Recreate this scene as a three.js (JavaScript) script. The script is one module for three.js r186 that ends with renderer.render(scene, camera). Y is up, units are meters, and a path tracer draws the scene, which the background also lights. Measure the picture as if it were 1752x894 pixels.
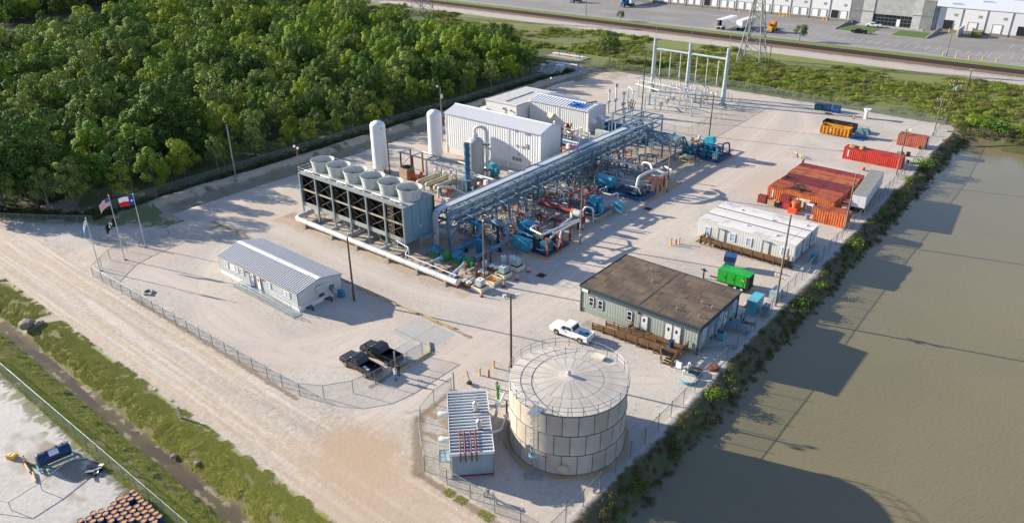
import * as THREE from 'three';
import { mergeGeometries,toCreasedNormals } from 'three/addons/utils/BufferGeometryUtils.js';
import { MarchingCubes } from 'three/addons/objects/MarchingCubes.js';

// ---------------------------------------------------------------- camera, sky, sun, exposure
const scene = new THREE.Scene();
const renderer = new THREE.WebGLRenderer({ antialias: true });
renderer.toneMapping = THREE.LinearToneMapping;
renderer.toneMappingExposure = 2.25;
renderer.shadowMap.enabled = true;
const rad = (a) => a * Math.PI / 180;
const camera = new THREE.PerspectiveCamera(37.93,1024 / 522,0.5,6000);
camera.position.set(0,54,0);
camera.rotation.order = 'YXZ';
camera.rotation.set(rad(-26.569),rad(39.1),rad(-0.255));

const SUN_EL = rad(18.7),SH = rad(-16.4);                // shadows run towards +x, slightly -z
const sunDir = new THREE.Vector3(-Math.cos(SH) * Math.cos(SUN_EL),Math.sin(SUN_EL),-Math.sin(SH) * Math.cos(SUN_EL));
{
  const W = 256,Hh = 128,d = new Float32Array(W * Hh * 4),v = new THREE.Vector3();
  for (let j = 0;j < Hh;j++) for (let i = 0;i < W;i++) {
    const th = (j + 0.5) / Hh * Math.PI,ph = (i + 0.5) / W * 2 * Math.PI;
    v.set(-Math.cos(ph - Math.PI) * Math.sin(th) * -1,-Math.cos(th),Math.sin(ph - Math.PI) * Math.sin(th));
    const up = Math.max(0,v.y),c = Math.max(0,v.dot(sunDir)),k = Math.pow(1 - up,2.3);
    const glow = 0.45 * Math.pow(c,6) * (0.35 + 0.65 * k);
    const o = (j * W + i) * 4;
    d[o] = 0.055 + 0.31 * k + 0.9 * glow;d[o + 1] = 0.11 + 0.325 * k + 0.75 * glow;d[o + 2] = 0.25 + 0.29 * k + 0.5 * glow;d[o + 3] = 1;
  }
  const t = new THREE.DataTexture(d,W,Hh,THREE.RGBAFormat,THREE.FloatType);
  t.mapping = THREE.EquirectangularReflectionMapping;t.magFilter = t.minFilter = THREE.LinearFilter;t.needsUpdate = true;
  scene.background = t;scene.environment = t;
}
const sun = new THREE.DirectionalLight(new THREE.Color(1,0.89,0.74),5.0);
sun.position.copy(sunDir).multiplyScalar(400).add(new THREE.Vector3(-75,0,-115));sun.target.position.set(-75,0,-115);
sun.castShadow = true;sun.shadow.mapSize.set(4096,4096);
Object.assign(sun.shadow.camera,{ left: -220,right: 220,top: 120,bottom: -120,near: 1,far: 900 });
scene.add(sun,sun.target);

// ---------------------------------------------------------------- helpers
let seed = 12345;
const rnd = () => { seed = (seed + 0x6d2b79f5) | 0;let t = Math.imul(seed ^ (seed >>> 15),1 | seed);t = (t + Math.imul(t ^ (t >>> 7),61 | t)) ^ t;return ((t ^ (t >>> 14)) >>> 0) / 4294967296;};
const rr = (a,b) => a + (b - a) * rnd();
const lerp = (a,b,t) => a + (b - a) * t,clamp = (v,a = 0,b = 1) => v < a ? a : v > b ? b : v;
const sstep = (a,b,x) => { const t = clamp((x - a) / (b - a));return t * t * (3 - 2 * t);};
const V = (x,y,z) => new THREE.Vector3(x,y,z);
const PN = new Float32Array(65536);for (let i = 0;i < 65536;i++) PN[i] = rnd();
function vn(x,y) {                                          // value noise, period 256
  const xi = Math.floor(x),yi = Math.floor(y);let fx = x - xi,fy = y - yi;fx = fx * fx * (3 - 2 * fx);fy = fy * fy * (3 - 2 * fy);
  const a = xi & 255,b = (xi + 1) & 255,c = (yi & 255) << 8,d = ((yi + 1) & 255) << 8;
  return (PN[a + c] * (1 - fx) + PN[b + c] * fx) * (1 - fy) + (PN[a + d] * (1 - fx) + PN[b + d] * fx) * fy;
}
const fbm = (x,y,n = 4) => { let s = 0,a = 0.5,t = 0;for (let i = 0;i < n;i++) { s += a * vn(x + i * 17.3,y + i * 9.1);t += a;a *= 0.5;x *= 2.03;y *= 2.03;} return s / t;};
const names = new Map();
function numbered(n) { const k = names.get(n) ?? 0;names.set(n,k + 1);return k ? n + '_' + String(k).padStart(3,'0') : n;}
function tag(o,label,category,group) { if (label) o.userData.label = label;if (category) o.userData.category = category;if (group) o.userData.group = group;return o;}
function thing(name,label,category,p = [0,0,0],o = {}) { // world: parts are given in site coordinates
  const g = new THREE.Group();g.name = numbered(name);g.position.set(...p);g.rotation.y = o.ry ?? 0;scene.add(g);
  g.userData.world = undefined;delete g.userData.world;g._w = !!o.world;
  return tag(g,label,category,o.group);
}
function clone(src,label,p,ry = 0,s = 1) { const c = src.clone();c.name = numbered(src.name.replace(/_\d{3}$/,''));scene.add(c);c.position.set(...p);c.rotation.set(0,ry,0);c.scale.set(s,s,s);c.userData = { ...src.userData };if (label) c.userData.label = label;return c;}
function fin(geos) {                                         // one geometry, uv in metres by the face's main axis
  geos = [].concat(geos).filter(Boolean).map((g) => { const n = g.index ? g.toNonIndexed() : g;for (const k of Object.keys(n.attributes)) if (!['position','normal','uv','color'].includes(k)) n.deleteAttribute(k);if (!n.attributes.normal) n.computeVertexNormals();if (n.userData?.keep) return n;n.deleteAttribute('uv');return n;});
  const keep = geos[0].userData?.keep;let g = geos.length > 1 ? mergeGeometries(geos.map((q) => { q.userData = {};return q;})) : geos[0];
  if (keep) return g;
  const p = g.attributes.position,n = g.attributes.normal,uv = new Float32Array(p.count * 2);
  for (let i = 0;i < p.count;i += 3) {
    let ax = 0,ay = 0,az = 0;for (let k = 0;k < 3;k++) { ax += Math.abs(n.getX(i + k));ay += Math.abs(n.getY(i + k));az += Math.abs(n.getZ(i + k));}
    for (let k = 0;k < 3;k++) { const j = i + k,x = p.getX(j),y = p.getY(j),z = p.getZ(j);const [u,w] = ay > ax && ay > az ? [x,z] : ax > az ? [z,y] : [x,y];uv[j * 2] = u;uv[j * 2 + 1] = w;}
  }
  g.setAttribute('uv',new THREE.BufferAttribute(uv,2));return g;
}
function shade(m) { m.castShadow = m.receiveShadow = true;return m;}
function part(parent,name,geos,mat,label) {
  const g = fin(geos);const m = shade(new THREE.Mesh(g,mat));m.name = name;if (label) m.userData.label = label;
  let r = parent;while (r && !('_w' in r)) r = r.parent;
  if (r && r._w) { g.translate(-r.position.x,-r.position.y,-r.position.z);g.userData = {};}
  parent.add(m);return m;
}
function piece(parent,name,geo,mat,x = 0,y = 0,z = 0,ry = 0,rx = 0,rz = 0) { // a copy that shares its geometry; site coordinates when the thing uses them
  const m = shade(new THREE.Mesh(geo,mat));m.name = name;let r = parent;while (r && !('_w' in r)) r = r.parent;
  if (r && r._w) { x -= r.position.x;y -= r.position.y;z -= r.position.z;} m.position.set(x,y,z);m.rotation.set(rx,ry,rz);parent.add(m);return m;
}
function struct(name,geos,mat) { const m = shade(new THREE.Mesh(fin(geos),mat));m.name = name;m.userData.kind = 'structure';scene.add(m);return m;}
function solo(name,label,category,geos,mat,group) { // a thing that is one mesh, its origin at its base
  const g = fin(geos);g.computeBoundingBox();const c = g.boundingBox.getCenter(V(0,0,0));c.y = g.boundingBox.min.y;g.translate(-c.x,-c.y,-c.z);
  const m = shade(new THREE.Mesh(g,mat));m.position.copy(c);m.name = numbered(name);scene.add(m);return tag(m,label,category,group);
}
// geometry
const B = (x0,x1,y0,y1,z0,z1) => new THREE.BoxGeometry(Math.abs(x1 - x0),Math.abs(y1 - y0),Math.abs(z1 - z0)).translate((x0 + x1) / 2,(y0 + y1) / 2,(z0 + z1) / 2);
const CB = (x,y,z,w,h,d,ry = 0) => { const g = new THREE.BoxGeometry(w,h,d);if (ry) g.rotateY(ry);return g.translate(x,y + h / 2,z);};    // centred in plan, standing on y
const CY = (x,y,z,r,h,n = 14,r2 = r,open = false) => new THREE.CylinderGeometry(r2,r,h,n,1,open).translate(x,y + h / 2,z);
const aim = (g,a,b) => { const d = b.clone().sub(a),q = new THREE.Quaternion().setFromUnitVectors(V(0,1,0),d.clone().normalize());const m = a.clone().add(b).multiplyScalar(0.5);return g.applyQuaternion(q).translate(m.x,m.y,m.z);};
const R = (a,b,r,n = 8) => { a = V(...a);b = V(...b);return aim(new THREE.CylinderGeometry(r,r,a.distanceTo(b),n),a,b);};
function BM(a,b,w,h = w) {                                // square beam from a to b, h is the upright size
  a = V(...a);b = V(...b);const d = b.clone().sub(a),L = d.length();d.normalize();const g = new THREE.BoxGeometry(w,h,L);
  let up = V(0,1,0);if (Math.abs(d.y) > 0.99) up = V(1,0,0);const x = up.clone().cross(d).normalize(),y = d.clone().cross(x);const m = new THREE.Matrix4().makeBasis(x,y,d).setPosition(a.add(b).multiplyScalar(0.5));return g.applyMatrix4(m);
}
function PIPE(pts,r,n = 8,bend) {                         // polyline with rounded bends
  pts = pts.map((p) => V(...p));const out = [pts[0]];const br = bend ?? r * 2.6;
  for (let i = 1;i < pts.length - 1;i++) {
    const a = pts[i - 1],p = pts[i],c = pts[i + 1],l = Math.min(br,a.distanceTo(p) * 0.48,c.distanceTo(p) * 0.48);
    const s = p.clone().add(a.clone().sub(p).setLength(l)),e = p.clone().add(c.clone().sub(p).setLength(l));
    for (let k = 0;k <= 4;k++) { const t = k / 4;out.push(s.clone().multiplyScalar((1 - t) * (1 - t)).addScaledVector(p,2 * t * (1 - t)).addScaledVector(e,t * t));}
  }
  out.push(pts[pts.length - 1]);
  const pos = [],nor = [],idx = [],T = out.map((p,i) => out[Math.min(i + 1,out.length - 1)].clone().sub(out[Math.max(i - 1,0)]).normalize());
  let u = Math.abs(T[0].y) < 0.9 ? V(0,1,0) : V(1,0,0);u.addScaledVector(T[0],-u.dot(T[0])).normalize();
  out.forEach((p,i) => { u.addScaledVector(T[i],-u.dot(T[i])).normalize();const w = T[i].clone().cross(u);for (let k = 0;k <= n;k++) { const a = k / n * 2 * Math.PI,nx = u.clone().multiplyScalar(Math.cos(a)).addScaledVector(w,Math.sin(a));pos.push(p.x + nx.x * r,p.y + nx.y * r,p.z + nx.z * r);nor.push(nx.x,nx.y,nx.z);} });
  for (let i = 0;i < out.length - 1;i++) for (let k = 0;k < n;k++) { const a = i * (n + 1) + k,b = a + n + 1;idx.push(a,a + 1,b,b,a + 1,b + 1);}
  for (const [i,s] of [[0,-1],[out.length - 1,1]]) { const c = pos.length / 3,p = out[i],t = T[i];pos.push(p.x,p.y,p.z);nor.push(t.x * s,t.y * s,t.z * s);const e = c + 1;for (let k = 0;k <= n;k++) { const q = (i * (n + 1) + k) * 3;pos.push(pos[q],pos[q + 1],pos[q + 2]);nor.push(t.x * s,t.y * s,t.z * s);} for (let k = 0;k < n;k++) s > 0 ? idx.push(c,e + k,e + k + 1) : idx.push(c,e + k + 1,e + k);}
  const g = new THREE.BufferGeometry();g.setAttribute('position',new THREE.Float32BufferAttribute(pos,3));g.setAttribute('normal',new THREE.Float32BufferAttribute(nor,3));g.setIndex(idx);return g;
}
const LATHE = (prof,x,y,z,n = 24) => new THREE.LatheGeometry(prof.map(([r,h]) => new THREE.Vector2(r,h)),n).translate(x,y,z);
function PRISM(poly,x0,x1,axis = 'x') {                   // polygon (a,b) swept along an axis: 'x' -> (z,y), 'z' -> (x,y), 'y' -> (x,z)
  const s = new THREE.Shape(poly.map(([a,b]) => new THREE.Vector2(a,b)));const g = new THREE.ExtrudeGeometry(s,{ depth: x1 - x0,bevelEnabled: false });
  if (axis === 'x') g.applyMatrix4(new THREE.Matrix4().set(0,0,1,x0,0,1,0,0,1,0,0,0,0,0,0,1));
  else if (axis === 'z') g.translate(0,0,x0);
  else g.applyMatrix4(new THREE.Matrix4().set(1,0,0,0,0,0,1,x0,0,1,0,0,0,0,0,1));
  if (axis !== 'z') { const ix = g.index,p = g.attributes.position;const n = (ix ? ix.count : p.count);if (!ix) { const a = p.array,uu = g.attributes.uv.array;for (let i = 0;i < n;i += 3) for (let k = 0;k < 3;k++) { const t = a[(i + 1) * 3 + k];a[(i + 1) * 3 + k] = a[(i + 2) * 3 + k];a[(i + 2) * 3 + k] = t;} } g.computeVertexNormals();}
  return g;
}
function CORR(L,H,pitch,depth,thick = 0.04,duty = 0.5) { // ribbed sheet in the xy plane, ribs upright, proud to +z
  const n = Math.max(1,Math.round(L / pitch)),p = L / n,pr = [[0,-thick]],e = p * 0.12;pr.length = 0;
  for (let i = 0;i < n;i++) { const x = i * p,a = p * (1 - duty) / 2;pr.push([x,0],[x + a,0],[x + a + e,depth],[x + p - a - e,depth],[x + p - a,0]);} pr.push([L,0]);
  const pos = [];const q = (a,b,c,d) => pos.push(...a,...b,...c,...a,...c,...d);
  for (let i = 0;i < pr.length - 1;i++) { const [x,z] = pr[i],[x2,z2] = pr[i + 1];q([x,0,z],[x2,0,z2],[x2,H,z2],[x,H,z]);q([x,H,z],[x2,H,z2],[x2,H,-thick],[x,H,-thick]);q([x,0,-thick],[x2,0,-thick],[x2,0,z2],[x,0,z]);}
  q([0,0,-thick],[0,H,-thick],[L,H,-thick],[L,0,-thick]);q([0,0,-thick],[0,0,0],[0,H,0],[0,H,-thick]);q([L,0,0],[L,0,-thick],[L,H,-thick],[L,H,0]);
  const g = new THREE.BufferGeometry();g.setAttribute('position',new THREE.Float32BufferAttribute(pos,3));g.computeVertexNormals();return g;
}
// a ribbed sheet as a wall: corner (x,z) to (x2,z2), outside on the right hand when walking backwards (normal = +z for +x travel)
const WALL = (x,z,x2,z2,y0,y1,pitch = 0.5,depth = 0.05,duty = 0.5) => CORR(Math.hypot(x2 - x,z2 - z),y1 - y0,pitch,depth,0.06,duty).rotateY(-Math.atan2(z2 - z,x2 - x)).translate(x,y0,z);
// a ribbed roof sheet: eave from a to b (3-vectors), ribs running up to the ridge above them
function ROOF(a,b,c,pitch = 0.5,depth = 0.05,duty = 0.4) { a = V(...a);b = V(...b);c = V(...c);const x = b.clone().sub(a),L = x.length(),y = c.clone().sub(a),Hh = y.length();x.normalize();y.normalize();return CORR(L,Hh,pitch,depth,0.06,duty).applyMatrix4(new THREE.Matrix4().makeBasis(x,y,x.clone().cross(y)).setPosition(a));}

// ---------------------------------------------------------------- textures and materials
function tex(n,f,rx,ry = rx,srgb = true,m = n) {         // f(u, v, x, y) -> grey or [r, g, b] 0..1 ; rx, ry = metres a tile covers
  const d = new Uint8Array(n * m * 4);for (let j = 0;j < m;j++) for (let i = 0;i < n;i++) { const c = f(i / n,j / m,i,j),o = (j * n + i) * 4;if (typeof c === 'number') d[o] = d[o + 1] = d[o + 2] = clamp(c) * 255;else { d[o] = clamp(c[0]) * 255;d[o + 1] = clamp(c[1]) * 255;d[o + 2] = clamp(c[2]) * 255;} d[o + 3] = 255;}
  const t = new THREE.DataTexture(d,n,m);t.wrapS = t.wrapT = THREE.RepeatWrapping;t.magFilter = THREE.LinearFilter;t.minFilter = THREE.LinearMipmapLinearFilter;if (srgb) t.colorSpace = THREE.SRGBColorSpace;t.repeat.set(1 / rx,1 / ry);t.needsUpdate = true;return t;
}
// tiling noise: value noise with a period p cells
const tn = (u,v,p,o = 0) => { const x = u * p,y = v * p,xi = Math.floor(x),yi = Math.floor(y);let fx = x - xi,fy = y - yi;fx = fx * fx * (3 - 2 * fx);fy = fy * fy * (3 - 2 * fy);const h = (a,b) => PN[((((a % p) + p) % p) * 131 + (((b % p) + p) % p) * 7919 + o * 977) & 65535];return lerp(lerp(h(xi,yi),h(xi + 1,yi),fx),lerp(h(xi,yi + 1),h(xi + 1,yi + 1),fx),fy);};
const tf = (u,v,p,n,o = 0) => { let s = 0,a = 0.5,t = 0;for (let i = 0;i < n;i++) { s += a * tn(u,v,p,o + i);t += a;a *= 0.55;p *= 2;} return s / t;};
const grime = tex(512,(u,v) => { const a = tf(u,v,4,6),s = tf(u * 8 % 1,v,16,3,20) * 0.5 + tn(u,v,64,9) * 0.5;const k = 0.93 + 0.10 * (a - 0.5) * 2 + 0.04 * (s - 0.5);return [k,k * 0.993,k * 0.98];},6);
const streak = tex(512,(u,v) => { const s = tn(u,v * 0.125,64,3) * 0.6 + tn(u,v,128,5) * 0.4,a = tf(u,v,4,5,8);const k = 0.97 + 0.06 * (a - 0.5) - 0.05 * sstep(0.62,0.9,s * a * 2);return [k,k * 0.992,k * 0.98];},7);
const rust = tex(512,(u,v) => { const a = tf(u,v,5,6,30),b = tf(u,v,20,4,40),k = sstep(0.5,0.66,a * 0.65 + b * 0.35);return [lerp(1,0.74,k),lerp(1,0.62,k),lerp(1,0.55,k)];},5);
const speck = tex(512,(u,v) => 0.84 + 0.22 * (tf(u,v,90,3,4) - 0.5) + 0.16 * (tf(u,v,6,4,7) - 0.5),4);
const pebbleBump = tex(512,(u,v) => tf(u,v,60,3,11),5,5,false);
const dentBump = tex(256,(u,v) => tf(u,v,5,4,13),5,5,false);
const M = (hex,rough = 0.6,metal = 0,map = grime,o = {}) => new THREE.MeshStandardMaterial({ color: hex,roughness: rough,metalness: metal,map,bumpMap: dentBump,bumpScale: o.dent ?? 0.004,side: THREE.DoubleSide,...(delete o.dent,o) });
const m = {
  white: M(0xecedee,0.45,0,streak),white2: M(0xdcdfe1,0.55,0,streak),roofWhite: M(0xe6e7e8,0.5,0,streak),galv: M(0xa9b2b8,0.42,0.55),galvLight: M(0xd3d8db,0.4,0.25),steelBlue: M(0x6c8ea3,0.5,0.15),paleBlue: M(0x9fb6c2,0.5,0.1),
  teal: M(0x2b82a6,0.42),tealLight: M(0x5fb0c4,0.45),turq: M(0x3b9fb6,0.42),blue: M(0x1f5c9a,0.42),deepBlue: M(0x1b4f80,0.5),navy: M(0x173a63,0.5),grey: M(0x8c9295,0.6),midGrey: M(0x6d7375,0.65),darkGrey: M(0x3c4144,0.7),black: M(0x17181a,0.6),rubber: M(0x1a1b1c,0.9),
  tank: M(0xc8c1b7,0.55),tankRoof: M(0xc6c0b6,0.55),seam: M(0x6f6b66,0.7),concrete: M(0xb0aaa0,0.9,0,speck),slab: M(0xbab6ac,0.92,0,speck),tan: M(0xb59b77,0.75),beige: M(0xcbbfa2,0.7),
  insul: M(0xdfe0dd,0.38,0.2),silver: M(0xcfd3d6,0.3,0.6),red: M(0xa3382c,0.55),darkRed: M(0x7d2723,0.5),orange: M(0xc25a2b,0.6,0,rust),orangeCone: M(0xe2542a,0.7),contPale: M(0xc47a4a,0.65,0,rust),contOrange: M(0xc86c3a,0.62,0,rust),contRed: M(0xa43a36,0.6,0,rust),contMaroon: M(0x84352f,0.62,0,rust),contRust: M(0xb9623a,0.7,0,rust),green: M(0x3f8f3c,0.5),genGreen: M(0x1fa838,0.45),yellow: M(0xd9a52c,0.55),gold: M(0xcf9022,0.6,0,rust),paleYellow: M(0xd9c98f,0.7),cream: M(0xe3ddc4,0.6),
  wood: M(0x8a6b4a,0.85,0,tex(256,(u,v) => { const k = 0.75 + 0.4 * (tn(u,v * 0.06,90,2) - 0.5) + 0.25 * (tf(u,v,8,3,3) - 0.5);return [k,k * 0.97,k * 0.93];},2)),pole: M(0x6b5640,0.9,0,speck),poleGrey: M(0x8c8273,0.9,0,speck),timber: M(0xcdbb85,0.85,0,speck),
  fenceSteel: M(0x8b989a,0.45,0.5),glass: new THREE.MeshStandardMaterial({ color: 0x1c2830,roughness: 0.06,metalness: 0 }),glassPale: new THREE.MeshStandardMaterial({ color: 0x9fb4c4,roughness: 0.1 }),carBlack: new THREE.MeshPhysicalMaterial({ color: 0x07080a,roughness: 0.25,specularIntensity: 0.4,clearcoat: 1,clearcoatRoughness: 0.05 }),carWhite: new THREE.MeshPhysicalMaterial({ color: 0xe6e7e8,roughness: 0.4,clearcoat: 1,clearcoatRoughness: 0.05 }),chrome: M(0xc8ccd0,0.15,0.9),lampRed: new THREE.MeshStandardMaterial({ color: 0xa01818,roughness: 0.2 }),lampClear: new THREE.MeshStandardMaterial({ color: 0xd8d8d0,roughness: 0.15 }),
  fill: M(0x1b1d1f,0.9),plastic: M(0xdfe3e2,0.45),plasticGreen: M(0xb9d6cf,0.4),rust: M(0x7a4630,0.85,0,rust),soil: M(0x6b573f,1,0,speck),rock: M(0xa59a88,1,0,speck),wire: M(0x55585a,0.5,0.5),
};
// chain link: real wires 4 mm thick, 60 mm apart, in a tiling alpha map
const link = (() => {
  const n = 128,a = tex(n,(u,v) => { const k = (w) => { const t = ((w * 4) % 1 + 1) % 1;return Math.min(t,1 - t) < 0.032 ? 1 : 0;};return Math.max(k(u + v),k(u - v));},0.34,0.34,false);
  return new THREE.MeshStandardMaterial({ color: 0x8f9c9e,roughness: 0.5,metalness: 0.4,alphaMap: a,transparent: true,side: THREE.DoubleSide });
})();
// ================================================================ the ground
const WATER = -1.5;
const shoreX = (z) => -28.9 + 0.5 * (fbm(z * 0.12,3.3) - 0.5) * 2 + 0.35 * (vn(z * 0.5,8) - 0.5);
const shoreZ = (x) => -202.4 + 1.2 * (fbm(x * 0.08,7.7) - 0.5);
function ditchZ(x) { return -25.55 + 0.5 * (fbm(x * 0.06,1.2) - 0.5);}
function height(x,z) {
  let h = 0;
  const dz = z - ditchZ(x);                                             // the open ditch along the road
  if (dz > -6 && dz < 6) { const s = dz < 0 ? sstep(4.8,0.2,-dz) : sstep(4.0,0.2,dz);h -= 1.15 * s * s * (1.4 - 0.4 * s) + 0.18 * s * (1 - s) * 4 * (fbm(x * 0.9,z * 0.9,3) - 0.5) * 2 - 0.3 * sstep(0.8,1,s) * (fbm(x * 0.45 + 9,z * 1.1,3) - 0.52);}
  const pd = Math.min(x - shoreX(z),z - shoreZ(x));                     // the pond
  if (pd > 0) h -= 1.75 * sstep(0,3.6,pd) + 1.2 * sstep(3.6,9,pd) - 0.35 * (fbm(x * 0.8,z * 0.8,3) - 0.5) * sstep(0,1,pd) * (1 - sstep(2.5,4,pd));
  else if (pd > -0.8) h += 0.12 * sstep(-0.8,-0.2,pd) * (z < -44 ? 1 : 0);
  if (x < -125 && x > -141 && z < -52 && z > -196) {                     // shallow ditch and dirt berm below the wood
    const e = sstep(-52,-62,z) * sstep(-196,-188,z),w = 0.6 * (fbm(z * 0.08,4.4) - 0.5);
    h -= 0.45 * e * (1 - sstep(1.6,2.4,Math.abs(x + 131 + w)));h += (0.75 + 0.5 * (fbm(x * 0.5,z * 0.5,3) - 0.5)) * e * (1 - sstep(0.4,2.0,Math.abs(x + 135.7 + w)));
  }
  if (z < -212 && z > -265) h += 0.5 * (fbm(x * 0.05,z * 0.05,3) - 0.5) * sstep(-212,-218,z) * sstep(-265,-258,z);
  return h;
}
const inR = (x,z,x0,x1,z0,z1) => x > x0 && x < x1 && z > z0 && z < z1;
const lines = (a,b,steps) => { const o = [a];let x = a;while (x < b - 1e-6) { let s = steps(x);x = Math.min(b,x + s);o.push(x);} return o;};
function sheet(xs,zs,uvRect,hf = height) {
  const pos = [],uv = [],idx = [];const nx = xs.length;
  for (const z of zs) for (const x of xs) { pos.push(x,hf(x,z),z);uv.push((x - uvRect[0]) / (uvRect[1] - uvRect[0]),(z - uvRect[2]) / (uvRect[3] - uvRect[2]));}
  for (let j = 0;j < zs.length - 1;j++) for (let i = 0;i < nx - 1;i++) { const a = j * nx + i;idx.push(a,a + nx,a + 1,a + 1,a + nx,a + nx + 1);}
  const g = new THREE.BufferGeometry();g.setAttribute('position',new THREE.Float32BufferAttribute(pos,3));g.setAttribute('uv',new THREE.Float32BufferAttribute(uv,2));g.setIndex(idx);g.computeVertexNormals();return g;
}
function groundMesh(name,g,mat) { const q = shade(new THREE.Mesh(g,mat));q.name = name;q.userData.kind = 'structure';scene.add(q);return q;}
function painted(rect,w,h,f) {                                       // colour map of a stretch of ground, f(x, z) -> linear rgb
  const d = new Uint8Array(w * h * 4),out = [0,0,0];const g = new Uint8Array(4096);for (let i = 0;i < 4096;i++) { const c = i / 4095;g[i] = 255 * (c <= 0.0031308 ? 12.92 * c : 1.055 * Math.pow(c,1 / 2.4) - 0.055);}
  for (let j = 0;j < h;j++) for (let i = 0;i < w;i++) { f(lerp(rect[0],rect[1],(i + 0.5) / w),lerp(rect[2],rect[3],(j + 0.5) / h),out);const o = (j * w + i) * 4;for (let k = 0;k < 3;k++) d[o + k] = g[(clamp(out[k]) * 4095) | 0];d[o + 3] = 255;}
  const t = new THREE.DataTexture(d,w,h);t.colorSpace = THREE.SRGBColorSpace;t.magFilter = THREE.LinearFilter;t.minFilter = THREE.LinearMipmapLinearFilter;t.needsUpdate = true;return t;
}
const mixc = (o,r,g,b,k) => { o[0] += (r - o[0]) * k;o[1] += (g - o[1]) * k;o[2] += (b - o[2]) * k;};
// the metre-wide wheel tracks of the yard: polylines
const TRACKS = [
  [[-150,-37],[-120,-36],[-95,-35.5],[-70,-35],[-50,-35],[-30,-36]],[[-150,-34.5],[-118,-33.5],[-90,-33],[-60,-32.6],[-30,-33]],
  [[-118,-57],[-124,-70],[-124,-90],[-122,-120],[-121,-150],[-118,-175],[-108,-203]],[[-56,-38],[-57,-50],[-57.5,-66],[-58,-100],[-58.5,-140],[-59,-190],[-70,-205]],[[-54,-40],[-55,-60],[-55.5,-100],[-56,-150],[-55,-195]],
  [[-125,-56],[-112,-67],[-90,-67],[-72,-67.5],[-58,-72]],[[-110,-46],[-92,-47],[-75,-46],[-64,-50],[-62,-60],[-56,-66]],[[-78,-43],[-71,-46],[-69.5,-52],[-72,-57.5],[-78,-57]],[[-118,-42],[-124,-40],[-126,-55]],[[-57,-60],[-48,-64],[-40,-66],[-34,-70]],[[-60,-96],[-54,-101],[-46,-103],[-36,-102]],[[-58,-128],[-52,-124],[-44,-125]],[[-60,-150],[-54,-158],[-44,-160],[-36,-158]],[[-62,-196],[-54,-178],[-48,-174],[-40,-176]],[[-70,-204],[-66,-180],[-64,-165],[-60,-150]],[[-120,-196],[-112,-205],[-90,-206],[-72,-203]],[[-108,-58],[-100,-49],[-88,-44],[-76,-46],[-70,-58]],
];
function segd(px,pz,a,b) { const dx = b[0] - a[0],dz = b[1] - a[1],t = clamp(((px - a[0]) * dx + (pz - a[1]) * dz) / (dx * dx + dz * dz));return Math.hypot(px - a[0] - dx * t,pz - a[1] - dz * t);}
for (let i = 0;i < TRACKS.length;i++) { const c = new THREE.CatmullRomCurve3(TRACKS[i].map(([x,z]) => V(x,0,z)),false,'centripetal'),n = Math.ceil(c.getLength() / 4);TRACKS[i] = c.getSpacedPoints(n).map((p) => [p.x,p.z]);}
const SITE = [-152,-18,-214,-8];
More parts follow.
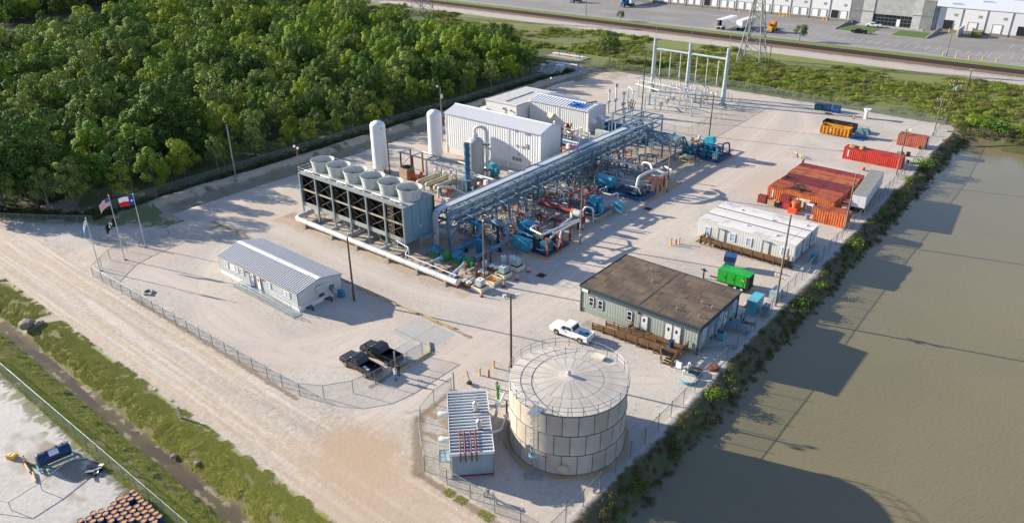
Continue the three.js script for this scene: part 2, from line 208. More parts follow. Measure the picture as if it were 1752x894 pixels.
const siteMap = painted(SITE,2048,2048,(x,z,o) => {
  const n1 = fbm(x * 0.09,z * 0.09,4),n2 = fbm(x * 0.7 + 40,z * 0.7,3),n3 = vn(x * 3.1,z * 3.1),n4 = vn(x * 7.7,z * 7.7 + 50),edge = (n2 - 0.5) * 2.2 + (n3 - 0.5) * 0.9;
  // crushed limestone
  const k = 0.90 + 0.34 * (n1 - 0.5) + 0.10 * (n2 - 0.5) + 0.14 * (n3 - 0.5) + 0.16 * (n4 - 0.5);
  o[0] = 0.485 * k;o[1] = 0.447 * k;o[2] = 0.388 * k;
  const t2 = fbm(x * 0.05 + 9,z * 0.05 + 70,3);mixc(o,0.47,0.385,0.30,0.6 * sstep(0.52,0.7,t2) + 0.1);
  const s = vn(x * 5.1 + 90,z * 5.1);if (s > 0.88) mixc(o,0.2,0.175,0.15,0.55);if (s < 0.06) mixc(o,0.68,0.64,0.6,0.6);
  // the lane between the buildings is finer and paler
  let td = 9;for (const t of TRACKS) for (let i = 0;i < t.length - 1;i++) { const a = t[i],b = t[i + 1];if (x < Math.min(a[0],b[0]) - 3 || x > Math.max(a[0],b[0]) + 3 || z < Math.min(a[1],b[1]) - 3 || z > Math.max(a[1],b[1]) + 3) continue;td = Math.min(td,segd(x,z,a,b));}
  if (td < 2.4) { const w = Math.abs(Math.abs(td) - 0.85);mixc(o,0.56,0.49,0.415,0.5 * sstep(2.4,0.6,td + edge * 0.3));mixc(o,0.40,0.325,0.25,0.36 * sstep(0.42,0.1,w + edge * 0.08) * sstep(0.3,0.65,n2 + 0.2 * n1));}
  // road by the ditch: tan, dusty
  if (z > -42 && z < -29) { const q = sstep(-41.5,-39,z + edge * 0.4) * sstep(-29.5,-31.5,z),st = fbm(x * 0.035 + 3,z * 0.9 + 0.5 * n1,4),s2 = fbm(x * 0.06 + 31,z * 2.4,3);mixc(o,0.5,0.405,0.3,q * (0.25 + 0.75 * sstep(0.4,0.62,st)));mixc(o,0.6,0.535,0.46,0.65 * q * sstep(0.5,0.68,s2));mixc(o,0.4,0.34,0.28,0.55 * q * sstep(0.55,0.7,fbm(x * 0.05 + 70,z * 1.7,3)));const gg = 0.94 + 0.2 * (n3 - 0.5) + 0.22 * (n4 - 0.5);o[0] *= gg;o[1] *= gg;o[2] *= gg;}
  const ed = Math.hypot((x + 52) * 0.8,z + 38.5);mixc(o,0.42,0.30,0.185,0.75 * sstep(7.5,2,ed + edge * 1.5));mixc(o,0.45,0.335,0.225,0.6 * sstep(9,3,Math.hypot((x + 44) * 0.5,z + 34) + edge));
  // dirt strips under the fences and the timber edges
  const strip = (d,w) => mixc(o,0.16,0.115,0.07,0.75 * sstep(w,w * 0.25,Math.abs(d) + edge * 0.18));
  if (x > -104 && x < -65) strip(z + 40.2,0.55);if (x < -32 && x > -45) strip(z + 40.2,0.6);if (inR(x,z,-120,-58,-64,-62)) strip(z + 62.9,0.4);if (inR(x,z,-62.5,-58.5,-58,-47)) strip(x + 60.2,0.5);if (inR(x,z,-54,-44,-53,-39)) { strip(segd(x,z,[-52.2,-53],[-51.4,-46.5]),0.7);strip(segd(x,z,[-51.4,-46.5],[-45.3,-40.4]),1.0);}
  // oil, water and rust stains round the plant
  const plant = sstep(-112,-108,x) * sstep(-64,-68,x) * sstep(-74.5,-77,z) * sstep(-162,-150,z);if (plant > 0) { const w = fbm(x * 0.22 + 3,z * 0.22,4);mixc(o,0.36,0.28,0.2,plant * sstep(0.36,0.66,w + 0.12 * (n3 - 0.5)) * 0.7);mixc(o,0.14,0.115,0.09,plant * sstep(0.5,0.72,fbm(x * 0.3 + 60,z * 0.3 + 5,4) + 0.16 * (n3 - 0.5)) * 0.7);}
  if (inR(x,z,-112,-66,-78,-69)) { mixc(o,0.17,0.13,0.09,0.6 * sstep(1.9,0.4,Math.abs(z + 73.4) + edge * 0.5));mixc(o,0.36,0.25,0.15,0.6 * sstep(1.6,0.2,Math.abs(z + 71) + edge * 0.6));mixc(o,0.5,0.22,0.06,0.6 * sstep(1.6,0.3,Math.hypot(x + 109,z + 73)));}
  if (inR(x,z,-54,-46,-55,-45)) mixc(o,0.24,0.17,0.08,0.7 * sstep(0.45,0.65,fbm(x * 0.6,z * 0.6,3)));
  // concrete parking slab
  { const a = x + 64 + 0.35 * (z + 60),inn = inR(x,z,-67.6,-60.2,-62.2,-53.8) && !(x < -64.2 && z > -57.2);if (inn) { const c = 0.36 + 0.09 * (n1 - 0.5) + 0.05 * (n3 - 0.5);mixc(o,c,c * 0.985,c * 0.93,0.92 * sstep(0.15,0.4,n2 + 0.1));if (Math.abs(z + 58) < 0.05 || Math.abs(x + 63.9) < 0.05) mixc(o,0.16,0.14,0.12,0.8);} }
  // western edge: ditch mud, berm, grass below the wood
  if (x < -124) {
    const wz = z + (n2 - 0.5) * 3,wx = x + (n2 - 0.5) * 1.2 + (n3 - 0.5) * 0.6;
    if (z < -58) {
      const e = sstep(-56,-64,wz);mixc(o,0.2,0.185,0.125,0.9 * e * sstep(-128.6,-129.4,wx));mixc(o,0.16,0.18,0.07,0.5 * e * sstep(-128.6,-129.4,wx) * sstep(0.55,0.7,n2));mixc(o,0.47,0.375,0.27,e * sstep(-133.3,-134,wx) * (0.6 + 0.4 * n3));mixc(o,0.09,0.12,0.03,e * sstep(-136.9,-137.5,wx));mixc(o,0.07,0.09,0.03,0.8 * e * sstep(-133.2,-133.8,wx) * sstep(0.6,0.7,fbm(x * 0.35,z * 0.35 + 8,3)));
    }
    const dW = (x + 133) * 0.72 + (z + 49) * -0.0;const lineD = -((x + 126) * 0.6 + (z + 52.5) * 0.8) + 0;// in front of the west fence
    if (z > -60) { const e = sstep(-0.5,1.2,(-(x + 133.5) * 0.545 - (z + 49.5) * 0.84) + edge * 0.6);mixc(o,0.34,0.28,0.2,0.9 * e);mixc(o,0.11,0.14,0.04,0.9 * e * sstep(0.44,0.56,fbm(x * 0.3,z * 0.3,3) + 0.3 * (n3 - 0.5)));}
  }
  if (z < -198 && x < -121) mixc(o,0.3,0.24,0.16,0.7 * sstep(0.4,0.6,n2));
  // northern edge
  { const e = sstep(-208.4,-209.6,z + edge * 0.7);if (e > 0) { mixc(o,0.085,0.105,0.028,e);mixc(o,0.15,0.12,0.06,0.6 * e * sstep(0.5,0.65,n2));} }
  // bottom lot behind the fence
  if (z > -22) { const e = sstep(-20.9,-19.6,z + edge * 0.8);const c = 0.47 + 0.2 * (n1 - 0.5) + 0.1 * (n3 - 0.5);const l = e;mixc(o,0.1,0.09,0.05,1);mixc(o,c,c * 0.95,c * 0.86,l);mixc(o,0.24,0.20,0.14,0.8 * l * sstep(0.46,0.62,fbm(x * 0.16 + 4,z * 0.3,4)) * sstep(-10,-17,z + x * -0.12 - 8));mixc(o,0.1,0.12,0.03,0.8 * sstep(0.5,0.62,n2) * sstep(-17.5,-20,z));}
  // the ditch: grass, mud and wet bed
  if (z > -32.5 && z < -20.3) {
    const dz = z - ditchZ(x);let e = sstep(-30.9,-30.0,z + edge * 0.55) * sstep(-20.3,-21.2,z - edge * 0.2);const culv = sstep(1.4,0.6,Math.abs(x + 107.6 + 0.4 * (z + 29)) + edge * 0.4) * sstep(-24.5,-27,z);e *= 1 - 0.95 * culv;
    const gk = 0.85 + 0.7 * (n2 - 0.5) + 0.5 * (n3 - 0.5);mixc(o,0.2 * gk,0.21 * gk,0.03 * gk,e);mixc(o,0.13,0.10,0.055,e * 0.65 * sstep(0.53,0.68,fbm(x * 0.5 + 7,z * 0.9,3)));
    const bank = sstep(1.25,0.65,Math.abs(dz) + edge * 0.28);mixc(o,0.075,0.058,0.034,0.92 * bank);
    mixc(o,0.3,0.25,0.18,0.8 * sstep(0.5,0.35,Math.abs(Math.abs(dz) - 0.55) + edge * 0.5) * sstep(0.52,0.68,n2));
  }
  // pond bank
  const pd = Math.min(x - shoreX(z),z - shoreZ(x));if (pd > -0.6) { const e = sstep(-0.4,0.3,pd + edge * 0.35);mixc(o,0.11,0.088,0.05,e);mixc(o,0.08,0.10,0.028,0.7 * e * sstep(0.45,0.6,n2));mixc(o,0.19,0.15,0.1,0.6 * e * sstep(2.4,3.0,pd));}
});
const gravelBump = tex(512,(u,v) => 0.6 * tf(u,v,48,3,11) + 0.4 * tf(u,v,9,3,15),134 / 4,206 / 4,false);gravelBump.repeat.set(134 / 4,206 / 4);
const groundMat = (map,bs = 0.05) => new THREE.MeshStandardMaterial({ map,roughness: 0.96,bumpMap: gravelBump,bumpScale: bs });
{
  const xs = lines(SITE[0],SITE[1],(x) => x > -31 && x < -22 ? 0.4 : x > -140 && x < -127 ? 0.55 : 1.6),zs = lines(SITE[2],SITE[3],(z) => z > -32 && z < -20 ? 0.35 : z < -197 && z > -204 ? 0.5 : 1.6);
  groundMesh('gravel_yard',sheet(xs,zs,SITE),groundMat(siteMap,0.03));
}
// northern field, gravel road and embankment
const FIELD = [-420,60,-300,-214];
const fieldMap = painted(FIELD,2048,1024,(x,z,o) => {
  const n1 = fbm(x * 0.05,z * 0.07,4),n2 = fbm(x * 0.35 + 40,z * 0.35,3),n3 = vn(x * 1.7,z * 1.7),e = (n2 - 0.5) * 3 + (n3 - 0.5);
  o[0] = 0.14 + 0.07 * (n2 - 0.5);o[1] = 0.165 + 0.08 * (n2 - 0.5);o[2] = 0.04;mixc(o,0.085,0.11,0.028,sstep(0.5,0.62,n1));mixc(o,0.17,0.14,0.075,0.6 * sstep(0.56,0.68,fbm(x * 0.12 + 5,z * 0.2,4)));
  mixc(o,0.2,0.23,0.06,0.7 * sstep(-246,-258,z + e));mixc(o,0.46,0.41,0.35,sstep(-266.2,-267.4,z + e * 0.4));mixc(o,0.36,0.32,0.27,0.9 * sstep(-274.5,-276,z + e * 0.6));mixc(o,0.14,0.115,0.085,0.5 * sstep(-275,-276,z + e) * sstep(0.55,0.7,n2));
  mixc(o,0.15,0.2,0.04,sstep(-286.8,-288,z + e * 0.5));mixc(o,0.30,0.29,0.275,sstep(-294.6,-295.4,z + e * 0.15));if (x < -300) mixc(o,0.08,0.11,0.03,sstep(-300,-312,x) * sstep(-262,-285,z));
  if (inR(x,z,-165,-138,-226,-205)) mixc(o,0.3,0.24,0.16,0.6 * sstep(10,4,Math.hypot(x + 152,(z + 216) * 1.4) + e));
});
groundMesh('field',sheet(lines(FIELD[0],FIELD[1],() => 4),lines(FIELD[2],FIELD[3],() => 2),FIELD),(() => { const q = groundMat(fieldMap,0.12);return q;})());
const LOT = [-420,60,-352,-300];
const lotMap = painted(LOT,2048,512,(x,z,o) => { const n1 = fbm(x * 0.06,z * 0.1,4),n2 = fbm(x * 0.5,z * 0.5,3),n3 = vn(x * 2,z * 2);const c = 0.235 + 0.12 * (n1 - 0.5) + 0.06 * (n2 - 0.5) + 0.04 * (n3 - 0.5);o[0] = c;o[1] = c * 0.96;o[2] = c * 0.9;mixc(o,0.2,0.19,0.18,0.55 * sstep(0.5,0.62,fbm(x * 0.09 + 30,z * 0.16,3)));if (z < -338) mixc(o,0.17,0.15,0.13,0.65 * sstep(0.45,0.6,n2));if (Math.abs(((x + 400) % 9)) < 0.1 || Math.abs((z + 300) % 9) < 0.08) mixc(o,0.16,0.15,0.14,0.7);if (x < -300) mixc(o,0.08,0.11,0.03,sstep(-300,-305,x));});
groundMesh('parking_lot',sheet(lines(LOT[0],LOT[1],() => 8),[LOT[2],-330,LOT[3]],LOT),groundMat(lotMap,0.01));
// wood floor and everything round about
const floorMap = tex(512,(u,v) => { const a = tf(u,v,5,5,50),b = tf(u,v,40,3,60);return [0.20 + 0.12 * a + 0.1 * (b - 0.5),0.21 + 0.12 * a + 0.1 * (b - 0.5),0.12 + 0.05 * a];},30);
const floorMat = new THREE.MeshStandardMaterial({ map: floorMap,roughness: 1 });
const plain = (x0,x1,z0,z1) => { const g = new THREE.PlaneGeometry(x1 - x0,z1 - z0,8,8).rotateX(-Math.PI / 2).translate((x0 + x1) / 2,0,(z0 + z1) / 2);const p = g.attributes.position,uv = g.attributes.uv;for (let i = 0;i < p.count;i++) uv.setXY(i,p.getX(i),p.getZ(i));return g;};
groundMesh('forest_floor',mergeGeometries([plain(-3000,SITE[0],-214,SITE[3]),plain(-3000,-420,-352,-214),plain(-3000,3000,-3000,-352)]),floorMat);
groundMesh('terrain',mergeGeometries([plain(60,3000,-352,-214),plain(60,3000,-214,-8),plain(-3000,3000,-8,3000)]),floorMat);
groundMesh('pond_bed',plain(-18,60,-196,-8).translate(0,-3.2,0),m.soil);{ const g = sheet(lines(-18,60,() => 1.2),lines(-214,-196,() => 0.6),[0,1,0,1]);groundMesh('far_bank',g,new THREE.MeshStandardMaterial({ map: floorMap,roughness: 1 }));}
// pond water: muddy, with small wind ripples
{
  const rip = tex(512,(u,v) => 0.45 * tn(u,v,44,70) + 0.3 * tn(u,v,80,71) + 0.25 * tf(u,v,10,3,72),8,22,false);rip.rotation = 0.62;
  const g = plain(-29.2,62,-204,-6).translate(0,WATER,0);const murk = tex(256,(u,v) => { const a = tf(u,v,3,5,80);return [0.95 + 0.16 * (a - 0.5),0.95 + 0.13 * (a - 0.5),0.94 + 0.1 * (a - 0.5)];},90);
  groundMesh('pond_water',g,new THREE.MeshPhysicalMaterial({ color: new THREE.Color(0.205,0.18,0.105),map: murk,roughness: 0.06,ior: 1.33,bumpMap: rip,bumpScale: 0.022 }));
  // shallow brown water in the ditch
  const xs = lines(-152,-18,() => 1.5),pos = [],idx = [];xs.forEach((x,i) => { const c = ditchZ(x),w = 1.3;pos.push(x,-1.15,c - w,x,-1.15,c + w);if (i) { const a = i * 2;idx.push(a - 2,a - 1,a,a,a - 1,a + 1);} });
  const dg = new THREE.BufferGeometry();dg.setAttribute('position',new THREE.Float32BufferAttribute(pos,3));dg.setAttribute('uv',new THREE.Float32BufferAttribute(pos.filter((_,i) => i % 3 !== 1),2));dg.setIndex(idx);dg.computeVertexNormals();
  groundMesh('ditch_water',dg,new THREE.MeshPhysicalMaterial({ color: new THREE.Color(0.1,0.08,0.055),roughness: 0.04,ior: 1.33,bumpMap: rip,bumpScale: 0.01 }));
  groundMesh('puddle',new THREE.CircleGeometry(1,28).rotateX(-Math.PI / 2).scale(1.7,1,8).translate(-130.7,-0.3,-184),new THREE.MeshPhysicalMaterial({ color: new THREE.Color(0.16,0.15,0.11),roughness: 0.05,ior: 1.33 }));
}
// railway: ballast, sleepers, rails
{
  const bal = [[-286.6,0.0],[-285.4,0.55],[-282.6,0.62],[-279.6,0.55],[-277.6,0.0]];
  struct('railway_ballast',PRISM(bal.map(([a,b]) => [a,b]),-420,60,'x'),M(0x7d6a5e,1,0,speck,{ bumpScale: 0.05,dent: 0.05 }));
  const rails = [],ties = [];for (const c of [-284,-280.9]) { for (const s of [-0.72,0.72]) rails.push(B(-420,60,0.68,0.86,c + s - 0.05,c + s + 0.05));for (let x = -419;x < 59;x += 0.75) ties.push(B(x - 0.12,x + 0.12,0.5,0.69,c - 1.3,c + 1.3));}
  struct('railway_rails',rails,M(0x5a4a44,0.5,0.5));const t = struct('railway_sleepers',ties,M(0x4a352b,0.95,0,speck));
}
// ================================================================ vegetation
const leafMat = (c) => new THREE.MeshPhysicalMaterial({ color: c,vertexColors: true,roughness: 0.7,specularIntensity: 0.2,transmission: 0.25,thickness: 0,side: THREE.DoubleSide });
const LEAF = [new THREE.Color(0.165,0.28,0.036),new THREE.Color(0.11,0.215,0.036),new THREE.Color(0.26,0.345,0.044),new THREE.Color(0.21,0.29,0.075),new THREE.Color(0.08,0.16,0.036)];
const leafMats = LEAF.map(leafMat),barkMat = M(0x6d6053,0.95,0,speck),paleBark = M(0x9a8f80,0.95,0,speck);
function leaves(clumps,per,size,spread = 0.35,mid = 0) {          // leaf-sized faces spread over and inside the clumps
  const pos = [],nor = [],col = [],uv = [],a = V(0,0,0),t = V(0,0,0),b = V(0,0,0),c = V(0,0,0);
  for (const [cx,cy,cz,r,tone = 1] of clumps) {
    const n = Math.round(per * r * r);
    for (let i = 0;i < n;i++) {
      a.set(rr(-1,1),rr(-0.75,1),rr(-1,1));if (a.lengthSq() < 0.05) continue;a.normalize();const rad2 = r * (1 - spread * rnd() * rnd()) * (0.85 + 0.3 * vn(a.x * 2.3 + cx,a.z * 2.3 + a.y * 1.7 + cz));
      c.set(cx + a.x * rad2,cy + a.y * rad2 * 0.86,cz + a.z * rad2);
      const nn = a.clone().add(V(rr(-1,1),rr(-0.4,1.1),rr(-1,1)).multiplyScalar(0.75)).normalize();t.set(rr(-1,1),rr(-1,1),rr(-1,1)).cross(nn).normalize();b.crossVectors(nn,t);
      const s = size * rr(0.6,1.3),w = s * 0.62,k = tone * rr(0.72,1.3),yl = rr(0.9,1.15),dn = s * 0.25;
      const q = [[-s,0,0],[0,-w,dn],[s,0,-dn],[0,w,dn]].map(([u,v,d]) => c.clone().addScaledVector(t,u).addScaledVector(b,v).addScaledVector(nn,d));
      const sn = nn.clone().multiplyScalar(0.5).addScaledVector(a,0.5);if (mid) sn.addScaledVector(V(c.x,(c.y - mid) * 0.9,c.z).normalize(),0.6);sn.normalize();
      for (const e of [0,1,2,0,2,3]) { pos.push(q[e].x,q[e].y,q[e].z);nor.push(sn.x,sn.y,sn.z);col.push(k * yl,k,k * 0.9);}
    }
  }
  const g = new THREE.BufferGeometry();g.setAttribute('position',new THREE.Float32BufferAttribute(pos,3));g.setAttribute('normal',new THREE.Float32BufferAttribute(nor,3));g.setAttribute('color',new THREE.Float32BufferAttribute(col,3));g.computeBoundingSphere();return g;
}
function limb(pts,r0,r1,n = 6) { const c = new THREE.CatmullRomCurve3(pts.map((p) => V(...p)));const g = new THREE.TubeGeometry(c,6,1,n,false),p = g.attributes.position,m0 = n + 1;for (let i = 0;i < p.count;i++) { const k = Math.floor(i / m0),ce = c.getPointAt(k / 6),s = lerp(r0,r1,k / 6);p.setXYZ(i,ce.x + (p.getX(i) - ce.x) * s,ce.y + (p.getY(i) - ce.y) * s,ce.z + (p.getZ(i) - ce.z) * s);} g.deleteAttribute('uv');return g;}
function makeTree(h,w,nc,per,size,base = 0.35) {
  const cl = [],li = [limb([[0,-0.2,0],[rr(-0.15,0.15),h * 0.25,rr(-0.15,0.15)],[rr(-0.3,0.3),h * 0.55,rr(-0.3,0.3)],[0,h * 0.82,0]],h * 0.022,0.04)];
  for (let i = 0;i < nc;i++) {
    const f = (i + 0.5) / nc,y = h * (base + (0.94 - base) * f),a = i * 2.4 + rr(-0.5,0.5),ring = w * Math.sqrt(Math.max(0.05,1 - Math.pow((f - 0.35) / 0.75,2))) * rr(0.35,0.8),x = Math.cos(a) * ring,z = Math.sin(a) * ring,r = rr(0.26,0.44) * w * (1.1 - 0.35 * f);
    cl.push([x,y,z,r,rr(0.85,1.15)]);if (i % 2 === 0) li.push(limb([[0,y * 0.55,0],[x * 0.45,y * 0.78,z * 0.45],[x * 0.95,y,z * 0.95]],h * 0.009,0.025,5));
    if (rnd() < 0.8) cl.push([x * 1.2 + rr(-0.5,0.5),y + rr(-0.5,0.7),z * 1.2 + rr(-0.5,0.5),r * rr(0.4,0.62),rr(0.9,1.25)]);
  }
  return { crown: leaves(cl,per * 1.9,size * 0.76,0.35,h * 0.58),trunk: mergeGeometries(li.map((g) => g.index ? g.toNonIndexed() : g)) };
}
const TREES = [makeTree(10,3.9,13,100,0.2,0.34),makeTree(9,3.3,11,110,0.19,0.4),makeTree(11.5,4.3,15,95,0.21,0.36),makeTree(7.5,2.8,10,120,0.17,0.32),makeTree(9.5,2.5,11,120,0.18,0.3),makeTree(8.2,3.7,12,105,0.19,0.42),makeTree(10.5,3.5,14,70,0.19,0.34)];
camera.updateMatrixWorld();camera.updateProjectionMatrix();const PV = new THREE.Matrix4().multiplyMatrices(camera.projectionMatrix,camera.matrixWorldInverse);
const seen = (x,y,z,mg = 1.08) => { const v = V(x,y,z).applyMatrix4(PV);return Math.abs(v.x) < mg && Math.abs(v.y) < mg && v.z < 1;};  // build only what the view could hold
const WOOD = [[-1000,-30],[-152,-37],[-143,-44.5],[-138.6,-49],[-137.5,-55],[-139.6,-66],[-140.2,-120],[-140.2,-176],[-145,-190],[-158,-196],[-176,-204],[-190,-205],[-217,-208],[-240,-211],[-262,-216],[-300,-240],[-345,-275],[-600,-410],[-1000,-410]];
const inPoly = (x,z,P) => { let c = false;for (let i = 0,j = P.length - 1;i < P.length;j = i++) if ((P[i][1] > z) !== (P[j][1] > z) && x < (P[j][0] - P[i][0]) * (z - P[i][1]) / (P[j][1] - P[i][1]) + P[i][0]) c = !c;return c;};
{
  const spots = [];
  for (let gx = -480;gx < -136;gx += 5.3) for (let gz = -300;gz < -34;gz += 5.3) {
    const x = gx + rr(-1.9,1.9),z = gz + rr(-1.9,1.9);if (!inPoly(x,z,WOOD) || !seen(x,7,z,1.12)) continue;
    const gap = Math.abs(x + 352 - 0.36 * (z + 150) + 8 * (vn(z * 0.05,3) - 0.5)) ;if (gap < 27) continue;     // the strip of open ground far back
    if (x < -372 && vn(x * 0.03,z * 0.03) < 0.32) continue;if (Math.hypot(x + 150,z + 216) < 11) continue;
    spots.push([x,z,Math.hypot(x,z)]);
  }
  spots.sort((a,b) => a[2] - b[2]);
  const protos = [],kinds = ['broad round-crowned green tree standing in the dense wood','upright mid green tree standing in the dense wood','tall spreading dark green tree standing in the dense wood','short bushy bright green tree standing in the dense wood','narrow tall green tree standing in the dense wood','low wide olive green tree standing in the dense wood','loose airy pale green tree standing in the dense wood'];
  const rest = TREES.map(() => []);let made = 0;const edgeTrees = [];
  for (const [x,z,d] of spots) {
    const edge = x > -147 && z < -40,k = edge ? [3,4,1,6,0][Math.floor(rnd() * 5)] : Math.floor(rnd() * 7),s = (edge ? rr(0.72,0.98) : rnd() < 0.08 ? rr(1.35,1.65) : rr(0.78,1.25)) * (z < -190 ? 0.85 : 1),ry = rr(0,6.28),mt = k === 3 ? 2 : k === 2 ? 4 : k === 5 ? 3 : k === 6 ? 3 : [0,1,0,1,2,4][Math.floor(rnd() * 6)];
    if (made < 296) {
      const g = new THREE.Group();g.name = numbered('forest_tree');g.position.set(x,0,z);g.rotation.y = ry;g.scale.set(s,s * rr(0.9,1.12),s);scene.add(g);
      tag(g,kinds[k],'tree',kinds[k].replace(' standing in','s in'));const t = shade(new THREE.Mesh(TREES[k].trunk,edge && rnd() < 0.4 ? paleBark : barkMat)),c = shade(new THREE.Mesh(TREES[k].crown,leafMats[mt]));t.name = 'trunk';c.name = 'crown';g.add(t,c);made++;
    } else rest[k].push([x,z,s,ry]);
  }
  const wood = new THREE.Group();wood.name = 'far_wood';wood.userData = { kind: 'stuff',label: 'dense green wood stretching away behind the nearest trees',category: 'wood' };scene.add(wood);
  const q = new THREE.Object3D(),col = new THREE.Color();
  rest.forEach((list,k) => { if (!list.length) return;const im = shade(new THREE.InstancedMesh(TREES[k].crown,leafMat(0xffffff),list.length)),it = shade(new THREE.InstancedMesh(TREES[k].trunk,barkMat,list.length));im.name = 'crowns';it.name = 'trunks';list.forEach(([x,z,s,ry],i) => { q.position.set(x,0,z);q.rotation.y = ry;q.scale.set(s,s * 1.03,s);q.updateMatrix();im.setMatrixAt(i,q.matrix);it.setMatrixAt(i,q.matrix);im.setColorAt(i,col.copy(LEAF[Math.floor(rnd() * 5)]).multiplyScalar(rr(0.85,1.2)));});wood.add(im,it);});

  // single trees that stand out
  const lone = (label,x,z,k,s,mt,sy = s) => { const g = thing('lone_tree',label,'tree',[x,0,z]);g.scale.set(s,sy,s);const t = shade(new THREE.Mesh(TREES[k].trunk,barkMat)),c = shade(new THREE.Mesh(TREES[k].crown,leafMats[mt]));t.name = 'trunk';c.name = 'crown';g.add(t,c);};
  lone('single dark green tree standing alone in the brushy field',-136.5,-220.1,0,0.98,4);lone('large dark rounded tree at the far corner of the wood',-163,-198,2,1.12,4);lone('dark oak-like tree beside the large tree at the wood corner',-172,-203,0,1.1,4);
  lone('small round tree on the grass strip by the car park',-100,-294.7,5,0.72,4);lone('tiny round tree beside the railway near the blue lorries',-177.7,-293.6,5,0.5,4);
  const bare = (x,z,h,label) => { const li = [limb([[0,0,0],[0.2,h * 0.4,0],[0,h * 0.75,0.1]],0.14,0.05)];for (let i = 0;i < 16;i++) { const a = i * 2.4,y = h * (0.35 + 0.04 * i),r = h * rr(0.14,0.26);li.push(limb([[0,y * 0.8,0],[Math.cos(a) * r * 0.5,y,Math.sin(a) * r * 0.5],[Math.cos(a) * r,y + r * 0.8,Math.sin(a) * r]],0.055,0.02,5));} const g = thing('bare_tree',label,'tree',[x,0,z]);part(g,'trunk',li[0],paleBark);part(g,'branches',li.slice(1),paleBark);};
  bare(-163,-92,10,'leafless grey tree standing up among the green wood');bare(-140.3,-99,7,'thin leafless pale tree on the wood edge by the white vessels');
}
// bushes
const bushGeo = (n,r,per,size) => { const c = [];for (let i = 0;i < n;i++) c.push([rr(-r,r),rr(0.15,0.75) * r,rr(-r,r),r * rr(0.4,0.75),rr(0.8,1.2)]);return leaves(c,per,size,0.5);};
const BUSH = [bushGeo(4,0.8,190,0.1),bushGeo(6,1.1,130,0.12),bushGeo(3,0.6,260,0.09),bushGeo(7,1.5,95,0.14)];
function scatter(name,label,category,geos,cols,list,mat = leafMat) {
  const g = new THREE.Group();g.name = name;g.userData = { kind: 'stuff',label,category };scene.add(g);const q = new THREE.Object3D(),c = new THREE.Color();const by = geos.map(() => []);list.forEach((e,i) => by[i % geos.length].push(e));
  by.forEach((l,k) => { if (!l.length) return;const im = shade(new THREE.InstancedMesh(geos[k],mat(0xffffff),l.length));im.name = 'clumps';l.forEach(([x,y,z,s,sy = s],i) => { q.position.set(x,y,z);q.rotation.y = rr(0,6.28);q.scale.set(s,sy,s);q.updateMatrix();im.setMatrixAt(i,q.matrix);im.setColorAt(i,c.copy(cols[Math.floor(rnd() * cols.length)]).multiplyScalar(rr(0.75,1.25)));});g.add(im);});
}
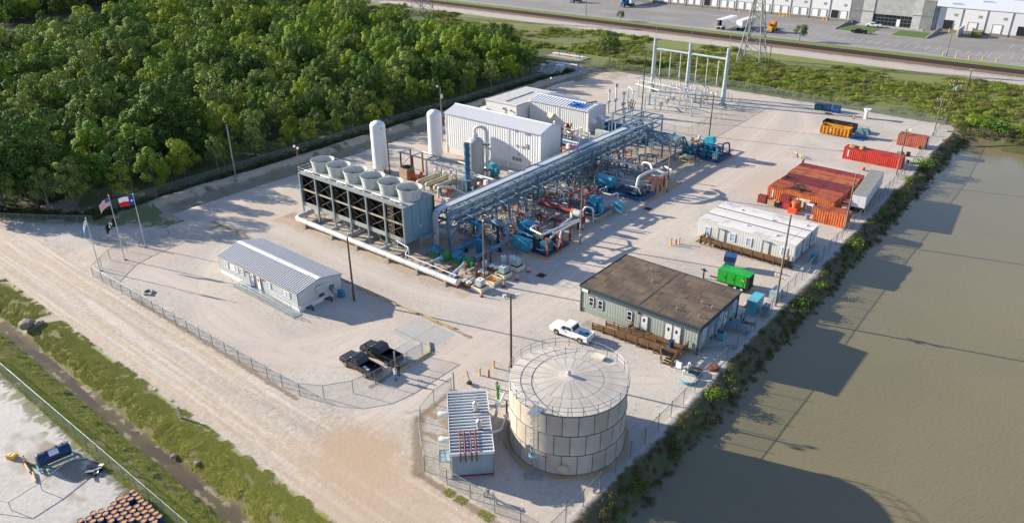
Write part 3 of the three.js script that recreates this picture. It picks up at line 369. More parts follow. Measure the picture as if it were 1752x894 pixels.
{
  const C = (r,g,b) => new THREE.Color(r,g,b),list = [];
  for (let i = 0;i < 60000 && list.length < 17000;i++) { const x = rr(-330,30),z = rr(-265,-212.5);if (!seen(x,0,z,1.05) || inPoly(x,z,WOOD)) continue;const d = fbm(x * 0.06 + 20,z * 0.09,4) + 0.15 * sstep(-248,-225,z);if (d < 0.36 + 0.1 * rnd() + 0.14 * sstep(-246,-264,z) || (x < -135 && x > -170 && z > -226)) continue;const s = rr(0.28,0.7) * (d > 0.6 ? 1.5 : 1);list.push([x,-0.15,z,s,s * rr(0.5,0.85)]);}
  scatter('field_brush','low green and brown brush covering the field before the railway','brush',BUSH,[C(0.22,0.3,0.045),C(0.28,0.34,0.06),C(0.18,0.25,0.045),C(0.32,0.35,0.08),C(0.22,0.2,0.09),C(0.2,0.28,0.045)],list);
  const bank = [];for (let z = -45;z > -203;z -= 0.3) { if (!seen(-27,0,z,1.2)) continue;for (let k = 0;k < 3;k++) { const x = shoreX(z) + rr(0.3,3.5);if (rnd() < 0.85) { const s = rr(0.14,0.36) * (rnd() < 0.1 ? 1.7 : 1);bank.push([x,height(x,z) - 0.05,z,s,s * rr(0.7,1.2)]);} } }
  for (let i = 0;i < 260;i++) { const x = rr(-30,30),z = shoreZ(x) - rr(0,9);const s = rr(0.4,1.1);bank.push([x,-0.1,z,s,s * 0.8]);}
  scatter('bank_growth','tangled weeds and brush along the pond bank','brush',BUSH,[C(0.15,0.165,0.045),C(0.17,0.14,0.075),C(0.13,0.16,0.04),C(0.2,0.165,0.1),C(0.14,0.19,0.04)],bank);
  const edge = [];for (let i = 0;i < 900;i++) { const z = rr(-200,-50),x = rr(-140.5,-137);edge.push([x,0,z,rr(0.3,0.8),rr(0.25,0.7)]);} for (let i = 0;i < 220;i++) { const t = rnd(),x = lerp(-160,-137,t),z = lerp(-36,-50,t) + rr(-1,1.5) - 1;edge.push([x,0,z,rr(0.35,0.8),rr(0.3,0.7)]);}
  scatter('wood_edge_undergrowth','weeds and undergrowth along the edge of the wood','undergrowth',BUSH,[C(0.09,0.13,0.03),C(0.11,0.12,0.05),C(0.075,0.11,0.03)],edge);
  // bigger bushes one can pick out
  const bush = (label,x,z,k,s,mt) => { const g = shade(new THREE.Mesh(BUSH[k],leafMats[mt === 2 ? 0 : mt]));g.name = numbered('bush');g.position.set(x,height(x,z) - 0.1,z);g.scale.setScalar(s);g.rotation.y = rr(0,6);scene.add(g);tag(g,label,'bush','bushes on the pond bank');};
  [['bright green leafy bush on the bank beside the round well covers',-27.6,-71.5,3,0.85,2],['bright green bush on the bank near the fence corner of the grey office',-27.6,-76.5,1,0.7,2],['green bush on the bank nearest the pylon pole by the generator',-27.3,-99,3,0.8,0],['low green bush on the bank below the white triple trailer',-27.4,-106.5,1,0.85,2],['rounded green bush on the bank beside the white box trailer',-28.1,-141,1,0.95,0],['large green bush on the bank beside the long red container',-28.6,-172,3,1.25,0],['round green bush on the bank just past the large bush',-28.2,-161,1,1.15,2],['spreading green bush on the bank beyond the small orange container',-27.9,-152,3,0.9,0],['green bush on the bank behind the near orange container',-27.5,-124,3,1.0,2],['small green bush on the bank opposite the storage tank',-27.2,-62,1,0.8,0],['dark green bush on the bank closest to the camera',-26.9,-53.5,3,0.75,1],['big dark green bush at the pond corner left of centre',-21,-209,3,2.1,1],['big green bush at the pond corner beside the power pole',-26,-212,3,1.6,0],['wide green bush behind the far pond bank',-12,-207,3,2.0,0],['green bush at the right end of the far pond bank',-6,-211,3,1.8,1]].forEach((a) => bush(...a));
  // grass of the ditch banks
  const blade = (() => { const pos = [];for (let i = 0;i < 14;i++) { const a = rr(0,6.28),l = rr(0.06,0.13),h = rr(0.04,0.1),x = rr(-0.13,0.13),z = rr(-0.13,0.13),w = 0.016;pos.push(x - Math.sin(a) * w,0,z + Math.cos(a) * w,x + Math.cos(a) * l,h,z + Math.sin(a) * l,x + Math.sin(a) * w,0,z - Math.cos(a) * w);} const g = new THREE.BufferGeometry();g.setAttribute('position',new THREE.Float32BufferAttribute(pos,3));g.computeVertexNormals();return g;})();
  const gl = [];for (let i = 0;i < 240000 && gl.length < 95000;i++) { const x = rr(-125,-38),z = rr(-30.9,-20.6);if (!seen(x,-0.5,z,1.04)) continue;const dz = Math.abs(z - ditchZ(x));if (dz < 0.75 + 0.7 * fbm(x,z)) continue;if (fbm(x * 0.5 + 7,z * 0.9,3) > 0.6 + 0.1 * rnd()) continue;if (Math.abs(x + 107.6 + 0.4 * (z + 29)) < 1.4 && z < -26) continue;if (z < -30.2 && fbm(x * 0.7 + 40,z * 0.7,3) > 0.5) continue;const s = rr(0.7,1.5);gl.push([x,height(x,z) - 0.02,z,s,s * rr(0.6,1.1)]);}
  for (let i = 0;i < 2600;i++) { const x = rr(-46,-32),z = -40.2 + rr(-0.5,0.5);if (fbm(x * 0.9,5,2) > 0.62 && rnd() < 0.4) gl.push([x,0,z,rr(0.6,1.1)]);}
  scatter('ditch_grass','short green grass on the banks of the roadside ditch','grass',[blade],[C(0.34,0.36,0.035),C(0.38,0.38,0.045),C(0.27,0.31,0.035),C(0.38,0.34,0.08)],gl,(c) => new THREE.MeshStandardMaterial({ color: c,roughness: 0.8,side: THREE.DoubleSide }));
}
// ================================================================ fences
const postGeo = {};const pst = (r,h) => postGeo[r + '_' + h] ??= fin(CY(0,0,0,r,h,8));
function fence(label,pts,h = 2.1,o = {}) {
  const t = thing('chain_link_fence',label,'fence',[pts[0][0],0,pts[0][1]],{ world: true }),sp = o.sp ?? 3.0,hy = (x,z) => o.follow ? height(x,z) : 0;let first = true;
  for (let i = 0;i < pts.length - 1;i++) {
    const [x,z] = pts[i],[x2,z2] = pts[i + 1],L = Math.hypot(x2 - x,z2 - z),n = Math.max(1,Math.round(L / sp)),a = -Math.atan2(z2 - z,x2 - x);
    for (let k = first ? 0 : 1;k <= n;k++) { const px = lerp(x,x2,k / n),pz = lerp(z,z2,k / n);piece(t,'post',pst(0.045,h + (o.arm ?? 0.05)),o.mat ?? m.fenceSteel,px,hy(px,pz) - 0.02,pz,0,rr(-0.015,0.015),rr(-0.015,0.015));}
    first = false;
    for (let k = 0;k < n;k++) {
      const ax = lerp(x,x2,k / n),az = lerp(z,z2,k / n),bx = lerp(x,x2,(k + 1) / n),bz = lerp(z,z2,(k + 1) / n),g = new THREE.PlaneGeometry(L / n,h - 0.08);{ const uv = g.attributes.uv;for (let q = 0;q < 4;q++) uv.setXY(q,uv.getX(q) * L / n + k,uv.getY(q) * h);} g.userData.keep = 1;const gg = g.toNonIndexed();gg.rotateY(a).translate((ax + bx) / 2,hy((ax + bx) / 2,(az + bz) / 2) + h / 2,(az + bz) / 2);gg.userData = { keep: 1 };part(t,'chain_link_panel',gg,link);
    }
    part(t,'top_rail',R([x,hy(x,z) + h,z],[x2,hy(x2,z2) + h,z2],0.032,6),o.mat ?? m.fenceSteel);if (o.bottom) part(t,'bottom_rail',R([x,0.1,z],[x2,0.1,z2],0.025,6),o.mat ?? m.fenceSteel);
  }
  return t;
}
fence('long chain-link fence round the car compound with the flagpoles',[[-120.4,-55],[-120.7,-52],[-119.9,-47.4],[-118.8,-44.1],[-115.1,-39.7],[-68.5,-40.6],[-65.4,-40.8],[-62.8,-42.3],[-60.9,-45.1],[-60.3,-48],[-60.2,-55.9]],1.8);
fence('chain-link fence round the pump house and storage tank',[[-52,-52.5],[-51.9,-49.5],[-51,-46.4],[-48.9,-44.1],[-44.9,-40.9],[-29.4,-41.1]],2.0);
fence('long chain-link fence along the pond bank',[[-29.45,-41.1],[-29.45,-79],[-29.9,-100],[-30.0,-146],[-30.1,-170],[-31.6,-197],[-31.8,-207.8]],2.1,{ arm: 0.3 });
fence('chain-link fence between the yard and the brushy field',[[-31.8,-207.8],[-64.4,-208.6],[-86,-211.4],[-138,-211.2],[-139.5,-204]],2.1,{ arm: 0.3 });
fence('chain-link fence at the foot of the wood beside the entrance',[[-152,-36.5],[-140.6,-43.9],[-134.2,-48.6]],2.1,{});
fence('chain-link fence along the wood behind the dirt berm',[[-138.4,-52],[-138.6,-66],[-139.0,-120],[-139.0,-190],[-139.6,-200]],2.1,{ sp: 4 });
fence('green-grey fence with a pale top rail behind the drums',[[-104,-20.6],[-50,-21.2]],1.8,{ sp: 2.6,mat: M(0x8fa8a4,0.45,0.4) });
fence('light chain-link fence round the switchyard',[[-112,-161],[-77.2,-161],[-77.2,-163],[-77.8,-192.8],[-84,-198],[-111,-198]],2.0,{ sp: 3.4 });
{ const t = thing('chain_link_gate','open chain-link gate leaf standing near the flagpoles','gate',[-127.4,0,-46.6],{ world: true });part(t,'gate_frame',[BM([-127.4,0.1,-46.6],[-124.6,0.1,-48.4],0.06),BM([-127.4,1.9,-46.6],[-124.6,1.9,-48.4],0.06),BM([-127.4,0,-46.6],[-127.4,1.95,-46.6],0.08),BM([-124.6,0,-48.4],[-124.6,1.95,-48.4],0.08)],m.fenceSteel);const g = new THREE.PlaneGeometry(3.3,1.8).toNonIndexed();const uv = g.attributes.uv;for (let q = 0;q < 6;q++) uv.setXY(q,uv.getX(q) * 3.3,uv.getY(q) * 1.8);g.rotateY(0.571).translate(-126,1,-47.5);g.userData = { keep: 1 };part(t,'chain_link_panel',g,link);}
for (const [x,z,l] of [[-120.0,-49.5,'thick grey gate post beside the third flagpole'],[-60.75,-51.7,'thick grey gate post beside the two people'],[-52.05,-53.0,'thick grey gate post behind the pump house']]) solo('gate_post',l,'post',[CY(x,0,z,0.1,2.4,10),CY(x,2.4,z,0.12,0.1,10)],m.galv);
// timber kerbs of the car compound: single logs
{ let k = 0;const where = ['beside the entrance','at the corner of the compound','behind the white trailer','left of the pole','right of the pole','before the parking slab','next to the parking slab','by the parked black trucks','under the gate by the trucks','at the end of the slab'];for (const [a,b] of [[[-117.5,-60.9],[-117.3,-62.8]],[[-117.2,-62.9],[-115,-63]],[[-114.4,-62.9],[-112.1,-62.9]],[[-111.8,-62.9],[-109.5,-62.8]],[[-109.2,-62.8],[-106,-62.8]],[[-80.6,-62.6],[-76.4,-62.6]],[[-76,-62.6],[-72.2,-62.6]],[[-70.8,-62.9],[-67.2,-62.9]],[[-67,-62.9],[-64.4,-63]],[[-64.2,-63],[-61.4,-63.2]],[[-59.95,-51.4],[-59.9,-54]],[[-59.9,-54.2],[-59.9,-57]],[[-60.1,-57.1],[-61.8,-58.6]]]) { solo('timber_kerb',`pale squared timber kerb on the gravel, number ${['one', 'two', 'three', 'four', 'five', 'six', 'seven', 'eight', 'nine', 'ten', 'eleven', 'twelve', 'thirteen'][k++]} counting from the entrance`,'timber',BM([a[0],0.12,a[1]],[b[0],0.12,b[1]],0.24,0.24),m.timber,'timber kerbs');} }

// ================================================================ storage tank
{
  const X = -36.7,Z = -54.4,r = 6.2,N = 24,t = thing('storage_tank','big round beige water tank with a panelled roof and railing','tank',[X,0,Z],{ world: true });
  const base = new THREE.Shape();for (let i = 0;i < 10;i++) { const a = i / 10 * 6.283 + 0.2,q = r + 0.75;i ? base.lineTo(Math.cos(a) * q,Math.sin(a) * q) : base.moveTo(Math.cos(a) * q,Math.sin(a) * q);}
  const bg = new THREE.ExtrudeGeometry(base,{ depth: 0.18,bevelEnabled: true,bevelSize: 0.03,bevelThickness: 0.03,bevelSegments: 1 }).rotateX(-Math.PI / 2).translate(X,0,Z);part(t,'foundation',bg,m.tan);
  part(t,'core',[CY(X,0.15,Z,r - 0.05,7.35,72)],m.seam);
  const arc = (a0,a1,y0,y1,ri,ro,n = 4) => { const s = new THREE.Shape();s.absarc(0,0,ro,a0,a1,false);s.absarc(0,0,ri,a1,a0,true);return fin(new THREE.ExtrudeGeometry(s,{ depth: y1 - y0,bevelEnabled: false,curveSegments: n }).rotateX(-Math.PI / 2).translate(0,y0,0));};
  const pa = 2 * Math.PI / N,pg = arc(0.007,pa - 0.007,0.03,2.40,r - 0.1,r);const pm = [m.tank,M(0xc1b8aa,0.55),M(0xcac1b4,0.55)];
  for (let k = 0;k < 3;k++) for (let i = 0;i < N;i++) piece(t,'wall_panel',pg,pm[(i * 7 + k * 3) % 3],X,0.2 + k * 2.44,Z,i * pa + (k % 2) * pa / 2);
  for (let k = 0;k < 4;k++) part(t,'stiffening_ring',new THREE.TorusGeometry(r + 0.03,0.045,6,96).rotateX(Math.PI / 2).translate(X,[0.22,2.64,5.08,7.5][k],Z),m.seam);
  const ringPanel = (n,r0,r1) => { const a = 2 * Math.PI / n,y = (q) => 0.5 * (1 - q / r),e = 0.022,p = [];const P = (q,an,d) => [Math.cos(an) * q,y(q) - d,-Math.sin(an) * q];const S = 3;const quad = (a1,b1,c1,d1) => p.push(...a1,...b1,...c1,...a1,...c1,...d1);for (let i = 0;i < S;i++) { const u0 = lerp(e / r1 + 0.001,a - e / r1 - 0.001,i / S),u1 = lerp(e / r1 + 0.001,a - e / r1 - 0.001,(i + 1) / S);quad(P(r0 + e,u0,0),P(r1 - e,u0,0),P(r1 - e,u1,0),P(r0 + e,u1,0));quad(P(r1 - e,u0,0),P(r1 - e,u0,0.06),P(r1 - e,u1,0.06),P(r1 - e,u1,0));} const g = new THREE.BufferGeometry();g.setAttribute('position',new THREE.Float32BufferAttribute(p,3));g.computeVertexNormals();return fin(g);};
  const rm = [m.tankRoof,M(0xcbc4b9,0.55),M(0xc4bdb1,0.55)],y0 = 7.6;
  part(t,'roof_core',LATHE([[0,0.5],[r,0.0],[r + 0.06,-0.02],[r + 0.06,-0.12],[r - 0.1,-0.12]],X,y0 - 0.035,Z,64),m.seam);
  const og = ringPanel(28,3.7,r + 0.05),ig = ringPanel(20,0.95,3.7);for (let i = 0;i < 28;i++) piece(t,'roof_panel',og,rm[(i * 5) % 3],X,y0,Z,i * 2 * Math.PI / 28);for (let i = 0;i < 20;i++) piece(t,'roof_panel',ig,rm[(i * 5 + 1) % 3],X,y0,Z,i * 2 * Math.PI / 20 + 0.1);
  part(t,'roof_cap',LATHE([[0,0.53],[0.9,0.455],[0.98,0.42]],X,y0,Z,24),rm[1]);part(t,'vent',LATHE([[0,0.5],[0.2,0.45],[0.28,0.33],[0.28,0.2],[0.16,0.18],[0.16,0]],X,y0 + 0.5,Z,18),m.silver);
  part(t,'hatch',[CB(X + 0.4,y0 + 0.12,Z - 5.2,1.3,0.22,0.9,0.08)],m.cream);
  const NP = 26;for (let i = 0;i < NP;i++) { const a = i / NP * 6.283;piece(t,'railing_post',pst(0.04,1.25),m.steelBlue,X + Math.cos(a) * (r + 0.1),y0 - 0.15,Z + Math.sin(a) * (r + 0.1));}
  for (const y of [1.08,0.58]) part(t,'railing',new THREE.TorusGeometry(r + 0.1,0.028,6,96).rotateX(Math.PI / 2).translate(X,y0 + y,Z),m.galv);
  // ladder with its cage, facing the viewer
  const an = Math.atan2(6.55,-0.35 + 1.0),dx = Math.cos(an),dz = Math.sin(an),L = (o,q,y) => [X + dx * o - dz * q,y,Z + dz * o + dx * q],lad = part(t,'ladder',[R(L(r + 0.25,0.25,0.3),L(r + 0.25,0.25,8.7),0.03),R(L(r + 0.25,-0.25,0.3),L(r + 0.25,-0.25,8.7),0.03)].concat([...Array(22)].map((_,i) => R(L(r + 0.25,0.25,0.6 + i * 0.36),L(r + 0.25,-0.25,0.6 + i * 0.36),0.018,5))),m.galv);
  const cage = [];for (let y = 2.4;y < 7.6;y += 0.75) { const p = [];for (let i = 0;i <= 8;i++) { const b = -1.6 + 3.2 * i / 8;p.push(L(r + 0.3 + Math.cos(b) * 0.62,Math.sin(b) * 0.42,y));} cage.push(PIPE(p,0.025,5));} for (const b of [-1.2,-0.5,0.5,1.2]) cage.push(R(L(r + 0.3 + Math.cos(b) * 0.62,Math.sin(b) * 0.42,2.4),L(r + 0.3 + Math.cos(b) * 0.62,Math.sin(b) * 0.42,8.3),0.018,5));part(t,'ladder_cage',cage,m.galv);part(t,'cage_hoop',new THREE.TorusGeometry(0.48,0.05,6,20).rotateX(Math.PI / 2).translate(...L(r + 0.55,0,2.35)),m.tealLight);part(t,'landing',[CB(...L(r + 0.3,0,7.6),1.5,0.06,1.1,-an)],m.galv);
  const ma = Math.atan2(5.2,3.3),mp = (o,y) => [X + Math.cos(ma) * o,y,Z + Math.sin(ma) * o];part(t,'manhole',[R(mp(r - 0.1,1.05),mp(r + 0.16,1.05),0.48,24),R(mp(r + 0.16,1.05),mp(r + 0.24,1.05),0.56,24)],m.beige);
  for (let i = 0;i < 16;i++) { const a = i / 16 * 6.283,c = V(...mp(r + 0.25,1.05)),u = V(-Math.sin(ma),0,Math.cos(ma));piece(t,'bolt',postGeo.bolt ??= fin(new THREE.SphereGeometry(0.035,6,4)),m.midGrey,c.x + u.x * Math.cos(a) * 0.48,c.y + Math.sin(a) * 0.48,c.z + u.z * Math.cos(a) * 0.48);}
  part(t,'nameplate',[CB(...(() => { const b = 1.32;return [X + Math.cos(b) * (r + 0.03),2.1,Z + Math.sin(b) * (r + 0.03)];})(),0.5,0.1,0.06,-1.32 + Math.PI / 2)],m.red);
  solo('concrete_pad','square concrete step pad at the foot of the tank ladder','pad',CB(-35.9,0,-47.4,1.7,0.22,1.3,0.5),m.concrete);
  // pipes between the tank and the pump house
  const A = [-46.0,-53.0],pipe = thing('suction_pipe','white insulated pipes running between tank and pump house','pipe',[-44,0,-51.5],{ world: true });
  part(pipe,'pipe',PIPE([[-42.4,2.6,-55.8],[-44.0,2.6,-55.2],[-44.0,0.9,-55.2],[-44.6,0.9,-53.6],[-46.3,0.9,-52.4]],0.26,12),m.insul);part(pipe,'pipe',PIPE([[-44.2,0.9,-54.6],[-43.2,0.9,-52.0],[-42.2,0.9,-49.9],[-42.9,0.9,-48.7],[-43.6,0.9,-49.2]],0.17,10),m.insul);part(pipe,'pipe',PIPE([[-45.2,2.0,-54.2],[-44.0,2.0,-51.4],[-44.0,1.0,-51.2],[-44.8,1.0,-50.6]],0.17,10),m.insul);part(pipe,'support',[BM([-43.6,0,-52.6],[-43.6,2.5,-52.6],0.14),BM([-44,0,-55.2],[-44,0.6,-55.2],0.2)],m.darkGrey);part(pipe,'flange',[R([-42.9,2.6,-55.6],[-42.75,2.6,-55.66],0.4,14),R([-45.6,0.9,-52.9],[-45.45,0.9,-53],0.38,14)],m.galv);
  const v = thing('fire_valve','green post indicator valve between tank and pump house','valve',[-46.9,0,-55.0]);part(v,'body',[CY(0,0,0,0.16,1.4,10),CY(0,1.4,0,0.24,0.35,10),CY(0,0.5,0,0.22,0.12,10)],m.green);part(v,'wheel',new THREE.TorusGeometry(0.3,0.04,6,16).rotateX(1.57).translate(0,1.95,0),m.green);
}
// ================================================================ pump house (turned 45 degrees)
{
  const t = thing('pump_house','grey metal pump house with a striped ribbed roof','pump house',[-44.05,0,-46.95],{ ry: -Math.PI / 4 }),a = 5.0,b = 2.05,h = 3.0;
  part(t,'foundation',B(-a - 0.2,a + 0.2,0,0.16,-b - 0.2,b + 0.2),m.concrete);part(t,'base_skid',B(-a - 0.04,a + 0.04,0.16,0.32,-b - 0.04,b + 0.04),m.darkRed);
  const wm = M(0x93a9b6,0.5,0.1,streak);part(t,'wall',WALL(-a,b,a,b,0.32,h,0.3,0.035),wm);part(t,'wall',WALL(a,b,a,-b,0.32,h,0.3,0.035),wm);part(t,'wall',WALL(a,-b,-a,-b,0.32,h,0.3,0.035),wm);part(t,'wall',WALL(-a,-b,-a,b,0.32,h,0.3,0.035),wm);
  const rf = part(t,'roof',B(-a - 0.12,a + 0.12,h,h + 0.14,-b - 0.12,b + 0.12),M(0x2f4a5c,0.5,0.2));for (let i = 0;i < 21;i++) piece(rf,'roof_rib',postGeo.prib ??= fin(PRISM([[-0.13,0],[0.13,0],[0.075,0.1],[-0.075,0.1]],-b - 0.1,b + 0.1,'z')),m.galvLight,-a + i * 0.5,h + 0.14,0);
  part(t,'roof_trim',[B(-a - 0.16,a + 0.16,h - 0.05,h + 0.27,b + 0.12,b + 0.18),B(-a - 0.16,a + 0.16,h - 0.05,h + 0.27,-b - 0.18,-b - 0.12),B(a + 0.12,a + 0.18,h - 0.05,h + 0.27,-b - 0.12,b + 0.12),B(-a - 0.18,-a - 0.12,h - 0.05,h + 0.27,-b - 0.12,b + 0.12)],m.white);
  for (const z of [1.15,0.68,0.05,-0.45]) { const q = part(t,'exhaust_pipe',[R([1.9,3.42,z],[a + 0.05,3.42,z],0.07,8),PIPE([[a,3.42,z],[a + 0.3,3.42,z],[a + 0.3,2.3,z]],0.07,8)],m.darkRed);part(q,'bracket',[B(2.2,2.32,3.14,3.4,z - 0.12,z + 0.12),B(4.2,4.32,3.14,3.4,z - 0.12,z + 0.12)],m.darkGrey);}
  for (const [x,z] of [[-1.6,-0.75],[1.5,-0.95]]) { const e = part(t,'muffler',[CY(x,3.15,z,0.18,0.35,12),CY(x,3.5,z,0.3,0.75,14),CY(x,4.25,z,0.3,0.18,14,0.12),CY(x,4.4,z,0.12,0.35,10)],m.silver);part(e,'base_flange',CB(x,3.14,z,0.8,0.08,0.8),m.darkGrey);}
  for (const x of [-3.4,0.9]) { part(t,'air_duct',[PIPE([[x,1.5,b],[x,1.5,b + 0.75],[x - 0.35,1.5,b + 1.15]],0.36,14)],m.insul);part(t,'duct_flange',R([x,1.5,b + 0.05],[x,1.5,b + 0.22],0.44,14),m.red);}
  part(t,'door',B(2.6,3.6,0.34,2.4,b + 0.04,b + 0.1),m.white2);
  const s = thing('metal_scaffold','light metal access steps beside the pump house','steps',[-43.4,0,-43.7],{ ry: -Math.PI / 4 });const sc = [];for (const [x,z] of [[-0.9,0.4],[0.9,0.4],[-0.9,1.5],[0.9,1.5]]) sc.push(CY(x,0,z,0.03,2.2,6));for (const y of [1.1,1.65,2.2]) sc.push(R([-0.9,y,1.5],[0.9,y,1.5],0.025,6),R([-0.9,y,0.4],[-0.9,y,1.5],0.025,6),R([0.9,y,0.4],[0.9,y,1.5],0.025,6));part(s,'railing',sc,m.paleBlue);part(s,'platform',B(-0.9,0.9,1.0,1.06,0.4,1.5),m.paleBlue);for (let i = 0;i < 4;i++) part(s,'step',B(-0.9 - 0.28 * (i + 1),-0.9 - 0.28 * i,0.78 - 0.22 * i,0.82 - 0.22 * i,0.5,1.4),m.paleBlue);
  const d = thing('backflow_preventer','grey pipe valve standing by the near fence','valve',[-37,0,-42]);part(d,'body',[PIPE([[-0.8,0,0],[-0.8,0.75,0],[0.8,0.75,0],[0.8,0,0]],0.1,8),CY(-0.3,0.6,0,0.18,0.5,10),CY(0.35,0.6,0,0.18,0.5,10)],m.galv);part(d,'wheel',new THREE.TorusGeometry(0.2,0.03,6,14).rotateX(1.57).translate(-0.3,1.2,0),m.black);
  for (const [x,z,c,l] of [[-51.3,-59.5,'yellow','yellow bollard farthest along the edge behind the tank'],[-51.6,-57.2,'yellow','yellow bollard nearer the pump house corner'],[-50.5,-57.6,'red','red bollard between the two yellow bollards'],[-48.2,-56.4,'red','red bollard nearest the storage tank']]) { const bo = thing('bollard',l,'bollard',[x,0,z]);part(bo,'post',[CY(0,0,0,0.11,1.0,10)],m[c]);part(bo,'cap',new THREE.SphereGeometry(0.11,10,6).translate(0,1.0,0),m[c]);}
  const y = thing('ground_marker','yellow tilted valve marker on a dark stub behind the pump house','marker',[-51.4,0,-55.1]);part(y,'stub',[CY(0,0,0,0.25,0.35,8),CB(0.1,0.2,0.3,0.5,0.2,0.3)],m.black);part(y,'marker',[BM([0,0.3,0],[-0.35,1.9,0.1],0.16,0.05),BM([0.1,0.3,0.1],[0.25,0.9,0.3],0.12,0.05)],m.yellow);
}
// ================================================================ buildings
function win(t,x,y,z,w,h,face,frame = m.white,glass = m.glass) { // a window on a wall that faces +z ('z') or +x ('x')
  const f = face === 'z' ? (a,b,c,d,e,q) => B(x + a,x + b,y + c,y + d,z + e,z + q) : (a,b,c,d,e,q) => B(x + e,x + q,y + c,y + d,z + a,z + b);
  const p = part(t,'window',f(-w / 2,w / 2,0,h,0,0.04),glass);part(p,'frame',[f(-w / 2 - 0.1,-w / 2,-0.1,h + 0.1,0,0.08),f(w / 2,w / 2 + 0.1,-0.1,h + 0.1,0,0.08),f(-w / 2,w / 2,-0.1,0,0,0.08),f(-w / 2,w / 2,h,h + 0.1,0,0.08),f(-w / 2,w / 2,h / 2 - 0.03,h / 2 + 0.03,0.03,0.07)],frame);return p;
}
function door(t,x,y,z,w,h,face,mat = m.white,pane = true) { const f = face === 'z' ? (a,b,c,d,e,q) => B(x + a,x + b,y + c,y + d,z + e,z + q) : (a,b,c,d,e,q) => B(x + e,x + q,y + c,y + d,z + a,z + b);const p = part(t,'door',f(-w / 2,w / 2,0,h,0.0,0.06),mat);part(p,'frame',[f(-w / 2 - 0.09,-w / 2,0,h + 0.09,0,0.1),f(w / 2,w / 2 + 0.09,0,h + 0.09,0,0.1),f(-w / 2,w / 2,h,h + 0.09,0,0.1)],m.grey);part(p,'handle',f(w / 2 - 0.18,w / 2 - 0.08,1.0,1.06,0.06,0.12),m.chrome);if (pane) part(p,'pane',f(-0.12,0.16,1.25,1.75,0.05,0.07),m.glass);return p;}
function hvac(t,x,y,z,w,h,d,face,mat = m.beige) { const f = face === 'z' ? (a,b,c,e,q,s) => B(x + a,x + b,y + c,y + e,z + q,z + s) : (a,b,c,e,q,s) => B(x + q,x + s,y + c,y + e,z + a,z + b);const p = part(t,'air_conditioner',f(-w / 2,w / 2,0,h,0,d),mat);part(p,'grille',f(-w / 2 + 0.08,w / 2 - 0.08,0.08,h * 0.32,d,d + 0.02),m.darkGrey);return p;}
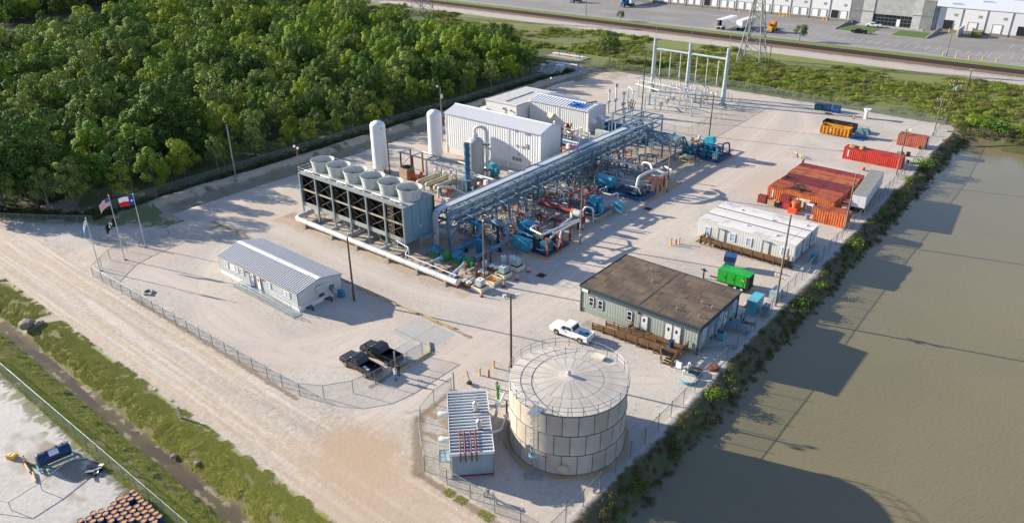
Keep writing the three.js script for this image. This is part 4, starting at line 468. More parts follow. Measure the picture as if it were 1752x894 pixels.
// white site trailer in the compound
{
  const x0 = -101,x1 = -81.4,z0 = -60.55,z1 = -52.8,zr = -56.7,e = 2.95,rg = 3.85,t = thing('site_trailer','long white trailer with a weathered ribbed gable roof','trailer',[-91,0,-56.7],{ world: true }),wm = M(0xc9d0d0,0.5,0.05,streak);
  part(t,'skirting',[B(x0 + 0.03,x1 - 0.03,0,0.62,z0 + 0.03,z1 - 0.03)],m.white);part(t,'wall',WALL(x0,z1,x1,z1,0.62,e,0.32,0.018),wm);part(t,'wall',WALL(x1,z0,x0,z0,0.62,e,0.32,0.018),wm);for (const [x,s] of [[x1,1],[x0,-1]]) { part(t,'wall',s > 0 ? WALL(x,z1,x,z0,0.62,e,0.32,0.035) : WALL(x,z0,x,z1,0.62,e,0.32,0.018),wm);part(t,'gable',PRISM([[z0,e],[z1,e],[zr,rg - 0.06]],s > 0 ? x - 0.05 : x,s > 0 ? x + 0.03 : x + 0.05,'x'),wm);}
  const valley = M(0x6f767a,0.6,0.2,streak);for (const [ze,nm] of [[z1 + 0.18,1],[z0 - 0.18,-1]]) { const a = [x0 - 0.12,e - 0.02,ze],b = [x1 + 0.12,e - 0.02,ze],c = [x0 - 0.12,rg,zr];const rf = part(t,'roof',nm > 0 ? ROOF(a,b,c,0.44,0.02,0.5) : ROOF(b,a,[x1 + 0.12,rg,zr],0.44,0.02,0.5),valley);const dz = zr - ze,L = Math.hypot(dz,rg - e),ang = Math.atan2(rg - e,Math.abs(dz));const gk = fin(PRISM([[-0.11,0],[0.11,0],[0.06,0.07],[-0.06,0.07]],0,L,'z'));for (let i = 0;i <= 44;i++) piece(rf,'roof_rib',gk,m.roofWhite,lerp(x0,x1,i / 44),e + 0.01,ze,0).rotation.set(nm > 0 ? ang : -ang,nm > 0 ? Math.PI : 0,0);}
  part(t,'ridge_cap',PRISM([[zr - 0.42,rg - 0.02],[zr,rg + 0.1],[zr + 0.42,rg - 0.02]],x0 - 0.14,x1 + 0.14,'x'),m.white);part(t,'eave_trim',[B(x0 - 0.14,x1 + 0.14,e - 0.12,e - 0.02,z1 + 0.16,z1 + 0.24),B(x0 - 0.14,x1 + 0.14,e - 0.12,e - 0.02,z0 - 0.24,z0 - 0.16)],m.beige);
  for (const x of [-98.9,-96.2,-94.8,-88.1,-84.6,-83.6]) win(t,x,1.7,z1 + 0.03,0.75,0.75,'z',m.white,m.glassPale);part(t,'sign_board',B(-97.9,-96.7,1.55,2.55,z1 + 0.04,z1 + 0.09),m.white);for (const x of [-92.2,-90.6]) door(t,x,0.62,z1 + 0.04,0.95,2.05,'z');for (const x of [-93.4,-89.3]) part(t,'wall_lamp',CB(x,2.45,z1 + 0.12,0.3,0.28,0.2),m.orangeCone);
  hvac(t,x1 + 0.04,1.1,-56.4,1.1,1.75,0.5,'x',m.galvLight);part(t,'meter_box',[B(x1 + 0.04,x1 + 0.3,1.3,1.95,-58.9,-58.2)],m.midGrey);part(t,'conduit',PIPE([[x1 + 0.15,1.3,-58.5],[x1 + 0.15,0.5,-58.7],[x1 + 0.6,0.3,-59.2],[x1 + 1.2,0.3,-59.3]],0.05,6),m.black);
  const rp = thing('access_ramp','grey mesh-railed access ramp along the white site trailer','ramp',[-88,0,-52],{ world: true });part(rp,'deck',[PRISM([[-95.2,0],[-95.2,0.55],[-89.5,0.58],[-80.6,0.06],[-80.6,0]],-52.7,-51.2,'z')],m.galv);const rl = [];for (let i = 0;i <= 8;i++) { const x = lerp(-95.2,-80.6,i / 8),y = x < -89.5 ? 0.55 : lerp(0.55,0.06,(x + 89.5) / 8.9);rl.push(CY(x,y,-51.2,0.03,1.0,6));if (i < 8) { const x2 = lerp(-95.2,-80.6,(i + 1) / 8),y2 = x2 < -89.5 ? 0.55 : lerp(0.55,0.06,(x2 + 89.5) / 8.9);rl.push(R([x,y + 1,-51.2],[x2,y2 + 1,-51.2],0.025,6),R([x,y + 0.5,-51.2],[x2,y2 + 0.5,-51.2],0.02,6));const g = new THREE.PlaneGeometry(x2 - x,0.85).toNonIndexed(),uv = g.attributes.uv;for (let q = 0;q < 6;q++) uv.setXY(q,uv.getX(q) * 1.8,uv.getY(q) * 0.85);g.translate((x + x2) / 2,(y + y2) / 2 + 0.52,-51.2);g.userData = { keep: 1 };part(rp,'mesh_panel',g,link);} } part(rp,'railing',rl,m.galvLight);part(rp,'handrail',[R([-88,1.35,-52.65],[-80.6,1.05,-52.65],0.03,6),CY(-84,0.2,-52.65,0.025,1,6),CY(-80.6,0,-52.65,0.025,1.05,6)],m.galvLight);
  for (const [z,l] of [[-54.3,'black tow hitch frame on the near side of the white trailer end'],[-57.6,'black tow hitch frame on the far side of the white trailer end']]) solo('tow_hitch',l,'hitch',[BM([-81.3,0.35,z - 0.5],[-80.2,0.35,z],0.12),BM([-81.3,0.35,z + 0.5],[-80.2,0.35,z],0.12),CY(-80.25,0,z,0.08,0.5,8),BM([-81.2,0.3,z - 0.5],[-81.2,0.3,z + 0.5],0.12)],m.black);
  const u = thing('utility_box','teal utility box at the corner of the white trailer','box',[-80.3,0,-59.4]);part(u,'cabinet',B(-0.45,0.45,0.1,1.0,-0.3,0.3),m.teal);part(u,'lid',B(-0.5,0.5,1.0,1.08,-0.35,0.35),m.teal);part(u,'pad',B(-0.55,0.55,0,0.1,-0.4,0.4),m.concrete);
}
function timberRail(t,pts,h,s = 1.5,nm = 'railing') { // wooden posts with boards between: each board a part
  for (let i = 0;i < pts.length - 1;i++) { const a = V(...pts[i]),b = V(...pts[i + 1]),n = Math.max(1,Math.round(a.distanceTo(b) / s));for (let k = i ? 1 : 0;k <= n;k++) { const p = a.clone().lerp(b,k / n);part(t,'post',CB(p.x,p.y - 0.4,p.z,0.11,h + 0.42,0.11),m.wood);} for (const y of [h,h * 0.62,h * 0.3]) part(t,'board',BM([a.x,a.y + y,a.z],[b.x,b.y + y,b.z],0.045,y === h ? 0.09 : h * 0.27),m.wood);}
}
// grey office
{
  const x0 = -50.8,x1 = -33,z0 = -89.5,z1 = -77.8,e = 3.95,t = thing('office_building','grey modular office with a flat brown felt roof','building',[-42,0,-83.6],{ world: true }),wm = M(0x9aa5a0,0.6,0,streak),wb = M(0x4c5d68,0.6,0,streak),dk = M(0x3a474f,0.6);
  part(t,'skirting',B(x0 + 0.05,x1 - 0.05,0,0.7,z0 + 0.05,z1 - 0.05),M(0x8f9a96,0.7,0,streak));for (const [a,b,c,d] of [[x0,z1,x1,z1],[x1,z1,x1,z0],[x1,z0,x0,z0],[x0,z0,x0,z1]]) { part(t,'wall',WALL(a,b,c,d,0.7,3.1,0.4,0.012,0.7),wm);part(t,'fascia',WALL(a,b,c,d,3.1,e,0.3,0.02,0.6),wb);}
  for (const [x,z] of [[x0,z1],[x1,z1],[x1,z0],[x0,z0]]) part(t,'corner_trim',CB(x,0.0,z,0.2,e,0.2),dk);
  const bm = tex(512,(u,v) => { const k = 0.86 + 0.4 * (tf(u,v,6,5,90) - 0.5) + 0.25 * (tn(u,v,128,91) - 0.5);return [k,k * 0.97,k * 0.92];},7);const rf = part(t,'roof',B(x0 - 0.22,x1 + 0.22,e,e + 0.16,z0 - 0.22,z1 + 0.22),dk);const rmats = [0x6b6055,0x625850,0x716658,0x786c5d].map((c) => M(c,0.95,0,bm));const strips = [[z1 + 0.15,-81.85],[-81.72,-85.4],[-85.27,z0 - 0.15]];strips.forEach(([a,b],k) => { for (let r = 0;r < 3;r++) for (let i = 0;i < 9;i++) { const zz0 = lerp(a,b,r / 3),zz1 = lerp(a,b,(r + 1) / 3),w = (x1 - x0 + 0.3) / 9,off = (r % 2) * w * 0.45;let xa = x0 - 0.15 + i * w - (i ? off : 0),xb = x0 - 0.15 + (i + 1) * w - (i < 8 ? off : 0);const y = e + 0.16 + 0.012 * ((r + i + k) % 3);part(rf,'roof_sheet',B(xa + 0.012,xb - 0.012,e + 0.155,y + 0.02,zz1 + 0.012,zz0 - 0.012),rmats[(i * 7 + r * 3 + k * 5) % 4]);} });
  part(t,'roof_edge',[B(x0 - 0.26,x1 + 0.26,e - 0.05,e + 0.26,z1 + 0.2,z1 + 0.27),B(x0 - 0.26,x1 + 0.26,e - 0.05,e + 0.26,z0 - 0.27,z0 - 0.2),B(x1 + 0.2,x1 + 0.27,e - 0.05,e + 0.26,z0 - 0.2,z1 + 0.2),B(x0 - 0.27,x0 - 0.2,e - 0.05,e + 0.26,z0 - 0.2,z1 + 0.2)],dk);part(t,'roof_joint',BM([-41.8,e + 0.2,z1],[-41.9,e + 0.2,z0],0.12,0.04),dk);
  for (const [x,z] of [[-37.3,-79.8],[-34.2,-79.9],[-35.5,-83.4],[-33.9,-83.0],[-43.6,-84.6],[-45.5,-87.5]]) part(t,'roof_vent',[CY(x,e + 0.15,z,0.07,0.35,8),CY(x,e + 0.5,z,0.12,0.08,8)],m.silver);
  const fr = M(0xe8ebec,0.5);for (const x of [-49.1,-47.6,-43]) win(t,x,1.5,z1 + 0.03,0.6,1.2,'z',fr);part(t,'window_surround',[B(-49.6,-48.6,1.25,2.95,z1 + 0.02,z1 + 0.035),B(-48.1,-47.1,1.25,2.95,z1 + 0.02,z1 + 0.035),B(-43.5,-42.5,1.25,2.95,z1 + 0.02,z1 + 0.035)],dk);door(t,-40.8,0.75,z1 + 0.04,1.05,2.15,'z',m.white2);for (const x of [-37.2,-36.05]) door(t,x,0.75,z1 + 0.04,1.1,2.3,'z',m.white2);part(t,'notice_board',B(-50.7,-49.7,3.25,3.8,z1 + 0.07,z1 + 0.1),m.white);part(t,'wall_lamp',CB(-41.6,2.95,z1 + 0.15,0.2,0.2,0.25),m.black);
  for (const z of [-79.3,-84.2,-88.2]) win(t,x1 + 0.04,1.6,z,0.8,1.6,'x',fr,m.glassPale);for (const z of [-80.8,-83.0,-86.6]) { const q = hvac(t,x1 + 0.04,0.9,z,1.0,2.0,0.35,'x',m.paleBlue);} door(t,x1 + 0.04,0.75,-85.5,1,2.1,'x',m.white2);
  // timber ramp and steps
  const rp = thing('timber_ramp','brown wooden ramp and porch along the grey office','ramp',[-40,0,-75.6],{ world: true }),deck = (xa,xb,ya,yb,za,zb,n) => { for (let i = 0;i < n;i++) { const u = i / n,v = (i + 0.93) / n;part(rp,'deck_board',PRISM([[lerp(xa,xb,u),lerp(ya,yb,u) - 0.05],[lerp(xa,xb,v),lerp(ya,yb,v) - 0.05],[lerp(xa,xb,v),lerp(ya,yb,v)],[lerp(xa,xb,u),lerp(ya,yb,u)]],za,zb,'z'),m.wood);} };
  deck(-46.8,-36.6,0.08,0.74,-76.1,-74.7,34);deck(-42.2,-36.2,0.76,0.76,-77.7,-76.2,24);deck(-36.5,-34.2,0.75,0.75,-77.7,-74.8,9);
  timberRail(rp,[[-46.8,0.1,-74.65],[-36.6,0.74,-74.65]],0.95,1.7);timberRail(rp,[[-45.6,0.15,-76.15],[-38.0,0.65,-76.15]],0.95,1.7);timberRail(rp,[[-42.2,0.76,-76.2],[-42.2,0.76,-77.5]],0.95);timberRail(rp,[[-36.6,0.74,-74.65],[-35.6,0.1,-73.3]],0.95,1);timberRail(rp,[[-34.2,0.75,-77.6],[-34.2,0.75,-74.7],[-34.2,0.1,-73.3]],0.95,1.4);for (let i = 0;i < 4;i++) part(rp,'step',B(-35.5,-34.3,0.58 - i * 0.17,0.64 - i * 0.17,-74.7 + i * 0.34,-74.38 + i * 0.34),m.wood);const st = [];for (const x of [-45,-42.5,-40,-37.5,-35]) st.push(B(x - 0.06,x + 0.06,0,0.6,-74.85,-74.7),B(x - 0.06,x + 0.06,0,0.6,-77.4,-77.2));part(rp,'joists',st,m.wood);part(rp,'landing_pad',B(-48.6,-46.8,0,0.07,-76.2,-74.6),m.concrete);
  const bn = thing('wheelie_bin','dark blue bin on the office porch','bin',[-35.9,0.76,-76.3]);part(bn,'body',new THREE.CylinderGeometry(0.4,0.32,0.95,4).rotateY(0.785).translate(0,0.48,0),m.navy);part(bn,'lid',B(-0.32,0.32,0.95,1.02,-0.34,0.34),m.navy);
  const ms = thing('metal_stairs','blue metal stairs at the back end of the grey office','stairs',[-32,0,-86],{ world: true });part(ms,'platform',B(-32.9,-31.4,1.0,1.06,-87.2,-85.2),m.steelBlue);for (let i = 0;i < 5;i++) part(ms,'step',B(-31.4 + i * 0.3,-31.12 + i * 0.3,0.82 - i * 0.18,0.86 - i * 0.18,-87.1,-86),m.steelBlue);part(ms,'railing',[R([-31.4,2.0,-87.2],[-29.9,1.0,-87.2],0.03),R([-31.4,2.0,-86],[-29.9,1.0,-86],0.03),CY(-31.4,0,-87.2,0.03,2,6),CY(-31.4,0,-86,0.03,2,6),CY(-29.9,0,-87.2,0.03,1,6),CY(-29.9,0,-86,0.03,1,6),R([-32.9,2,-87.2],[-31.4,2,-87.2],0.03),R([-31.4,2,-86],[-31.4,2,-85.2],0.03)],m.navy);
  for (const [x,z,l] of [[-32.3,-83.3,'pale blue air conditioning unit against the end of the grey office']]) { const q = thing('condenser_unit',l,'air conditioner',[x,0,z]);part(q,'casing',B(-0.5,0.5,0.1,1.0,-0.45,0.45),m.tealLight);part(q,'fan_grille',CY(0,1.0,0,0.36,0.03,18),m.darkGrey);part(q,'feet',[B(-0.45,-0.35,0,0.1,-0.4,0.4),B(0.35,0.45,0,0.1,-0.4,0.4)],m.darkGrey);}
  for (const [x,z,r,l,mt] of [[-31,-72,0.95,'pale round well cover nearest the pond fence',m.tank],[-31.2,-73.9,0.9,'dark round well cover behind the pale one',m.darkGrey],[-29.9,-76.2,0.7,'rusty round manhole cover beside the fence',m.rust]]) { const q = thing('well_cover',l,'well cover',[x,0,z]);part(q,'ring',CY(0,0,0,r,0.4,24),mt === m.rust ? m.rust : m.teal);part(q,'lid',CY(0,0.4,0,r * 0.95,0.08,24),mt);part(q,'handle',B(-0.15,0.15,0.48,0.52,-0.04,0.04),m.grey);}
  for (const [x,z,l] of [[-32.1,-72.3,'white vent pipe beside the pale well cover'],[-32.3,-74.1,'white vent pipe beside the dark well cover']]) { const q = thing('vent_pipe',l,'pipe',[x,0,z]);part(q,'pipe',PIPE([[0,0,0],[0,1.0,0],[0.25,1.15,0],[0.3,0.85,0]],0.09,8),m.plastic);part(q,'collar',CY(0,0,0,0.16,0.12,10),m.grey);}
  const pn = thing('control_pedestal','white control panel on a post frame by the well covers','panel',[-33,0,-73]);part(pn,'frame',[CY(-0.4,0,0,0.04,1.6,6),CY(0.4,0,0,0.04,1.6,6),BM([-0.4,1.2,0],[0.4,1.2,0],0.05)],m.galv);part(pn,'cabinet',B(-0.35,0.35,0.7,1.5,0.03,0.25),m.white);
  solo('rail_channel','long galvanised channel rails lying beside the grey office','rails',[BM([-32.9,0.35,-79.2],[-29.8,0.35,-82.8],0.12),BM([-32.6,0.35,-78.7],[-29.7,0.35,-82.2],0.12),CB(-32.6,0,-79,0.3,0.3,0.3),CB(-30,0,-82.3,0.3,0.3,0.3)],m.galv);
}
// white triple trailer
{
  const x0 = -49.1,x1 = -32.8,z0 = -120.2,z1 = -110,y0 = 0.7,e = 3.45,t = thing('triple_trailer','wide white triple trailer with two black roof seams','trailer',[-41,0,-115],{ world: true }),wm = M(0xcfd4d2,0.55,0,streak);
  const rm = tex(512,(u,v) => { const a = tf(u,v,5,6,33),s = tn(u * 0.3,v,48,35);const k = 0.98 - 0.16 * sstep(0.58,0.8,a) - 0.05 * s;return [k,k * 0.985,k * 0.96];},9),roofM = M(0xdedddb,0.6,0,rm);const seams = [z1,-113.4,-116.8,z0];for (let k = 0;k < 3;k++) { const a = seams[k] - (k ? 0.1 : 0),b = seams[k + 1] + (k < 2 ? 0.1 : 0),q = part(t,'module',B(x0,x1,y0,e,b,a),wm);part(q,'roof',PRISM([[b - (k === 2 ? 0.08 : 0),e],[a + (k === 0 ? 0.08 : 0),e],[a + (k === 0 ? 0.08 : 0),e + 0.06],[(a + b) / 2,e + 0.16],[b - (k === 2 ? 0.08 : 0),e + 0.06]],x0 - 0.1,x1 + 0.1,'x'),roofM);} part(t,'roof_seam',[B(x0 - 0.12,x1 + 0.12,y0,e + 0.1,-113.49,-113.31),B(x0 - 0.12,x1 + 0.12,y0,e + 0.1,-116.89,-116.71)],m.black);
  part(t,'front_siding',WALL(x0,z1 + 0.03,x1,z1 + 0.03,y0,e,0.4,0.01,0.7),wm);part(t,'end_siding',WALL(x1 + 0.03,z1,x1 + 0.03,z0,y0,e,0.4,0.01,0.7),wm);part(t,'end_siding',WALL(x0 - 0.03,z0,x0 - 0.03,z1,y0,e,0.4,0.01,0.7),wm);
  for (const x of [-47.4,-43,-40.2,-34.4]) win(t,x,1.35,z1 + 0.045,0.75,1.25,'z',m.white,m.glassPale);for (const x of [-44.9,-37.4]) { const d = door(t,x,y0 + 0.05,z1 + 0.05,1.0,2.1,'z',wm,false);part(d,'canopy',B(x - 0.7,x + 0.7,2.95,3.0,z1,z1 + 0.35),m.grey);} for (const z of [-111.2,-113.0,-115.3,-118.4]) win(t,x1 + 0.045,1.35,z,0.7,1.25,'x',m.paleBlue,m.glassPale);
  const pr = [];for (let x = x0 + 0.6;x < x1;x += 2.4) for (const z of [z1 - 0.3,-113.4,-116.8,z0 + 0.3]) pr.push(CB(x,0,z,0.4,y0,0.4));part(t,'piers',pr,m.concrete);part(t,'chassis',[B(x0 + 0.2,x1 - 0.2,0.5,0.69,z1 - 0.5,z1 - 0.35),B(x0 + 0.2,x1 - 0.2,0.5,0.69,z0 + 0.35,z0 + 0.5)],m.black);for (const [x,z] of [[-41.9,-112.4],[-36.6,-111.5],[-39.5,-117.2],[-45.3,-118],[-34.2,-118.2]]) part(t,'roof_vent',CB(x,e + 0.1,z,0.35,0.22,0.35),m.white2);
  const dk = thing('timber_deck','brown wooden walkway along the front of the triple trailer','deck',[-40,0,-108],{ world: true });for (let i = 0;i < 60;i++) { const x = lerp(-47.6,-33.4,i / 60);part(dk,'deck_board',B(x,x + 0.215,0.66,0.71,-109.9,-108.1),m.wood);} timberRail(dk,[[-47.6,0.7,-108.1],[-33.4,0.7,-108.1]],0.9,1.8);timberRail(dk,[[-47.6,0.7,-109.8],[-47.6,0.7,-108.1]],0.9);timberRail(dk,[[-33.4,0.7,-109.8],[-33.4,0.7,-108.1]],0.9);for (let i = 0;i < 3;i++) { part(dk,'step',B(-48.6 + i * 0.3,-48.3 + i * 0.3,0.15 + 0.18 * i,0.2 + 0.18 * i,-109.6,-108.4),m.wood);part(dk,'step',B(-33.4 + i * 0.3,-33.1 + i * 0.3,0.51 - 0.18 * i,0.56 - 0.18 * i,-109.6,-108.4),m.wood);} const lg = [];for (let i = 0;i <= 8;i++) lg.push(CB(lerp(-47.5,-33.5,i / 8),0,-108.2,0.12,0.66,0.12));part(dk,'legs',lg,m.wood);
}
// ================================================================ cooling tower
{
  const x0 = -108.6,x1 = -82.4,zf = -74.6,zb = -81.4,yb = 2.3,yt = 8.4,n = 6,w = (x1 - x0) / n,t = thing('cooling_tower','long six-cell cooling tower with black louvres and white fan stacks','cooling tower',[-95.5,0,-78],{ world: true }),fr = M(0x8f9b9c,0.55,0.1,streak),cas = M(0x7396a8,0.55,0.05,streak),dk = m.fill;
  part(t,'inner_body',B(x0 + 0.35,x1 - 0.12,yb + 0.1,yt - 0.1,zb + 0.1,zf - 0.4),dk);part(t,'basin',[B(x0,x1,yb - 0.05,yb + 0.12,zb,zf)],fr);part(t,'sill_band',B(x0,x1,yb,yb + 0.75,zf - 0.02,zf + 0.08),M(0xa6b0ae,0.5,0.1,streak));part(t,'middle_rail',B(x0,x1,5.35,5.62,zf + 0.0,zf + 0.12),M(0xb3aa9a,0.6,0,streak));part(t,'top_rail',B(x0,x1,yt - 0.25,yt + 0.02,zf,zf + 0.1),fr);
  const slat = fin(PRISM([[-0.2,0.1],[-0.06,0],[-0.06,0.03],[-0.2,0.13]],0,w - 0.36,'x'));const lm = new THREE.MeshPhysicalMaterial({ color: 0x0a0b0d,roughness: 1,specularIntensity: 0.1 });
  for (let i = 0;i < n;i++) for (const [a,b] of [[yb + 0.78,5.33],[5.64,yt - 0.27]]) { const lp = part(t,'louvre_panel',B(x0 + i * w + 0.15,x0 + (i + 1) * w - 0.15,a,b,zf - 0.42,zf - 0.36),lm);for (let y = a;y < b - 0.12;y += 0.31) piece(lp,'slat',slat,lm,x0 + i * w + 0.18,y,zf - 0.17);part(lp,'cross_brace',[R([x0 + i * w + 0.15,a,zf + 0.02],[x0 + (i + 1) * w - 0.15,b,zf + 0.02],0.016,5),R([x0 + i * w + 0.15,b,zf + 0.05],[x0 + (i + 1) * w - 0.15,a,zf + 0.05],0.016,5)],M(0xa09a8c,0.6,0.2));}
  for (let i = 0;i <= n;i++) { part(t,'column',B(x0 + i * w - 0.15,x0 + i * w + 0.15,0,yt,zf + 0.02,zf + 0.3),fr);part(t,'column',B(x0 + i * w - 0.13,x0 + i * w + 0.13,0,yb,zb,zb + 0.3),fr);part(t,'footing',[CB(x0 + i * w,0,zf + 0.15,0.7,0.12,0.7),CB(x0 + i * w,0,zb + 0.15,0.7,0.12,0.7)],m.concrete);if (i % 2 === 1) part(t,'leg_brace',[BM([x0 + i * w,0.15,zf + 0.15],[x0 + (i - 0.5) * w,yb,zf + 0.15],0.1),BM([x0 + i * w,0.15,zf + 0.15],[x0 + (i + 0.5) * w,yb,zf + 0.15],0.1)],m.galv);}
  // casing of the ends and the back: single sheets
  for (let k = 0;k < 4;k++) for (const [a,b] of [[yb + 0.02,5.3],[5.34,yt - 0.02]]) { const za = lerp(zf,zb,k / 4),zc = lerp(zf,zb,(k + 1) / 4);part(t,'casing_panel',B(x1 - 0.1,x1 + 0.02 + 0.015 * (k % 2),a,b,zc + 0.02,za - 0.02),cas);part(t,'casing_panel',B(x0 - 0.02,x0 + 0.1,a,b,zc + 0.02,za - 0.02),cas);}
  for (let i = 0;i < n;i++) part(t,'casing_panel',B(x0 + i * w + 0.02,x0 + (i + 1) * w - 0.02,yb,yt - 0.02,zb,zb + 0.08),cas);part(t,'end_rib',[1,2,3].map((k) => B(x1 + 0.02,x1 + 0.12,yb,yt,lerp(zf,zb,k / 4) - 0.06,lerp(zf,zb,k / 4) + 0.06)),cas);
  for (let i = 0;i < n;i++) part(t,'deck_panel',B(x0 + i * w + 0.01 - (i ? 0 : 0.15),x0 + (i + 1) * w - 0.01 + (i === n - 1 ? 0.15 : 0),yt,yt + 0.1,zb - 0.1,zf + 0.34),M(0xa9b0ad,0.75,0,speck));
  const prof = [[1.78,0],[1.8,0.3],[1.92,1.1],[2.04,1.75],[2.1,1.8],[2.1,1.88],[2.02,1.88],[1.96,1.7],[1.84,1.0],[1.72,0.2],[1.72,0.02]];
  for (let i = 0;i < n;i++) { const cx = x0 + (i + 0.5) * w,cz = -78.1,s = part(t,'fan_stack',LATHE(prof,cx,yt + 0.1,cz,40),M(0xc3c9c5,0.5,0,streak));part(s,'seam',[0,1,2,3].map((k) => { const a = k * 1.571 + 0.5;return BM([cx + Math.cos(a) * 1.79,yt + 0.2,cz + Math.sin(a) * 1.79],[cx + Math.cos(a) * 2.05,yt + 1.85,cz + Math.sin(a) * 2.05],0.05,0.03);}),m.grey);const bl = [CY(cx,yt + 0.8,cz,0.3,0.35,14)];for (let k = 0;k < 6;k++) bl.push(new THREE.BoxGeometry(1.4,0.03,0.32).rotateX(0.35).translate(1.0,0,0).rotateY(k * 1.047 + i * 0.3).translate(cx,yt + 0.98,cz));part(s,'fan',bl,m.midGrey);part(s,'plenum',CY(cx,yt + 0.11,cz,1.75,0.02,24),dk);
    const v = part(t,'distribution_pipe',PIPE([[cx - 1.15,yt + 0.12,-75.1],[cx - 1.15,yt + 0.55,-75.1],[cx + 1.15,yt + 0.55,-75.1],[cx + 1.15,yt + 0.12,-75.1]],0.16,8),m.insul);part(v,'pipe_loop',PIPE([[cx - 1.1,yt + 0.3,-75.5],[cx + 1.1,yt + 0.3,-75.5]],0.1,8),m.insul);part(v,'valve',[CY(cx,yt + 0.1,-75.1,0.2,0.3,10)],m.galv);}
  const rl = [];const rail = (a,b) => { const L = Math.hypot(b[0] - a[0],b[1] - a[1]),k = Math.round(L / 2.2);for (let i = 0;i <= k;i++) rl.push(CY(lerp(a[0],b[0],i / k),yt + 0.1,lerp(a[1],b[1],i / k),0.025,1.05,5));for (const y of [1.1,0.6]) rl.push(R([a[0],yt + y,a[1]],[b[0],yt + y,b[1]],0.022,5));};rail([x0,zf + 0.25],[x1,zf + 0.25]);rail([x1 + 0.05,zf + 0.25],[x1 + 0.05,zb]);rail([x1,zb],[x0,zb]);rail([x0,zb],[x0,zf + 0.25]);part(t,'deck_railing',rl,m.galvLight);
  const lx = -84.6,ld = [R([lx - 0.22,0.3,zf + 0.5],[lx - 0.22,yt + 1.2,zf + 0.5],0.03),R([lx + 0.22,0.3,zf + 0.5],[lx + 0.22,yt + 1.2,zf + 0.5],0.03)];for (let y = 0.6;y < yt;y += 0.34) ld.push(R([lx - 0.22,y,zf + 0.5],[lx + 0.22,y,zf + 0.5],0.018,5));for (let y = 2.5;y < yt + 1;y += 0.7) ld.push(PIPE([[lx - 0.3,y,zf + 0.5],[lx - 0.33,y,zf + 1.1],[lx + 0.33,y,zf + 1.1],[lx + 0.3,y,zf + 0.5]],0.025,5));for (const o of [-0.33,0,0.33]) ld.push(R([lx + o,2.4,zf + 1.1],[lx + o,yt + 1,zf + 1.1],0.02,5));part(t,'ladder',ld,M(0xb4a48e,0.6));
  part(t,'end_platform',[B(x1 + 0.02,x1 + 1.2,yb + 0.3,yb + 0.38,-80,-77.2),BM([x1 + 1.2,yb + 0.35,-80],[x1,yb - 1,-80],0.08),BM([x1 + 1.2,yb + 0.35,-77.2],[x1,yb - 1,-77.2],0.08),R([x1 + 1.2,yb + 1.4,-80],[x1 + 1.2,yb + 1.4,-77.2],0.03),CY(x1 + 1.2,yb + 0.35,-80,0.03,1.05,6),CY(x1 + 1.2,yb + 0.35,-77.2,0.03,1.05,6),CY(x1 + 1.2,yb + 0.35,-78.6,0.03,1.05,6)],cas);part(t,'end_ladder',[R([x1 + 1.25,0,-77],[x1 + 1.25,yb + 1.4,-77],0.03),R([x1 + 1.25,0,-76.6],[x1 + 1.25,yb + 1.4,-76.6],0.03)].concat([...Array(8)].map((_,i) => R([x1 + 1.25,0.3 + i * 0.33,-77],[x1 + 1.25,0.3 + i * 0.33,-76.6],0.018,5))),cas);part(t,'end_duct',PIPE([[x1 + 0.3,yt + 0.3,zb + 0.5],[x1 + 0.3,5.2,zb + 0.5],[x1 + 1.4,5.0,zb + 0.2],[x1 + 2.8,5.0,zb + 0.2]],0.14,8),m.black);part(t,'warning_sign',B(x1 + 0.04,x1 + 0.06,4.1,4.5,-78.2,-77.8),m.white);
  // cooling water header
  const h = thing('cooling_water_header','big white header pipe lying in front of the cooling tower','pipe',[-90,0,-71.75],{ world: true });part(h,'pipe',PIPE([[-107.6,1.0,-75.6],[-107.6,1.0,-71.75],[-68.8,1.0,-71.75]],0.46,18,1.3),m.insul);part(h,'end_cap',new THREE.SphereGeometry(0.46,18,10).scale(0.7,1,1).translate(-68.8,1.0,-71.75),m.insul);for (const x of [-98.4,-94.4,-86.0]) { const b = part(h,'branch',R([x,1.0,-71.75],[x,1.0,-76.5],0.3,14),m.galvLight);part(b,'valve',[R([x,1.0,-73.6],[x,1.0,-73.3],0.46,16),CY(x,1.3,-73.45,0.12,0.5,8),CB(x,1.75,-73.45,0.4,0.25,0.3)],m.galv);} for (const x of [-104.6,-97.4,-91,-83.5,-77,-71]) part(h,'saddle',[CB(x,0,-71.75,0.5,0.6,0.8),CB(x,0,-71.75,0.9,0.1,1.5)],m.concrete);for (const x of [-80.5,-78.2,-74.5,-72.4]) part(h,'nozzle',[CY(x,1.4,-71.75,0.07,0.35,8),CB(x,1.68,-71.75,0.35,0.14,0.2)],m.orange);part(h,'pipe_band',[-104,-99,-94,-89,-84,-79.6,-76.5,-73].map((x) => R([x - 0.04,1,-71.75],[x + 0.04,1,-71.75],0.475,18)),m.galv);
  part(h,'impulse_line',[PIPE([[-84.0,2.6,-74.0],[-80.6,2.6,-73.4],[-80.6,1.7,-72.6],[-69.4,1.7,-72.4],[-69.2,1.7,-76]],0.07,6),CY(-80.6,0,-73.4,0.06,2.6,6),CY(-83.9,0,-74.1,0.06,2.6,6)],m.white);
}
